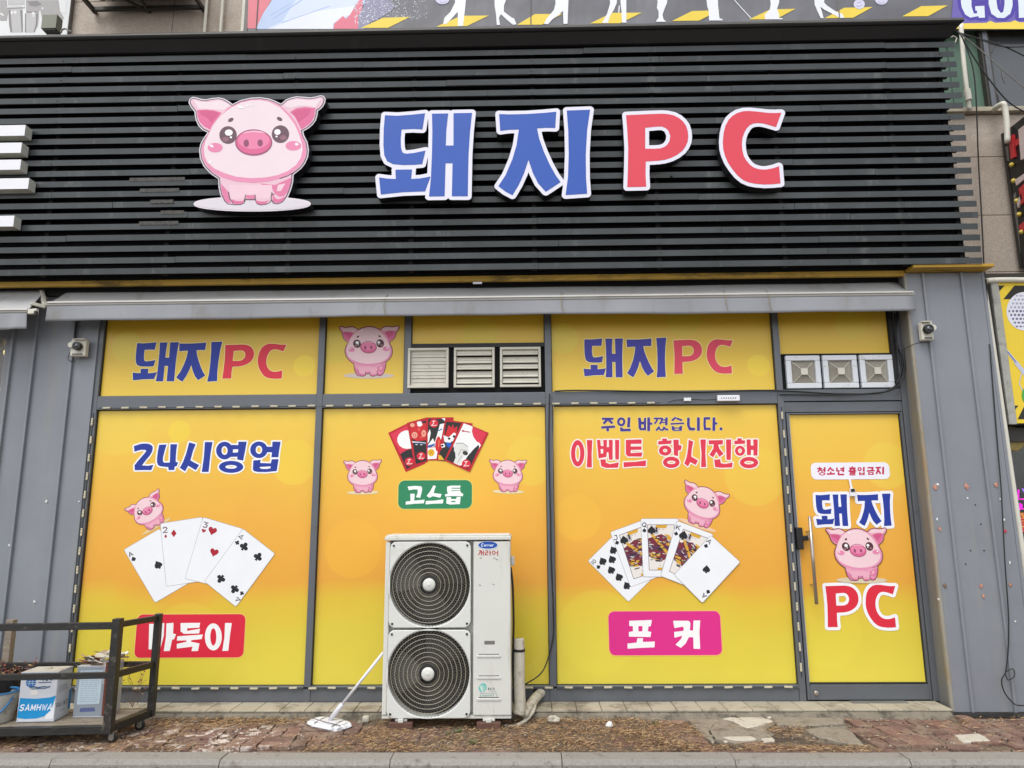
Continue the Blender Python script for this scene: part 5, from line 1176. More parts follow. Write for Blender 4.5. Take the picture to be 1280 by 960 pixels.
a.add(acrop('''r 22 345 235 310 225 285 265 290 305 330 310; r 18 395 262 370 265 362 300 395 305 400 262 402 310; r 17 425 258 425 312; r 16 427 275 455 258; r 17 475 258 475 312; r 16 477 275 503 258; r 17 522 262 522 312; r 15 522 238 523 248
r 15 555 285 590 280 575 258 552 275 556 305 592 308; r 17 618 258 618 312; r 16 620 275 655 256''', 590, 670, 24), ink((226, 240, 252)))
a.build('brand_badge', ac, 'blue oval badge')
a = Art(AY0); a.add(acrop('''r 20 205 440 262 440 240 510 185 570; r 20 215 490 255 482; r 26 285 435 285 575; r 18 285 500 335 500; r 26 342 435 342 582
r 22 400 445 475 445 475 500 405 505 405 565 480 558; r 26 540 435 540 580; r 20 545 505 578 505; o 650 500 50 64 22; r 18 700 500 755 500; r 26 770 432 770 592''', 590, 670, 24), ink((190, 50, 56))); a.build('brand_lettering', ac, 'red Korean lettering')
a = Art(AY0); a.add(acrop('e 340 370 120 150 .5', 590, 845, 25.6), ink((120, 196, 186))); a.add(acrop('r 16 260 330 420 420; r 14 270 400 420 470; r 14 300 280 440 370; p 240 300 330 330 360 480 330 540', 590, 845, 25.6), ink((206, 226, 216)))
a.add(acrop('''r 14 520 375 520 440; r 12 520 378 565 378; r 12 520 408 560 408; r 12 520 438 565 438; r 14 625 380 590 385 585 430 628 438; o 690 408 32 36 13; r 9 545 498 600 498; r 9 625 498 680 498; r 9 700 498 765 498''', 590, 845, 25.6), ink((40, 96, 96)))
a.add(acrop('p 266 546 794 546 794 684 266 684 / 274 554 786 554 786 676 274 676', 590, 845, 25.6), ink((70, 150, 140)))
a.add(acrop('r 9 320 590 320 650; r 9 350 650 350 605 375 605 375 650; r 9 395 600 408 650 425 600; r 9 440 628 468 628 462 602 440 615 442 648 468 650; r 9 490 605 490 650; r 9 492 615 512 603; r 9 530 590 530 650 550 650; r 9 520 606 552 606; r 9 570 628 600 628 594 602 570 615 572 648 600 650; r 9 620 605 620 650; r 9 622 615 645 603; r 9 680 590 680 650; r 9 655 592 710 592', 590, 845, 25.6), ink((120, 172, 166)))
a.build('eco_badge', ac, 'small teal eco inverter badge')
sm = MB()
for x, y in ((601, 697), (618, 697), (621, 699), (600, 731), (617, 730)):
    X, Z = P(x, y, AY0); sm.obox((X - .008, AY0 - .001, Z), (X + .008, AY0 - .001, Z - .005), .004, .002, (0, 1, 0))
apart(sm, 'tape_marks', MAT['greycable'])
for cx_ in (P(501, 905, AY0)[0], P(611, 903, AY0)[0]):
    m = MB(); m.box(cx_ - .045, cx_ + .045, AY0 + .005, AY0 + .30, .055, .075); m.box(cx_ - .02, cx_ + .02, AY0 - .02, AY0 + .005, .052, .08); apart(m, 'foot', MAT['ac'], .004)
    for dy in (0, .22): tag(MB().box(cx_ - .09, cx_ + .09, AY0 - .02 + dy, AY0 + .08 + dy, -.01, .053).build('support_brick', MAT['brick'], bevel=.006), 'reddish brown brick under the %s %s foot of the outdoor unit' % ('front' if dy == 0 else 'rear', 'left' if cx_ < -.6 else 'right'), 'brick', 'bricks carrying the outdoor unit')
# side cover, pipes
apart(MB().box(AX1 - .0, AX1 + .03, AY0 + .12, AY1 - .02, 1.18, 1.25), 'side_cover', MAT['ac'], .01)
cable([Q(638.5, 709, -.45), Q(641, 735, -.45), Q(642, 780, -.45), Q(641, 830, -.45), Q(643, 880, -.45)], .009, 'black cable down the right side of the outdoor unit')
cable([Q(648, 798, -.42), Q(649, 815, -.43), Q(649, 850, -.44), Q(650, 880, -.45), Q(648, 893, -.46)], .045, 'fat white wrapped pipe standing up against the unit right side', 'insulated_pipe', MAT['insul'], 'pipe', 12)
tag(MB().tube([Q(649, 811, -.43), Q(649, 814, -.43)], .049, 12).build('black_tape', MAT['black']), 'black tape band round the upright wrapped pipe', 'tape')
cable([Q(654, 893, -.44), Q(660, 885, -.36), Q(668, 874, -.2), Q(674, 868, -.06), Q(678, 864, .0)], .038, 'wrapped pipe bending from the unit into the base rail', 'insulated_pipe', MAT['insul'], 'pipe', 12)
cable([Q(630, 908, -.52), Q(643, 908, -.5), Q(656, 901, -.44), Q(666, 889, -.36), Q(670, 874, -.2), Q(674, 867, -.08)], .016, 'thin dirty white drain hose curling over the ground by the unit', 'drain_hose', MAT['insul'], 'hose', 8)
tag(MB().lathe(Q(674, 866, -.034), [(.052, .004), (.052, -.002)], 18, 'Y').build('pipe_hole', MAT['backing']), 'dark hole in the base rail where the wrapped pipe enters', 'hole')

# ================================================================== MOP
mp = thing('flat_mop', (*G(412, 905), 0), 'white flat mop lying by the step with its handle leaning on the outdoor unit', 'mop')
c = Vector((*G(412, 903.5, .025), .028)); ax = Vector((*G(438, 909, .02), .02)) - Vector((*G(388, 899, .02), .02)); ax.z = 0; ax.normalize(); ay = Vector((-ax.y, ax.x, 0))
def mslab(L_, W_, z0, z1, n=40, wob=0):
    mb = MB(); r = random.Random(2); rings = []
    for (kk, z) in ((.93, z0), (1, z0 + (z1 - z0) * .4), (.97, z0 + (z1 - z0) * .8), (.86, z1)):
        rg = []
        for q in range(n):
            t = 2 * math.pi * q / n; cx_, cy_ = math.copysign(abs(math.cos(t)) ** .55, math.cos(t)), math.copysign(abs(math.sin(t)) ** .75, math.sin(t))
            w = 1 + r.uniform(-wob, wob); p = c + ax * (L_ / 2 * cx_ * kk * w) + ay * (W_ / 2 * cy_ * kk * w); rg.append((p.x, p.y, z + r.uniform(-wob, wob) * .04))
        rings.append(rg)
    for rg in rings: mb.v += rg
    for j in range(3):
        for q in range(n): a_ = j * n + q; b_ = j * n + (q + 1) % n; mb.f.append((a_, b_, b_ + n, a_ + n)); mb.mi.append(0)
    mb.f.append(tuple(range(3 * n, 4 * n))); mb.mi.append(0); return mb
mslab(.37, .20, 0.002, .035, wob=.05).build('pad', MAT['mopwhite'], mp)
mslab(.31, .13, .035, .044).build('base_plate', MAT['handle_white'], mp)
for k in (-1, 1):
    m = MB(); p0 = c + ax * (.09 * k) + ay * .1; p1 = c + ax * (.09 * k + .03) - ay * .1; m.tube([(p0.x, p0.y, .038), ((p0.x + p1.x) / 2, (p0.y + p1.y) / 2, .047), (p1.x, p1.y, .038)], .0035, 6); m.build('strap', MAT['greycable'], mp)
m = MB(); p0 = c - ax * .17 - ay * .03; p1 = c + ax * .17 - ay * .06; m.tube([(p0.x, p0.y, .046), ((p0.x + p1.x) / 2, (p0.y + p1.y) / 2 - .02, .048), (p1.x, p1.y, .044)], .0035, 6); m.build('strap', MAT['greycable'], mp)
hx, hz = P(479, 820, -.55); top = Vector((AX0 - .012, -.52, hz + .02)); bot = Vector((c.x, c.y, .045))
d = (top - bot).normalized(); MB().tube([bot, bot + d * .13, bot + d * .15], [.017, .020, .014], 12).build('socket', MAT['handle_white'], mp, smooth=True)
MB().tube([bot + d * .14, top], .0115, 12).build('handle', MAT['handle_white'], mp, smooth=True)
tag(MB().box(-1.29, -1.235, -.42, -.37, -.005, .045).build('stone', MAT['paleconcrete'], bevel=.015), 'grey white pebble right behind the mop head', 'stone')
# hanging rag at the unit's left side
mb = MB(); pts = []
for j in range(9):
    for i in range(4):
        z = .62 - j * .065; mb.v.append((AX0 - .004 - .03 * math.sin(j / 8 * 3.1) * (i / 3) - .008 * (i % 2), -.50 + i * .06, z))
for j in range(8):
    for i in range(3): a_ = j * 4 + i; mb.f.append((a_, a_ + 1, a_ + 5, a_ + 4)); mb.mi.append(0)
o = mb.build('cloth_rag', MAT['mopwhite'], smooth=True); md = o.modifiers.new('t', 'SOLIDIFY'); md.thickness = .004; tag(o, 'limp white rag hanging on the left side of the outdoor unit', 'rag')

# ================================================================== UPPER BUILDING AND NEIGHBOURS
def PXX(px, py, X):                    # photo point on the plane x = X
    d = _ray(px, py); t = (X - CAM[0]) / d[0]; return (CAM[1] + d[1] * t, CAM[2] + d[2] * t)
ub = thing('upper_building', (0, .3, 3.7), 'granite faced upper storey rising behind the slatted fascia', 'building')
MB().box(-9, 9, .30, .6, 3.7, 7.6).build('wall', MAT['soil'], ub)
def gtile(x0, x1, z0, z1): MB().box(x0 + .003, x1 - .003, .25, .30, z0 + .003, z1 - .003).build('granite_tile', MAT['granite'], ub, bevel=.002)
jx = P(216, 25, .25)[0]
for a, b in ((-4.70, jx), (jx, jx + .93), (jx + .93, -2.74)):
    for c, d_ in ((5.5, 6.1), (6.1, 6.9), (6.9, 7.5)): gtile(a, b, c, d_)
for a, b in ((3.7, 5.02), (5.02, 6.3), (6.3, 7.6)):
    for c, d_ in ((3.72, 3.815), (3.815, 4.387), (4.387, 4.993), (4.993, 5.442)): gtile(a, b, c, d_)
MB().box(3.9, 7.6, .19, .299, 5.446, 5.494).build('window_ledge', mat('stone_ledge', (182, 172, 152), .8, .1, 10, dirt=((110, 104, 88), .7, 7, .52)), ub, bevel=.004)
MB().box(4.2, 4.60, .26, .299, 5.495, 6.6).build('green_panel', MAT['greenpanel'], ub)
for xx in (4.30, 4.47): MB().box(xx - .004, xx + .004, .254, .26, 5.495, 6.6).build('panel_joint', mat('green_joint', (64, 92, 76), .6), ub)
MB().box(4.60, 4.69, .20, .298, 5.495, 6.6).build('window_frame', MAT['darksteel'], ub, bevel=.003)
MB().box(4.62, 4.665, .185, .1999, 5.495, 6.6).build('window_mullion', MAT['frame'], ub, bevel=.003)
MB().box(4.69, 7.6, .25, .298, 6.30, 6.38).build('window_frame', MAT['darksteel'], ub)
MB().box(4.69, 7.6, .262, .27, 5.495, 6.30).build('window_pane', MAT['glassdark'], ub)
fl = MB(); fl.cur = 0
for pts in ([(1236, 104), (1240, 118), (1244, 128), (1250, 137), (1246, 137), (1239, 120)], [(1243, 110), (1248, 121), (1250, 131), (1247, 134), (1243, 122)]):
    fl.prism([P(x, y, .258) for x, y in pts], .256, .2615)
fl.build('torn_film', MAT['cable'], ub)
for pts in ([(1240, 66), (1243, 60), (1248, 54), (1249, 52)], [(1252, 88), (1253, 96), (1256, 103)]):
    MB().tube([(P(x, y, .259)[0], .259, P(x, y, .259)[1]) for x, y in pts], .004, 5).build('scratch', MAT['greycable'], ub)
# pipes
cable([Q(1201, 30, .1), Q(1204, 70, .1), Q(1208, 108, .1), Q(1212, 138, .14)], .021, 'white plastic downpipe beside the green panel at the right end of the fascia', 'downpipe', MAT['whitepipe'], 'pipe', 14)
tag(MB().tube([Q(1208.5, 112, .1), Q(1211, 125, .11)], .030, 14).build('pipe_collar', MAT['whitepipe']), 'white collar low on the downpipe beside the green panel', 'pipe collar')
cable([Q(1242, 137, .2), Q(1247, 133, .12), Q(1254, 130, .06), Q(1256, 136, .06), Q(1258, 150, .06), Q(1259.5, 178, .06)], .026, 'white elbow pipe coming over the stone ledge at the right', 'elbow_pipe', MAT['whitepipe'], 'pipe', 14)
for k, px in enumerate((257, 277)):
    X_ = P(px, 20, .2)[0]; tag(MB().tube([(X_, .2, 5.6), (X_, .2, 7.4)], .016, 10).build('conduit', MAT['whitepipe']), ('thin cream conduit on the granite, nearest the steel bracket', 'thin cream conduit on the granite, nearest the golf banner')[k], 'conduit', 'cream conduits on the granite wall')
MB().box(-2.875, -2.84, .18, .299, 5.6, 7.5).build('edge_trim', MAT['whitepipe'], ub); MB().box(-2.838, -2.80, .16, .299, 5.6, 7.5).build('edge_trim', MAT['greycable'], ub)
# steel bracket with a unit's underside at the top edge
sb = thing('steel_bracket', (-3.6, -.1, 6.4), 'rusty steel bracket carrying an outdoor unit above the fascia at the top left', 'bracket')
by0, by1 = -.46, .24; B0, bz = P(117, 12.5, .2); B1 = P(253, 8, .2)[0]
for nm, a, b in (('front_angle', (B0, by0, bz), (B1, by0, bz)), ('rear_angle', (B0, by1 - .05, bz), (B1, by1 - .05, bz)), ('middle_angle', (B0, -.0, bz + .005), (B1, -.0, bz + .005)), ('side_angle', (B0, by0, bz + .0), (B0, by1, bz)), ('side_angle', (B1, by0, bz), (B1, by1, bz))):
    MB().obox(a, b, .035, .038).build(nm, MAT['darksteel'], sb)
for a, b in ((((B0 + B1) / 2, by0, bz - .006), ((B0 + B1) / 2, by1, bz - .006)), ((B0, by0, bz - .008), ((B0 + B1) / 2, by1, bz - .008))): MB().obox(a, b, .025, .02).build('cross_bar', MAT['darksteel'], sb)
for a in (B0, B1): MB().obox((a, by0, bz), (a, by0, bz + .9), .03, .03, (0, 1, 0)).build('upright', MAT['darksteel'], sb)
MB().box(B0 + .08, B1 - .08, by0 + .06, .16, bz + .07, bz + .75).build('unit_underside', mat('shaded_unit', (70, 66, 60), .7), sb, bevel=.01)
for q in range(9): MB().box(B0 + .12 + q * .1, B0 + .15 + q * .1, by0 + .08, .14, bz + .055, bz + .069).build('drip_rib', MAT['darksteel'], sb)
# black and white poster, top left
po = thing('wall_poster', (-5.2, .2, 5.9), 'black and white poster of two trouser legs at the top left corner', 'poster')
MB().box(-6.6, -4.69, .2, .249, 5.9, 7.5).build('board', mat('poster_white', (234, 236, 236), .5, .03, 4), po); MB().box(-4.688, -4.682, .195, .249, 5.9, 7.5).build('frame_edge', MAT['greycable'], po)
a = Art(.2)
a.add(crop(shapes('p 0 0 90 0 100 120 115 150 90 275 0 275; p 560 0 780 0 800 150 860 250 700 260 560 250 540 150; p 345 0 580 0 560 110 520 150 350 150'), 0, 0, 10.667, .2), ink((178, 174, 174)))
a.add(crop(shapes('p 115 125 300 120 300 240 310 340 300 430 140 430 125 330 115 220; p 350 150 520 150 520 240 505 340 460 430 330 430 335 300; p 85 90 330 80 335 105 250 120 90 125; p 100 0 330 0 330 60 110 70'), 0, 0, 10.667, .2), ink((200, 198, 198)))
a.add(crop(shapes('p 115 128 140 128 150 260 165 430 140 430 122 330; p 270 140 300 130 306 430 290 430; p 350 152 520 152 515 170 360 175; p 335 180 350 180 350 430 332 430; p 480 180 515 180 500 340 462 430 450 430 478 320; p 90 112 330 98 330 108 95 126; p 370 20 500 10 560 60 480 90 400 80'), 0, 0, 10.667, .2), ink((144, 140, 142)))
a.add(crop(shapes('e 160 170 16 22; e 205 165 20 20; e 445 180 22 20; e 450 215 10 14; e 312 88 14 12; e 568 112 12 14; p 0 170 30 175 60 215 20 205; p 785 0 890 0 880 180 820 170'), 0, 0, 10.667, .2), ink((240, 240, 240)))
a.build('printed_figure', po)
fx0, fz1 = P(53, 18, -.12); fx1, fz0 = P(69.5, 35, -.12); t = thing('floodlight', (fx0, -.12, fz0), 'small grey square floodlight in front of the black and white poster', 'floodlight')
MB().box(fx0, fx1, -.12, -.03, fz0, fz1).build('case', mat('floodlight_grey', (128, 130, 116), .5, .06, 9), t, bevel=.004)
for q in range(4): MB().box(fx0 + .01, fx1 - .01, -.11 + q * .02, -.10 + q * .02, fz0 - .012, fz0 - .0005).build('cooling_fin', MAT['darksteel'], t)
MB().obox((fx0 + .06, -.03, fz0 + .05), (fx0 + .06, .2, fz0 + .05), .03, .03).build('arm', MAT['darksteel'], t)
cable([Q(76, 41, -.1), Q(78, 37, -.1), Q(82, 36, -.1), Q(85, 38, -.1), Q(90, 40, -.1)], .008, 'curl of grey cable on top of the fascia below the poster edge', m=MAT['greycable'])
# golf banner
BY = .15
gb = thing('golf_banner', (1.2, BY, 6.31), 'long grey banner with yellow bars and white golfer legs behind the fascia top', 'banner')
bm = NT('banner_grey'); c0 = bm.mix(bm.rng(bm.noise(1.2, 3, .5, stretch=(1, 1, 2)), .3, .7), L4((104, 104, 110)), L4((124, 124, 130))); bm.link(c0, bm.b.inputs['Base Color']); bm.b.inputs['Roughness'].default_value = .5; bm.bump(bm.noise(2.5, 2, .5, stretch=(1.6, 1, .7)), .35, .06)
MB().box(-2.79, 7.0, BY, BY + .02, 6.312, 7.5).build('banner_sheet', bm.m, gb)
a = Art(BY)
c8 = lambda spec, x0: crop(shapes(spec), x0, 0, 8, BY)
ext = lambda shp: shp
a.add(c8('p 95 -400 320 0 300 20 160 285 75 285', 300), ink((236, 132, 146)))
a.add(c8('p 320 0 900 -300 1400 0 1180 60 1180 290 160 290 230 140', 300), ink((196, 214, 246)))
a.add(c8('p 560 0 900 -300 1250 0 1150 70 1150 90 930 240 930 290 260 290 420 220', 300), ink((222, 232, 250)))
a.add(c8('p 700 120 1150 60 1100 150 930 230 930 290 300 290', 300), ink((240, 244, 252)))
a.add(c8('r 9 330 190 620 0; r 6 300 160 500 40; r 7 420 230 900 60', 300), ink((170, 192, 240)))
a.add(c8('p 935 290 940 240 1030 160 1060 190 1100 150 1190 0 1230 0 1220 120 1180 290', 300), ink((232, 126, 146)))
a.add(c8('p 1180 290 1185 160 1240 60 1250 0 1480 0 1560 60 1500 120 1400 180 1300 230 1240 290', 300), ink((150, 148, 172)))
rr_ = random.Random(4); specs = []
for _ in range(330):
    u = rr_.random() ** 1.4; x = 1150 + u * 720; y = rr_.uniform(0, 250) * (1 - .25 * u); w = rr_.uniform(2.5, 7.5) * (1 - .4 * u); specs.append('e %.0f %.0f %.1f %.1f' % (x, y, w, w * rr_.uniform(.6, 1)))
for sp_ in specs: a.loops([c8(sp_, 300)[0][0][::5]], ink((238, 238, 250)))
a.lev += 1
yb = (248, 218, 84)
a.add(c8('p 90 280 360 280 580 170 310 180', 440) , ink(yb)); a.add(c8('p 840 270 1150 262 1370 156 1090 160', 440), ink(yb)); a.add(c8('p 690 250 940 248 1145 140 870 142', 560), ink(yb))
a.add(c8('p 300 236 600 234 820 128 520 130', 700), ink(yb)); a.add(c8('p 0 212 270 208 480 104 200 112', 840), ink(yb)); a.add(c8('p 770 196 1040 194 1235 90 980 96', 840), ink(yb))
a.add(c8('p 405 184 690 180 885 72 600 80', 980), ink(yb)); a.add(c8('p 60 166 320 164 515 56 250 64', 1120), ink(yb))
lw = (246, 248, 252)
for sp_, x0 in (('p 1030 -250 1145 -250 1140 0 1130 100 1110 262 1060 262 1058 120 1000 185 940 245 912 238 925 180 985 120 1030 30', 440), ('p 465 -250 590 -250 580 0 560 60 560 120 640 180 660 185 685 245 650 250 600 210 530 145 510 180 520 252 488 252 480 140 466 60', 560),
    ('p 1070 -250 1210 -250 1205 0 1200 120 1195 240 1155 242 1150 110 1110 150 1050 190 1000 245 960 240 985 190 1060 100 1075 40', 560), ('p 490 -250 570 -250 568 30 540 100 500 160 480 232 420 232 470 140 500 40; p 595 -250 665 -250 662 210 668 228 620 228 615 120 605 30; p 588 60 600 60 592 130 580 130', 700),
    ('p 960 -250 1085 -250 1070 30 1045 90 1025 150 1035 195 1060 220 960 220 965 205 985 180 985 120 968 80 975 30', 700), ('p 320 -250 450 -250 460 60 470 150 475 185 505 195 505 206 370 208 365 110 350 60', 840), ('p 960 -250 1075 -250 1070 30 1050 90 1070 150 1070 182 1105 186 1105 196 930 196 925 150 975 100 985 50', 840),
    ('p 290 -250 410 -250 400 30 430 60 520 120 580 140 600 180 560 184 500 150 400 100 362 70 380 130 395 184 365 184 330 110 305 50', 980), ('r 8 400 -240 790 188', 840)):
    a.add(c8(sp_, x0), ink(lw))
a.add(c8('e 900 10 64 44; e 750 45 56 48', 840) if False else c8('e 905 0 68 46', 440), ink((214, 212, 236))); a.add(c8('e 750 45 56 48; e 972 0 64 50', 980), ink((220, 218, 240)))
a.add(c8('r 5 720 60 745 70 780 50; r 5 730 30 770 25; r 5 940 20 960 36 1000 30', 980), ink((160, 150, 190))); a.add(c8('r 5 880 20 905 34 940 22', 440), ink((160, 150, 190)))
# purple field and GOLF lettering
a.add(c8('p 600 -500 3600 -500 3600 240 545 252 560 100', 1120), ink((116, 104, 184)))
a.add(c8('p 545 236 700 236 900 232 940 212 990 232 1100 226 1140 224 1185 206 1230 226 3600 214 3600 300 545 292', 1120), ink((250, 222, 92)))
gs = c8('''p 670 -250 770 -250 870 -160 880 0 800 0 795 -60 765 -100 750 0 752 70 775 138 808 138 806 110 790 108 788 66 880 62 886 180 826 182 820 164 740 180 690 150 655 80 645 20 650 -60
p 1040 -250 1130 -200 1160 -60 1162 60 1140 140 1080 184 1010 182 950 140 922 40 925 -80 960 -200 / 1035 -190 1005 -120 1000 10 1012 90 1045 136 1070 120 1082 50 1080 -80 1062 -170
p 1200 -250 1330 -250 1330 90 1450 80 1450 176 1225 182 1222 60; p 1500 -250 1720 -250 1720 -180 1600 -180 1600 -80 1700 -80 1700 0 1600 0 1600 174 1500 176''', 1120)
a.add(gs, ink((84, 70, 170)), .035); a.add(gs, ink((232, 242, 250)))
a.build('banner_print', gb)
for xx in (-2.7, .1, 3.2, 6.8): MB().tube([(xx, BY - .004, 6.32), (xx, BY - .004, 7.5)], .006, 5).build('tie_rope', MAT['greycable'], gb)
# overhead cables at the right end of the fascia
cable([Q(1196, 40, -.1), Q(1222, 48, -.1), Q(1252, 58, -.15), Q(1290, 58, -.2)], .006, 'upper black overhead cable from the fascia end running right')
cable([Q(1198, 42, -.1), Q(1230, 50, -.1), Q(1260, 60, -.15), Q(1292, 76, -.2)], .007, 'black overhead cable from the fascia end, second from the top')
cable([Q(1200, 42, -.1), Q(1225, 62, -.1), Q(1252, 86, -.15), Q(1290, 118, -.2)], .005, 'light grey overhead cable slanting down across the dark window', m=MAT['greycable'])
cable([Q(1200, 42, -.1), Q(1220, 76, -.1), Q(1245, 110, -.1), Q(1264, 130, -.1), Q(1292, 146, -.12)], .007, 'lowest black overhead cable slanting steeply to the elbow pipe')
cable([Q(1204, 50, .05), Q(1215, 80, .05), Q(1220, 120, .06), Q(1223, 200, .15), Q(1227, 270, .15), Q(1230, 335, .1)], .0065, 'black cable hanging straight down past the fascia end over the granite')
cable([Q(1229, 335, -.05), Q(1232, 345, -.1), Q(1230, 350, -.16), Q(1233, 356, -.16), Q(1236, 430, -.15), Q(1243, 520, -.15), Q(1251, 610, -.15), Q(1262, 720, -.15), Q(1275, 860, -.15)], .006, 'black cable running down between the grey pier and the white pipe')
tag(MB().tube([Q(1188, 47, -.3), Q(1192, 45, -.3), Q(1196, 48, -.3), Q(1194, 53, -.3), Q(1189, 54, -.3)], .006, 6).build('wire_hook', MAT['cream']), 'cream wire hook under the right tip of the coping', 'hook')
# neighbour on the right: pipe, lightbox, shop window, red lettered sign
cable([(4.095, -.13, 3.62), (4.10, -.14, 3.0), (4.12, -.14, 1.5), (4.134, -.14, .6), (4.13, -.14, .02)], .026, 'white pipe running down the right edge of the grey pier', 'downpipe', MAT['whitepipe'], 'pipe', 12)
cable([Q(1234, 351, -.13), Q(1250, 350, -.13), Q(1285, 350, -.13), Q(1320, 350, -.13)], .024, 'short horizontal white pipe above the yellow golf lightbox', 'overflow_pipe', MAT['whitepipe'], 'pipe', 12)
nb = thing('neighbour_shop', (6.2, 0, 0), 'dark fronted neighbouring shop at the right edge under the golf lightbox', 'building')
MB().box(4.08, 8.2, .12, .3, -.02, 3.72).build('wall', mat('shop_dark_wall', (66, 68, 64), .7, .2, 6), nb)
MB().box(4.08, 8.2, .0, .119, 3.60, 3.715).build('lintel', MAT['darksteel'], nb)
MB().box(4.22, 8.2, .06, .115, .35, 2.27).build('shop_window', mat('neighbour_dark_glass', (44, 48, 50), .12, .5, 2.5, spec=.8, dirt=((96, 92, 84), .5, 2.2, .5)), nb)
MB().box(4.15, 4.22, .02, .119, .0, 2.3).build('window_frame', MAT['darksteel'], nb); MB().box(4.22, 8.2, .02, .119, 2.18, 2.30).build('window_frame', MAT['darksteel'], nb); MB().box(4.22, 8.2, .02, .119, 0, .35).build('window_base', MAT['darksteel'], nb)
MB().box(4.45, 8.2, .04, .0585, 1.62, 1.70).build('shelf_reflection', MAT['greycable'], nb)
X0, Z1 = P(1262, 543, .05); MB().lathe((X0 + .02, .055, Z1 - .04), [(.11, -.004), (.10, -.01)], 24, 'Y').build('round_sticker', mat('ochre_sticker', (150, 132, 70), .6, .2, 20), nb)
ne = thing('neon_words', (4.4, .02, 1.5), 'pink and cyan neon words in the dark shop window at the right edge', 'neon sign')
def neon(rgb):
    m = bpy.data.materials.new('neon_tube'); m.use_nodes = True; b = m.node_tree.nodes['Principled BSDF']; b.inputs['Base Color'].default_value = L4(rgb); b.inputs['Emission Color'].default_value = (*lin(rgb), 1); b.inputs['Emission Strength'].default_value = .5; return m
for rgb, segs in (((230, 40, 200), [[(1273, 612), (1273, 624), (1281, 624)], [(1277, 630), (1277, 636), (1282, 636)], [(1270.5, 629), (1270.5, 637), (1275, 637), (1275, 629)]]), ((40, 200, 220), [[(1263, 618), (1263, 624)], [(1266.5, 612), (1266.5, 623), (1271, 623)], [(1264.5, 627), (1264.5, 637), (1269, 637)]]), ((150, 110, 230), [[(1278, 611), (1283, 618)]])):
    for sg_ in segs: MB().tube([Q(x, y, .02) for x, y in sg_], .007, 6).build('tube', neon(rgb), ne)
X0, Z1 = P(1264.5, 641, .03); X1, Z0 = P(1292, 665, .03); fy = thing('flyer', (X0, .03, Z0), 'orange and yellow flyer stuck in the neighbour window below the neon', 'flyer')
MB().box(X0, X1, .03, .034, Z0, Z1).build('sheet', mat('flyer_orange', (246, 176, 80), .6), fy)
a = Art(.03); a.add([[[(X0, Z0), (X1, Z0), (X1, Z0 + .04), (X0, Z0 + .04)]]], ink((236, 70, 80)))
a.add(xf(shapes('r 1.6 1 9 4 9; r 1.6 2.5 9 2.5 6; r 1.6 6 9 6 6 8 6; r 1.6 10 9 10 6; r 1.6 10 7.5 12 7.5; r 1.6 12 9 12 6; r 1.2 1 4 12 4; r 1.2 1 2 10 2; r 1.2 1 .4 11 .4'), lambda x, y: (X0 + .008 + x * .010, Z0 + .058 + y * .012)), ink((226, 60, 70)))
a.build('flyer_print', fy)
lx0, lx1, lz0, lz1 = 4.178, 6.2, 2.325, 3.588; lb = thing('golf_lightbox', (5.0, -.12, lz0), 'yellow golf lightbox with hazard corners and a golf ball at the right edge', 'lightbox')
MB().box(lx0, lx1, -.105, .10, lz0, lz1).build('case', MAT['steel'], lb, bevel=.003)
for q in ((lx0 - .01, lx0 + .055, lz0 - .01, lz1 + .01),): MB().box(q[0], q[1], -.13, -.105, q[2], q[3]).build('frame_rail', mat('aged_frame', (166, 166, 158), .5, .15, 9, dirt=((104, 100, 84), .6, 14, .55)), lb, bevel=.003)
MB().box(lx0 + .055, lx1, -.118, -.105, lz0, lz1).build('face', mat('lightbox_yellow', (236, 204, 44), .4, .04, 2), lb)
a = Art(-.118); HZ = [(1243.5, 357), (1256, 357), (1244, 369)], [(1268, 357), (1284, 357), (1284, 366), (1266, 374), (1254, 374)], [(1261.5, 507), (1273, 507), (1261.8, 520)], [(1280, 508), (1292, 506), (1282, 524), (1272, 524)]
for h_ in HZ: a.add(crop([[[(x, y) for x, y in h_]]], 0, 0, 1, -.118), ink((40, 40, 36)))
a.add(crop(shapes('e 1280.5 389 22.5 24'), 0, 0, 1, -.118), ink((226, 226, 238)))
dm = []
for j in range(-4, 5):
    for i in range(-4, 5):
        u, v = i / 4.6 + (.11 if j % 2 else 0), j / 4.8
        if u * u + v * v < .92: dm.append([[(x, y) for x, y in ell(1280.5 + 22 * u, 389 + 23 * v, 1.9 * (1 - .5 * u * u), 1.7 * (1 - .5 * v * v), n=10)]])
for d_ in dm: a.loops([crop([d_], 0, 0, 1, -.118)[0][0]], ink((108, 110, 140) if d_[0][0][1] > 388 else (168, 170, 192)))
a.lev += 1
a.add(crop(shapes('r 3.2 1252 431 1270 453; r 5 1269 452 1288 476; r 1.2 1277 466 1274 480 1280 492'), 0, 0, 1, -.118), ink((196, 200, 220))); a.add(crop(shapes('r 1.3 1252 431 1270 453'), 0, 0, 1, -.118), ink((90, 96, 160)))
a.add(crop(shapes('e 1284 494 7 11'), 0, 0, 1, -.118), ink((80, 170, 70))); a.build('face_print', lb)
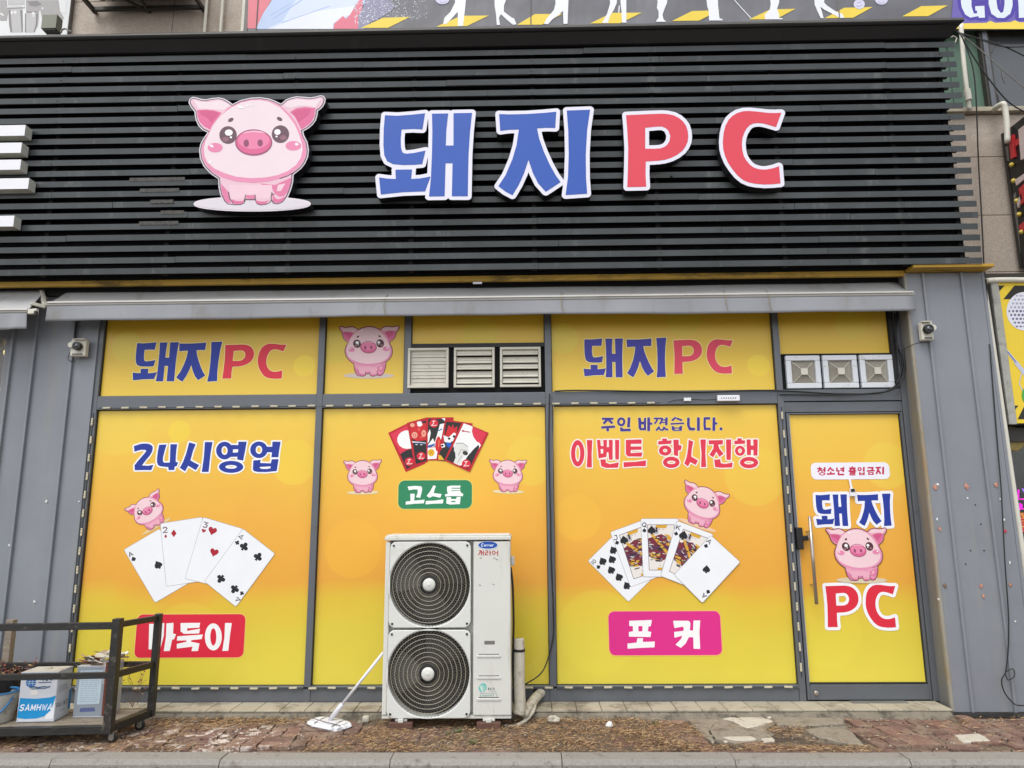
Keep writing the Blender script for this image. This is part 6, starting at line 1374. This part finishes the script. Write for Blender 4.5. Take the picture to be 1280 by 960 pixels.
# projecting red sign
RX = 4.68; rs = thing('projecting_sign', (RX, -.4, 3.83), 'black projecting sign with red and white raised characters and small bulbs at the right edge', 'sign')
MB().box(RX, RX + .26, -1.2, .2, 3.83, 5.2).build('box', MAT['black'], rs, bevel=.004)
MB().box(RX - .006, RX, .165, .2, 3.83, 5.2).build('edge_rail', MAT['blackpaint'], rs)
def on_x(l, d0=.0): return [PXX(x, y, RX - d0) for x, y in l]
def xblock(pts, depth, m, name, y_off=0):
    mb = MB(); yz = on_x(pts); n = len(yz); mb.v = [(RX - .0005, y, z) for y, z in yz] + [(RX - depth, y, z) for y, z in yz]; mb.f = [tuple(range(n, 2 * n)), tuple(reversed(range(n)))] + [(k, (k + 1) % n, n + (k + 1) % n, n + k) for k in range(n)]; mb.mi = [0] * len(mb.f); return mb.build(name, m, rs)
RB = mat('red_block', (206, 52, 58), .4, .06, 8); WB = mat('pale_block', (222, 200, 196), .5, .06, 8)
xblock([(1263, 172), (1269, 168), (1271, 196), (1266, 199)], .02, RB, 'raised_character'); xblock([(1271, 176), (1282, 168), (1283, 176), (1272, 183)], .02, RB, 'raised_character'); xblock([(1276, 162), (1284, 156), (1287, 196), (1279, 200)], .024, WB, 'raised_character')
xblock([(1271, 225), (1284, 216), (1285, 222), (1273, 232)], .02, WB, 'raised_character'); xblock([(1276, 236), (1284, 228), (1285, 250), (1279, 256)], .02, RB, 'raised_character'); xblock([(1273, 252), (1279, 242), (1280, 248), (1275, 260)], .02, WB, 'raised_character')
xblock([(1276, 282), (1286, 274), (1287, 284), (1278, 292)], .02, RB, 'raised_character'); xblock([(1255, 182), (1261, 184), (1262, 201), (1258, 201)], .004, MAT['greycable'], 'worn_patch'); xblock([(1267, 244), (1270, 240), (1276, 318), (1273, 318), (1269, 270)], .004, MAT['greycable'], 'worn_patch')
BU = mat('amber_bulb', (214, 190, 70), .3, .05, 8)
for x, y in ((1266.5, 206), (1269, 226), (1273, 251), (1276, 268), (1279, 290)):
    yy, z = PXX(x, y, RX); MB().lathe((RX, yy, z), [(.002, -.036), (.018, -.03), (.024, -.016), (.018, 0)], 12, 'X').build('bulb', BU, rs, smooth=True)
# neighbour on the left: window sliver with warm lamps inside
nl = thing('left_neighbour_shop', (-5.4, 0, 0), 'sliver of a neighbouring shop window with warm hanging lamps at the left edge', 'building')
MB().box(-8, -4.74, .55, .7, 0, 3.7).build('back_wall', mat('brown_interior', (150, 118, 92), .7, .25, 3), nl)
MB().box(-4.76, -4.672, -.03, .3, 0, 3.66).build('frame_post', MAT['cladding'], nl, bevel=.003); MB().box(-8, -4.76, -.02, .05, 2.52, 2.64).build('transom', MAT['frame'], nl); MB().box(-8, -4.76, -.02, .3, 0, .3).build('base_wall', MAT['frame'], nl)
MB().box(-8, -4.76, -.02, .7, 3.2, 3.7).build('head_panel', MAT['cladding'], nl)
gm = bpy.data.materials.new('clear_pane'); gm.use_nodes = True; b_ = gm.node_tree.nodes['Principled BSDF']; b_.inputs['Base Color'].default_value = (.5, .5, .5, 1); b_.inputs['Roughness'].default_value = .04; b_.inputs['Alpha'].default_value = .25
MB().box(-8, -4.76, .01, .018, 2.64, 3.2).build('window_pane', gm, nl); MB().box(-8, -4.76, .01, .018, .3, 2.52).build('window_pane', MAT['glassdark'], nl)
wl_ = bpy.data.materials.new('lamp_glow'); wl_.use_nodes = True; b_ = wl_.node_tree.nodes['Principled BSDF']; b_.inputs['Base Color'].default_value = (.9, .75, .35, 1); b_.inputs['Emission Color'].default_value = (1, .78, .3, 1); b_.inputs['Emission Strength'].default_value = 1.2
for k, (x, y) in enumerate(((10, 440), (2, 489))):
    X_, Z_ = P(x, y, .3); t = thing('hanging_lamp', (X_, .3, Z_ - .04), ('warm bulb behind the left neighbour glass, the upper one', 'warm bulb behind the left neighbour glass, lower and at the frame edge')[k], 'lamp', 'warm lamps in the left neighbour window')
    MB().lathe((X_, .3, Z_), [(.004, -.05), (.03, -.035), (.038, 0), (.024, .03), (.008, .045)], 14).build('bulb', wl_, t, smooth=True); MB().tube([(X_, .3, Z_ + .04), (X_, .3, Z_ + .5)], .004, 5).build('cord', MAT['cable'], t)

# ================================================================== TROLLEY AND WHAT IT CARRIES
tr = thing('black_trolley', (-3.9, -.8, 0), 'black painted railed trolley with plank deck standing on casters at the left', 'trolley')
FRc, BRc, FLc, BLc = (-2.985, -.93), (-2.905, -.50), (-5.0, -1.09), (-4.95, -.56)
def tp_(c, nm='post', z0=.07, z1=.845, w=.05, m='blackpaint'): return MB().box(c[0] - w / 2, c[0] + w / 2, c[1] - w / 2, c[1] + w / 2, z0, z1).build(nm, MAT[m], tr, bevel=.003)
tp_(FRc, w=.058, z1=.855); tp_(BRc, w=.048, z1=.83); tp_(FLc); tp_(BLc); tp_((-4.075, -.5), z1=.79, w=.055, m='wood')
def rail(a, b, z, h=.045, w=.03, nm='rail', za=0, e=.0):
    A, B = Vector((*a, z)), Vector((*b, z + za)); d = (B - A).normalized(); return MB().obox(A + d * (.03 + e), B - d * (.03 + e), w, h).build(nm, MAT['blackpaint'], tr, bevel=.003)
zt = .805; zm = P(70, 846, -.98)[1]
rail(FRc, FLc, zt, .05); rail(FRc, FLc, zm, .042); rail(FRc, BRc, zt + .005, .042, za=-.012); rail(FRc, BRc, zm - .0, .045, za=-.01); rail(BRc, BLc, zm - .01, .04); 
rail(FRc, FLc, .098, .055, .04); rail(FRc, BRc, .098, .055, .04); rail(BRc, BLc, .098, .055, .04)
for q in range(5):           # deck planks running along the trolley
    u0, u1 = q / 5, (q + 1) / 5; lp = lambda a, b, u: (a[0] + (b[0] - a[0]) * u, a[1] + (b[1] - a[1]) * u)
    y0a, y0b, y1a, y1b = lp(FRc, BRc, u0 * .9 + .05), lp(FLc, BLc, u0 * .9 + .05), lp(FRc, BRc, u1 * .9 + .045), lp(FLc, BLc, u1 * .9 + .045)
    m = MB(); z = .118 + rnd.uniform(-.002, .003); P8 = [(y0b[0], y0b[1]), (y0a[0] - .03, y0a[1]), (y1a[0] - .03, y1a[1] - .004), (y1b[0], y1b[1] - .004)]
    m.v = [(x, y, z) for x, y in P8] + [(x, y, z + .014) for x, y in P8]; m.f = [(3, 2, 1, 0), (4, 5, 6, 7), (0, 1, 5, 4), (1, 2, 6, 5), (2, 3, 7, 6), (3, 0, 4, 7)]; m.mi = [0] * 6; m.build('deck_plank', MAT['wood'], tr, bevel=.002)
for k, (cx, cy) in enumerate(((-2.97, -.90), (-2.93, -.60), (-4.7, -1.0), (-4.7, -.62))):
    MB().box(cx - .02, cx + .02, cy - .025, cy + .025, .066, .078).build('caster_plate', MAT['steel'], tr)
    m = MB(); m.box(cx - .014, cx + .02, cy - .020, cy - .0165, .036, .068).box(cx - .014, cx + .02, cy + .010, cy + .0135, .036, .068); m.build('caster_fork', MAT['steel'], tr)
    MB().lathe((cx, cy - .004, .038), [(.035, -.011), (.039, -.007), (.039, .007), (.035, .011)], 22, 'Y').build('caster_wheel', MAT['black'], tr); MB().lathe((cx, cy - .004, .038), [(.02, -.0135), (.02, .0135)], 14, 'Y').build('wheel_hub', MAT['chrome'], tr)
LAT = {'S': 'r 2 9 8 7 9.4 2.5 9.2 1.2 7.2 3 5.4 7 4.6 8.8 2.8 7 .8 2.5 .6 1 2', 'A': 'r 2 .8 0 5 10 9.2 0; r 1.6 2.4 3.3 7.6 3.3', 'M': 'r 2 1 0 1 10; r 2 9 0 9 10; r 1.8 1 9.6 5 2.5 9 9.6', 'H': 'r 2 1.5 0 1.5 10; r 2 8.5 0 8.5 10; r 1.8 1.5 5 8.5 5', 'W': 'r 1.8 .5 10 2.8 .5 5 8 7.2 .5 9.5 10',
       'P': 'r 2 1.5 0 1.5 10; r 1.8 1.5 9.2 7 9.2 8.6 7 7 4.6 1.5 4.6', 'I': 'r 2 5 0 5 10', 'N': 'r 2 1.5 0 1.5 10; r 2 8.5 0 8.5 10; r 1.8 1.5 9.5 8.5 .5', 'T': 'r 2 5 0 5 10; r 1.8 1 9.2 9 9.2'}
def word(w, u, v, h, adv, sl=.18, wd=.8):
    out = []
    for i, ch in enumerate(w): out += xf(shapes(LAT[ch]), lambda x, y, i=i: (u + (i * adv + x / 10 * wd) * h + y / 10 * h * sl, v + y / 10 * h))
    return out
def tin(x, y, rz, w, d, h, label, front, m, topm):
    t = thing('paint_tin', (x, y, .134), label, 'paint tin', 'square tins on the trolley'); t.rotation_euler = (0, 0, rz)
    MB().box(0, w, 0, d, .004, h).build('tin_body', m, t, bevel=.006, local=True)
    r = MB(); r.box(-.003, w + .003, -.003, d + .003, h - .004, h + .006); r.box(-.002, w + .002, -.002, d + .002, 0, .008); r.build('rim', MAT['tin'], t, bevel=.002, local=True)
    MB().box(.008, w - .008, .008, d - .008, h + .0061, h + .008).build('lid', topm, t, local=True); MB().lathe((w * .5, d * .5, h), [(.03, .008), (.028, .02)], 16).build('cap', topm, t, local=True)
    front(t, w, d, h); return t
def f1(t, w, d, h):
    a = Art(0, .0012)
    a.add([[[(0.004, .03), (.06, .022), (.14, .024), (.2, .040), (.235, .075), (w - .002, .17), (w - .002, .178), (.22, .165), (.12, .158), (.01, .165)]]], ink((30, 150, 214)))
    a.add([[[(.2, .02), (w - .003, .02), (w - .003, .16), (.24, .08), (.2, .045)]]], ink((240, 242, 246)))
    a.add(word('SAMHWA', .012, .078, .042, .93, wd=.78), ink((246, 248, 250)))
    a.add([[ell(.075, .270, .036, .032)]], ink((44, 108, 176))); a.add(xf(shapes('r 3 40 262 110 262; r 3 40 276 112 276; r 3 42 290 108 290; r 3 62 246 66 306; r 3 88 246 84 306'), lambda x, y: (x / 1000, y / 1000)), ink((196, 214, 234)))
    a.add(xf(shapes('r 7 128 288 138 300 150 286; r 7 160 300 160 280; r 7 160 290 172 290; r 7 182 300 182 282 194 284; r 7 204 298 214 282; r 7 222 300 222 282; r 6 128 268 220 270; r 9 70 236 100 240 130 234 165 240 200 236 215 242; r 5 80 226 190 228'), lambda x, y: (x / 1000, y / 1000)), ink((70, 96, 130)))
    a.add([[[(.08, .185), (.13, .185), (.13, .215), (.08, .215)]]], ink((246, 240, 236))); a.build('label_print', t, local=True)
    s_ = MB(); s_.cur = 0
    # print on the right side (turned sheet, text in dark grey)
    sh = word('PAINTS', 0, 0, .034, .88, wd=.74); a2 = Art(0, .0012); a2.add(sh, ink((92, 96, 106))); a2.add([[[(.16, -.04), (.19, -.05), (.19, .1), (.16, .09)]]], ink((36, 140, 206)))
    a2.add(xf(shapes('r 4 20 110 140 114; r 4 20 122 120 126; r 4 20 134 130 137; r 4 20 146 110 149; r 5 60 -30 120 -26'), lambda x, y: (x / 1000, y / 1000)), ink((150, 156, 168)))
    o = a2.build('side_print', t, local=True); o.location = (w, .01, .085); o.rotation_euler = (0, 0, math.pi / 2)
def f2(t, w, d, h):
    a = Art(0, .0012); a.add([[[(.0, .0), (w, .0), (w, h * .64), (w * .86, h * .66), (w * .86, h * .98), (.0, h * .98)]]], ink((150, 158, 168)))
    a.add([[[(.02, .09), (.185, .095), (.19, h * .93), (.025, h * .92)]]], ink((198, 216, 228))); a.add([[[(.045, .038), (.16, .042), (.155, .07), (.05, .066)]]], ink((92, 104, 150)))
    r = random.Random(6); sp_ = ''
    for k in range(15):
        v = 110 + k * 15; u = 36; 
        while u < 165: L_ = r.uniform(10, 36); sp_ += 'r 2.6 %.0f %.0f %.0f %.0f;' % (u, v, min(u + L_, 172), v + r.uniform(-1, 1)); u += L_ + 5
    a.add(xf(shapes(sp_), lambda x, y: (x / 1000, y / 1000)), ink((120, 140, 164))); a.build('label_print', t, local=True)
    MB().box(w - .012, w + .004, -.004, -.0006, .01, h + .03).build('rust_strip', mat('rust_strip', (112, 60, 46), .8, .2, 20), t, local=True)
p0, p1 = G(20, 903, .134), G(64, 901.5, .134); th1 = math.atan2(p1[1] - p0[1], p1[0] - p0[0])
tin(p0[0], p0[1], th1 * .6, .262, .195, .335, 'white and blue square paint tin at the front of the trolley', f1, mat('printed_tin', (216, 220, 228), .32, .03, 5, dirt=((170, 166, 156), .5, 8, .6)), MAT['tintop'])
p0 = G(91, 897, .134); t2 = tin(p0[0], p0[1], .02, .222, .235, .355, 'grey square tin with a faded notice and rusty rubbish on top', f2, MAT['tin'], MAT['tintop'])
r2 = random.Random(12); pile = MB()
for k in range(70):
    x, y = r2.uniform(-.01, .22), r2.uniform(0, .22); z = .362 + .075 * (1 - abs(x - .11) / .16) * r2.random(); a_, b_ = r2.uniform(0, 3.14), r2.uniform(-.9, .9); L_ = r2.uniform(.03, .12)
    dx, dy = math.cos(a_) * L_, math.sin(a_) * L_; w_ = r2.uniform(.01, .05); pile.cur = r2.choice((0, 0, 1, 3, 3, 2)); pile.quad((x, y, z), (x + dx, y + dy, z + b_ * .03), (x + dx - dy * w_ / L_, y + dy + dx * w_ / L_, z + b_ * .03 + .01), (x - dy * w_ / L_, y + dx * w_ / L_, z + .012))
o = pile.build('rubbish', [MAT['tintop'], mat('rust_flake', (170, 96, 52), .9, .2, 30), MAT['scrapwhite'], mat('old_cardboard', (176, 150, 112), .9, .2, 20)], t2, local=True); tag(o, kind='stuff')
# bucket with blue rim and handle
bx, by = -3.86, -.86
bk = thing('paint_bucket', (bx, by, .134), 'grimy white bucket with blue rim and handle half out of frame on the trolley', 'bucket')
MB().lathe((bx, by, .134), [(.105, 0), (.112, .01), (.134, .19), (.134, .2), (.12, .2)], 28, cap=False).build('bucket_body', MAT['bucket'], bk, smooth=True)
BLU = mat('blue_plastic', (46, 116, 170), .45, .1, 12, dirt=((110, 120, 120), .5, 12, .56))
MB().lathe((bx, by, .134), [(.132, .185), (.134, .192), (.134, .208), (.126, .212), (.12, .2)], 28, cap=False).build('rim', BLU, bk, smooth=True); MB().lathe((bx, by, .134), [(.12, .17), (.001, .172)], 24).build('contents', MAT['mortar'], bk)
MB().tube([(bx + .134 * math.cos(t), by + .134 * math.sin(t) - .02 * 0, .134 + .17 - .14 * math.sin((t + 2.6) / 2.4 * math.pi) ** 1.0 * .9) for t in [-2.6 + 2.4 * q / 14 for q in range(15)]], .007, 8).build('handle', BLU, bk, smooth=True)
# planter with dead plants behind
X_ = -3.98; pt_ = thing('planter', (X_, -.66, .134), 'black planter pot of dried plants behind the bucket on the trolley', 'planter')
MB().lathe((X_, -.66, .134), [(.11, 0), (.15, .26), (.158, .27), (.158, .29), (.145, .29), (.14, .26)], 24, cap=False).build('pot', MAT['pot'], pt_); MB().lathe((X_, -.66, .134), [(.142, .262), (.001, .27)], 20).build('earth', MAT['soil'], pt_)
TW = mat('dry_twig', (120, 92, 70), .9, .2, 30); LEAF = mat('withered_leaf', (132, 66, 54), .9, .3, 40); LEAF2 = mat('straw_leaf', (176, 146, 104), .9, .2, 40); GRN = mat('weed_green', (98, 112, 66), .8, .2, 40)
def twig(base, top, r, n, leaf, seed, pts_out, lf_out, col):
    q = random.Random(seed); P0, P1 = Vector(base), Vector(top); pts = []
    for k in range(7):
        u = k / 6; p = P0.lerp(P1, u) + Vector((q.uniform(-1, 1), q.uniform(-1, 1), 0)) * .018 * (1 if 0 < k < 6 else .3); pts.append(p)
    pts_out.cur = 0; pts_out.tube(pts, [r * (1 - .6 * k / 6) for k in range(7)], 4)
    for _ in range(n):
        k = q.randint(2, 6); p = pts[k] + Vector((q.uniform(-.02, .02), q.uniform(-.02, .02), q.uniform(-.01, .02))); a_ = q.uniform(0, 6.3); s_ = leaf * q.uniform(.5, 1.2); d = Vector((math.cos(a_), math.sin(a_) * .6, q.uniform(-.6, .6))) * s_; e = Vector((-d.y, d.x, q.uniform(-.4, .4) * s_)) * .45
        lf_out.cur = col if q.random() < .75 else 1 - col; lf_out.quad(p, p + d * .5 + e, p + d, p + d * .5 - e)
tb, lf = MB(), MB(); q = random.Random(3)
for k in range(13):
    a_ = q.uniform(0, 6.3); twig((X_ + .06 * math.cos(a_), -.66 + .06 * math.sin(a_), .39), (X_ + .2 * math.cos(a_) + .03, -.66 + .14 * math.sin(a_), .39 + q.uniform(.03, .13)), .0035, 16, .026, k, tb, lf, 0)
tb.build('stems', TW, pt_); tag(lf.build('leaves', [LEAF, LEAF2], pt_), kind='stuff')
MB().tube([(X_ - .03, -.8, .42), (X_ + .02, -.83, .40), (X_ + .045, -.83, .34), (X_ + .03, -.82, .26)], .0045, 5).build('hanging_vine', LEAF2, pt_)
tg = thing('dried_weed', (-3.02, -.56, .134), 'thin dried weed with reddish leaves growing up between trolley end and window', 'weed'); tb, lf = MB(), MB()
for k, (x, y, X2, Y2) in enumerate(((165, 884, 160, 815), (168, 880, 176, 846), (172, 880, 182, 838), (168, 882, 163, 826), (166, 884, 156, 858), (175, 876, 178, 828))):
    A_, B_ = P(x, y, -.56), P(X2, Y2, -.55); twig((A_[0], -.56, A_[1]), (B_[0], -.55, B_[1]), .0022, (6, 22, 26, 8, 10, 8)[k], .018, 40 + k, tb, lf, 0)
tb.build('stems', TW, tg); tag(lf.build('leaves', [LEAF, LEAF2], tg), kind='stuff')
tb, lf = MB(), MB(); tw_ = thing('dead_twig', (-3.72, -.6, .45), 'dead twig with pale seed heads sticking up beside the blue and white tin', 'twig')
for k, (x, y, X2, Y2) in enumerate(((34, 838, 45, 827), (38, 836, 41, 830))): A_, B_ = P(x, y, -.62), P(X2, Y2, -.62); twig((A_[0], -.62, A_[1]), (B_[0], -.62, B_[1]), .003, 10, .014, 60 + k, tb, lf, 1)
tb.build('stem', TW, tw_); tag(lf.build('seed_heads', [LEAF, LEAF2], tw_), kind='stuff')

# ================================================================== LITTER ON THE PAVEMENT
NM = [mat('straw_needle', (204, 172, 126), .95, .15, 60), mat('brown_needle', (158, 122, 84), .95, .2, 60), mat('dark_needle', (94, 80, 68), .95, .2, 60), mat('rusty_leaf_bit', (156, 122, 90), .95, .2, 60)]
q = random.Random(21); nd = MB()
def blade(x, y, z, L, w, a, lift, mi):
    c, s_ = math.cos(a), math.sin(a); bx_, by_ = -s_ * w, c * w; k = q.uniform(-.35, .35); c2, s2 = math.cos(a + k), math.sin(a + k); n = len(nd.v)
    mx, my, mz = x + c * L * .5, y + s_ * L * .5, z + lift; ex, ey, ez = mx + c2 * L * .5, my + s2 * L * .5, z + lift * q.uniform(-.2, 1.2)
    nd.v += [(x, y, z), (x + bx_, y + by_, z + w), (mx + bx_, my + by_, mz + w), (mx, my, mz), (ex, ey, max(ez, z))]; nd.f += [(n, n + 1, n + 2, n + 3), (n + 3, n + 2, n + 4)]; nd.mi += [mi, mi]
def strew(zone, n, clump=.0, zz=.002, spread=.012):
    pts = [G(x, y) for x, y in zone]; xs_ = [p[0] for p in pts]; ys_ = [p[1] for p in pts]; cl = [(q.uniform(min(xs_), max(xs_)), q.uniform(min(ys_), max(ys_))) for _ in range(max(4, n // 90))]
    k = 0; guard = 0
    while k < n and guard < n * 12:
        guard += 1
        if q.random() < clump: c = q.choice(cl); x, y = c[0] + q.gauss(0, .09), c[1] + q.gauss(0, .035)
        else: x, y = q.uniform(min(xs_), max(xs_)), q.uniform(min(ys_), max(ys_))
        if not inside((x, y), pts) or y < -1.105 or y > -.30: continue
        mi = q.choices((0, 1, 2, 3), (4, 4, 4, 1))[0]
        if mi == 3 and q.random() < .6: blade(x, y, zz + q.uniform(0, spread), q.uniform(.006, .013), q.uniform(.002, .005), q.uniform(0, 6.3), q.uniform(0, .006), mi)
        else: blade(x, y, zz + q.uniform(-.006, spread), q.uniform(.02, .06), q.uniform(.0009, .0022), q.uniform(0, 6.3), q.uniform(0, .010), mi)
        k += 1
strew([(470, 902), (500, 897), (660, 897), (700, 890), (740, 893), (860, 905), (885, 925), (880, 941), (470, 941), (440, 925)], 11500, .6)
strew([(700, 900), (880, 905), (885, 941), (640, 941)], 2200, .7)
strew([(190, 893), (250, 886), (370, 890), (440, 893), (400, 903), (300, 912), (190, 915)], 3600, .5)
strew([(0, 905), (135, 912), (150, 925), (230, 915), (260, 941), (0, 941)], 2600, .5)
strew([(380, 925), (520, 915), (520, 941), (380, 941)], 1500, .6)
strew([(880, 931), (1070, 933), (1120, 941), (870, 941)], 1300, .5); strew([(950, 905), (1010, 910), (1000, 922), (960, 920)], 350, .5, .004)
strew([(150, 900), (1280, 890), (1280, 941), (150, 941)], 1500, .3); strew([(1150, 905), (1280, 885), (1280, 900), (1200, 915)], 250, .6)
tag(nd.build('dry_needle_litter', NM), 'dry brown pine needles and leaf bits scattered over the pavement', 'litter', kind='stuff')
nd = MB(); 
def strew2(x0, x1, n):
    for _ in range(n): blade(q.uniform(x0, x1), q.uniform(-1.52, -1.285), -.052, q.uniform(.02, .05), q.uniform(.001, .002), q.uniform(0, 6.3), q.uniform(0, .008), q.choice((0, 1, 2, 2)))
strew2(-2.6, -1.9, 260); strew2(-1.2, .2, 420); strew2(1.0, 2.1, 300); strew2(2.1, 4.2, 240); strew2(-4, -2.6, 160)
tag(nd.build('roadside_litter', NM), 'dead needles gathered in front of the kerb', 'litter', kind='stuff')
# dark moss line along the foot of the kerb and crumbs
cb = MB()
for _ in range(1500):
    x = q.uniform(-3.9, 4.1); s_ = q.uniform(.003, .011); y = q.choice((q.uniform(-1.30, -1.276), q.uniform(-1.1, -.34), q.uniform(-1.1, -.34))); z = -.052 if y < -1.2 else -.004
    cb.cur = q.choice((0, 1, 1)) if y > -1.2 else 1; cb.box(x, x + s_, y, y + s_ * .8, z, z + s_ * q.uniform(.6, 1.1))
tag(cb.build('grit', [MAT['paleconcrete'], MAT['soil']]), 'small crumbs of grit and stone on the pavement', 'grit', kind='stuff')
for k, (x, y, s_, lb) in enumerate(((572, 916, .05, 'small pale green weed tuft in front of the outdoor unit'), (592, 930, .04, 'tiny yellowish weed sprout near the kerb below the unit'), (560, 919, .03, 'low green weed left of the pale tuft before the unit'), (820, 906, .035, 'low green weed beside the broken concrete'), (345, 899, .04, 'green weed at the foot of the step left of the mop'), (362, 896, .03, 'small green sprout nearer the mop head'))):
    X_, Y_ = G(x, y); wd = MB()
    for j in range(46):
        a_ = q.uniform(0, 6.3); r_ = q.uniform(0, s_); h_ = q.uniform(.3, 1) * s_ * .8; p = Vector((X_ + math.cos(a_) * r_ * .6, Y_ + math.sin(a_) * r_ * .4, 0)); t_ = p + Vector((math.cos(a_) * s_ * .6, math.sin(a_) * s_ * .4, h_)); e = Vector((-math.sin(a_), math.cos(a_), 0)) * .0022
        wd.quad(p - e, p + e, t_ + e * .4, t_ - e * .4)
    tag(wd.build('weed_tuft', GRN), lb, 'weed')
def rock(x, y, sx, sy, sz, m, label, seed):
    X_, Y_ = G(x, y); r = random.Random(seed); mb = MB(); rings = []
    for (kk, zz) in ((.7, -.004), (1, .3), (.85, .7), (.45, 1)):
        mb.v += [(X_ + sx * kk * math.cos(t) * r.uniform(.8, 1.15), Y_ + sy * kk * math.sin(t) * r.uniform(.8, 1.15), sz * zz * r.uniform(.85, 1.1)) for t in [6.283 * i / 10 for i in range(10)]]
    for j in range(3):
        for i in range(10): a_ = j * 10 + i; b_ = j * 10 + (i + 1) % 10; mb.f.append((a_, b_, b_ + 10, a_ + 10)); mb.mi.append(0)
    mb.f.append(tuple(range(30, 40))); mb.mi.append(0); tag(mb.build('stone', m), label, 'stone')
rock(762, 909, .03, .024, .038, MAT['scrapwhite'], 'white lump of stone on the bricks right of the outdoor unit', 1); rock(692, 903, .055, .035, .05, MAT['paleconcrete'], 'crumpled pale grey rock in the needles beside the drain hose', 2)
rock(955, 897, .03, .02, .03, MAT['paleconcrete'], 'pale chip at the upper end of the screed patch', 3); rock(962, 899, .02, .016, .02, MAT['paleconcrete'], 'smaller pale chip right of the screed patch top', 4); rock(907, 928.5, .018, .012, .014, MAT['paleconcrete'], 'small pale chip left of the lower screed strip', 5)
rock(450, 905, .03, .02, .025, MAT['concrete'], 'grey pebble in the needles right of the mop', 6); rock(1272, 884, .06, .035, .03, MAT['paleconcrete'], 'white grey rubble at the foot of the right pipe', 7); rock(32, 921, .07, .04, .05, MAT['concrete'], 'grey stone lying under the trolley', 8)
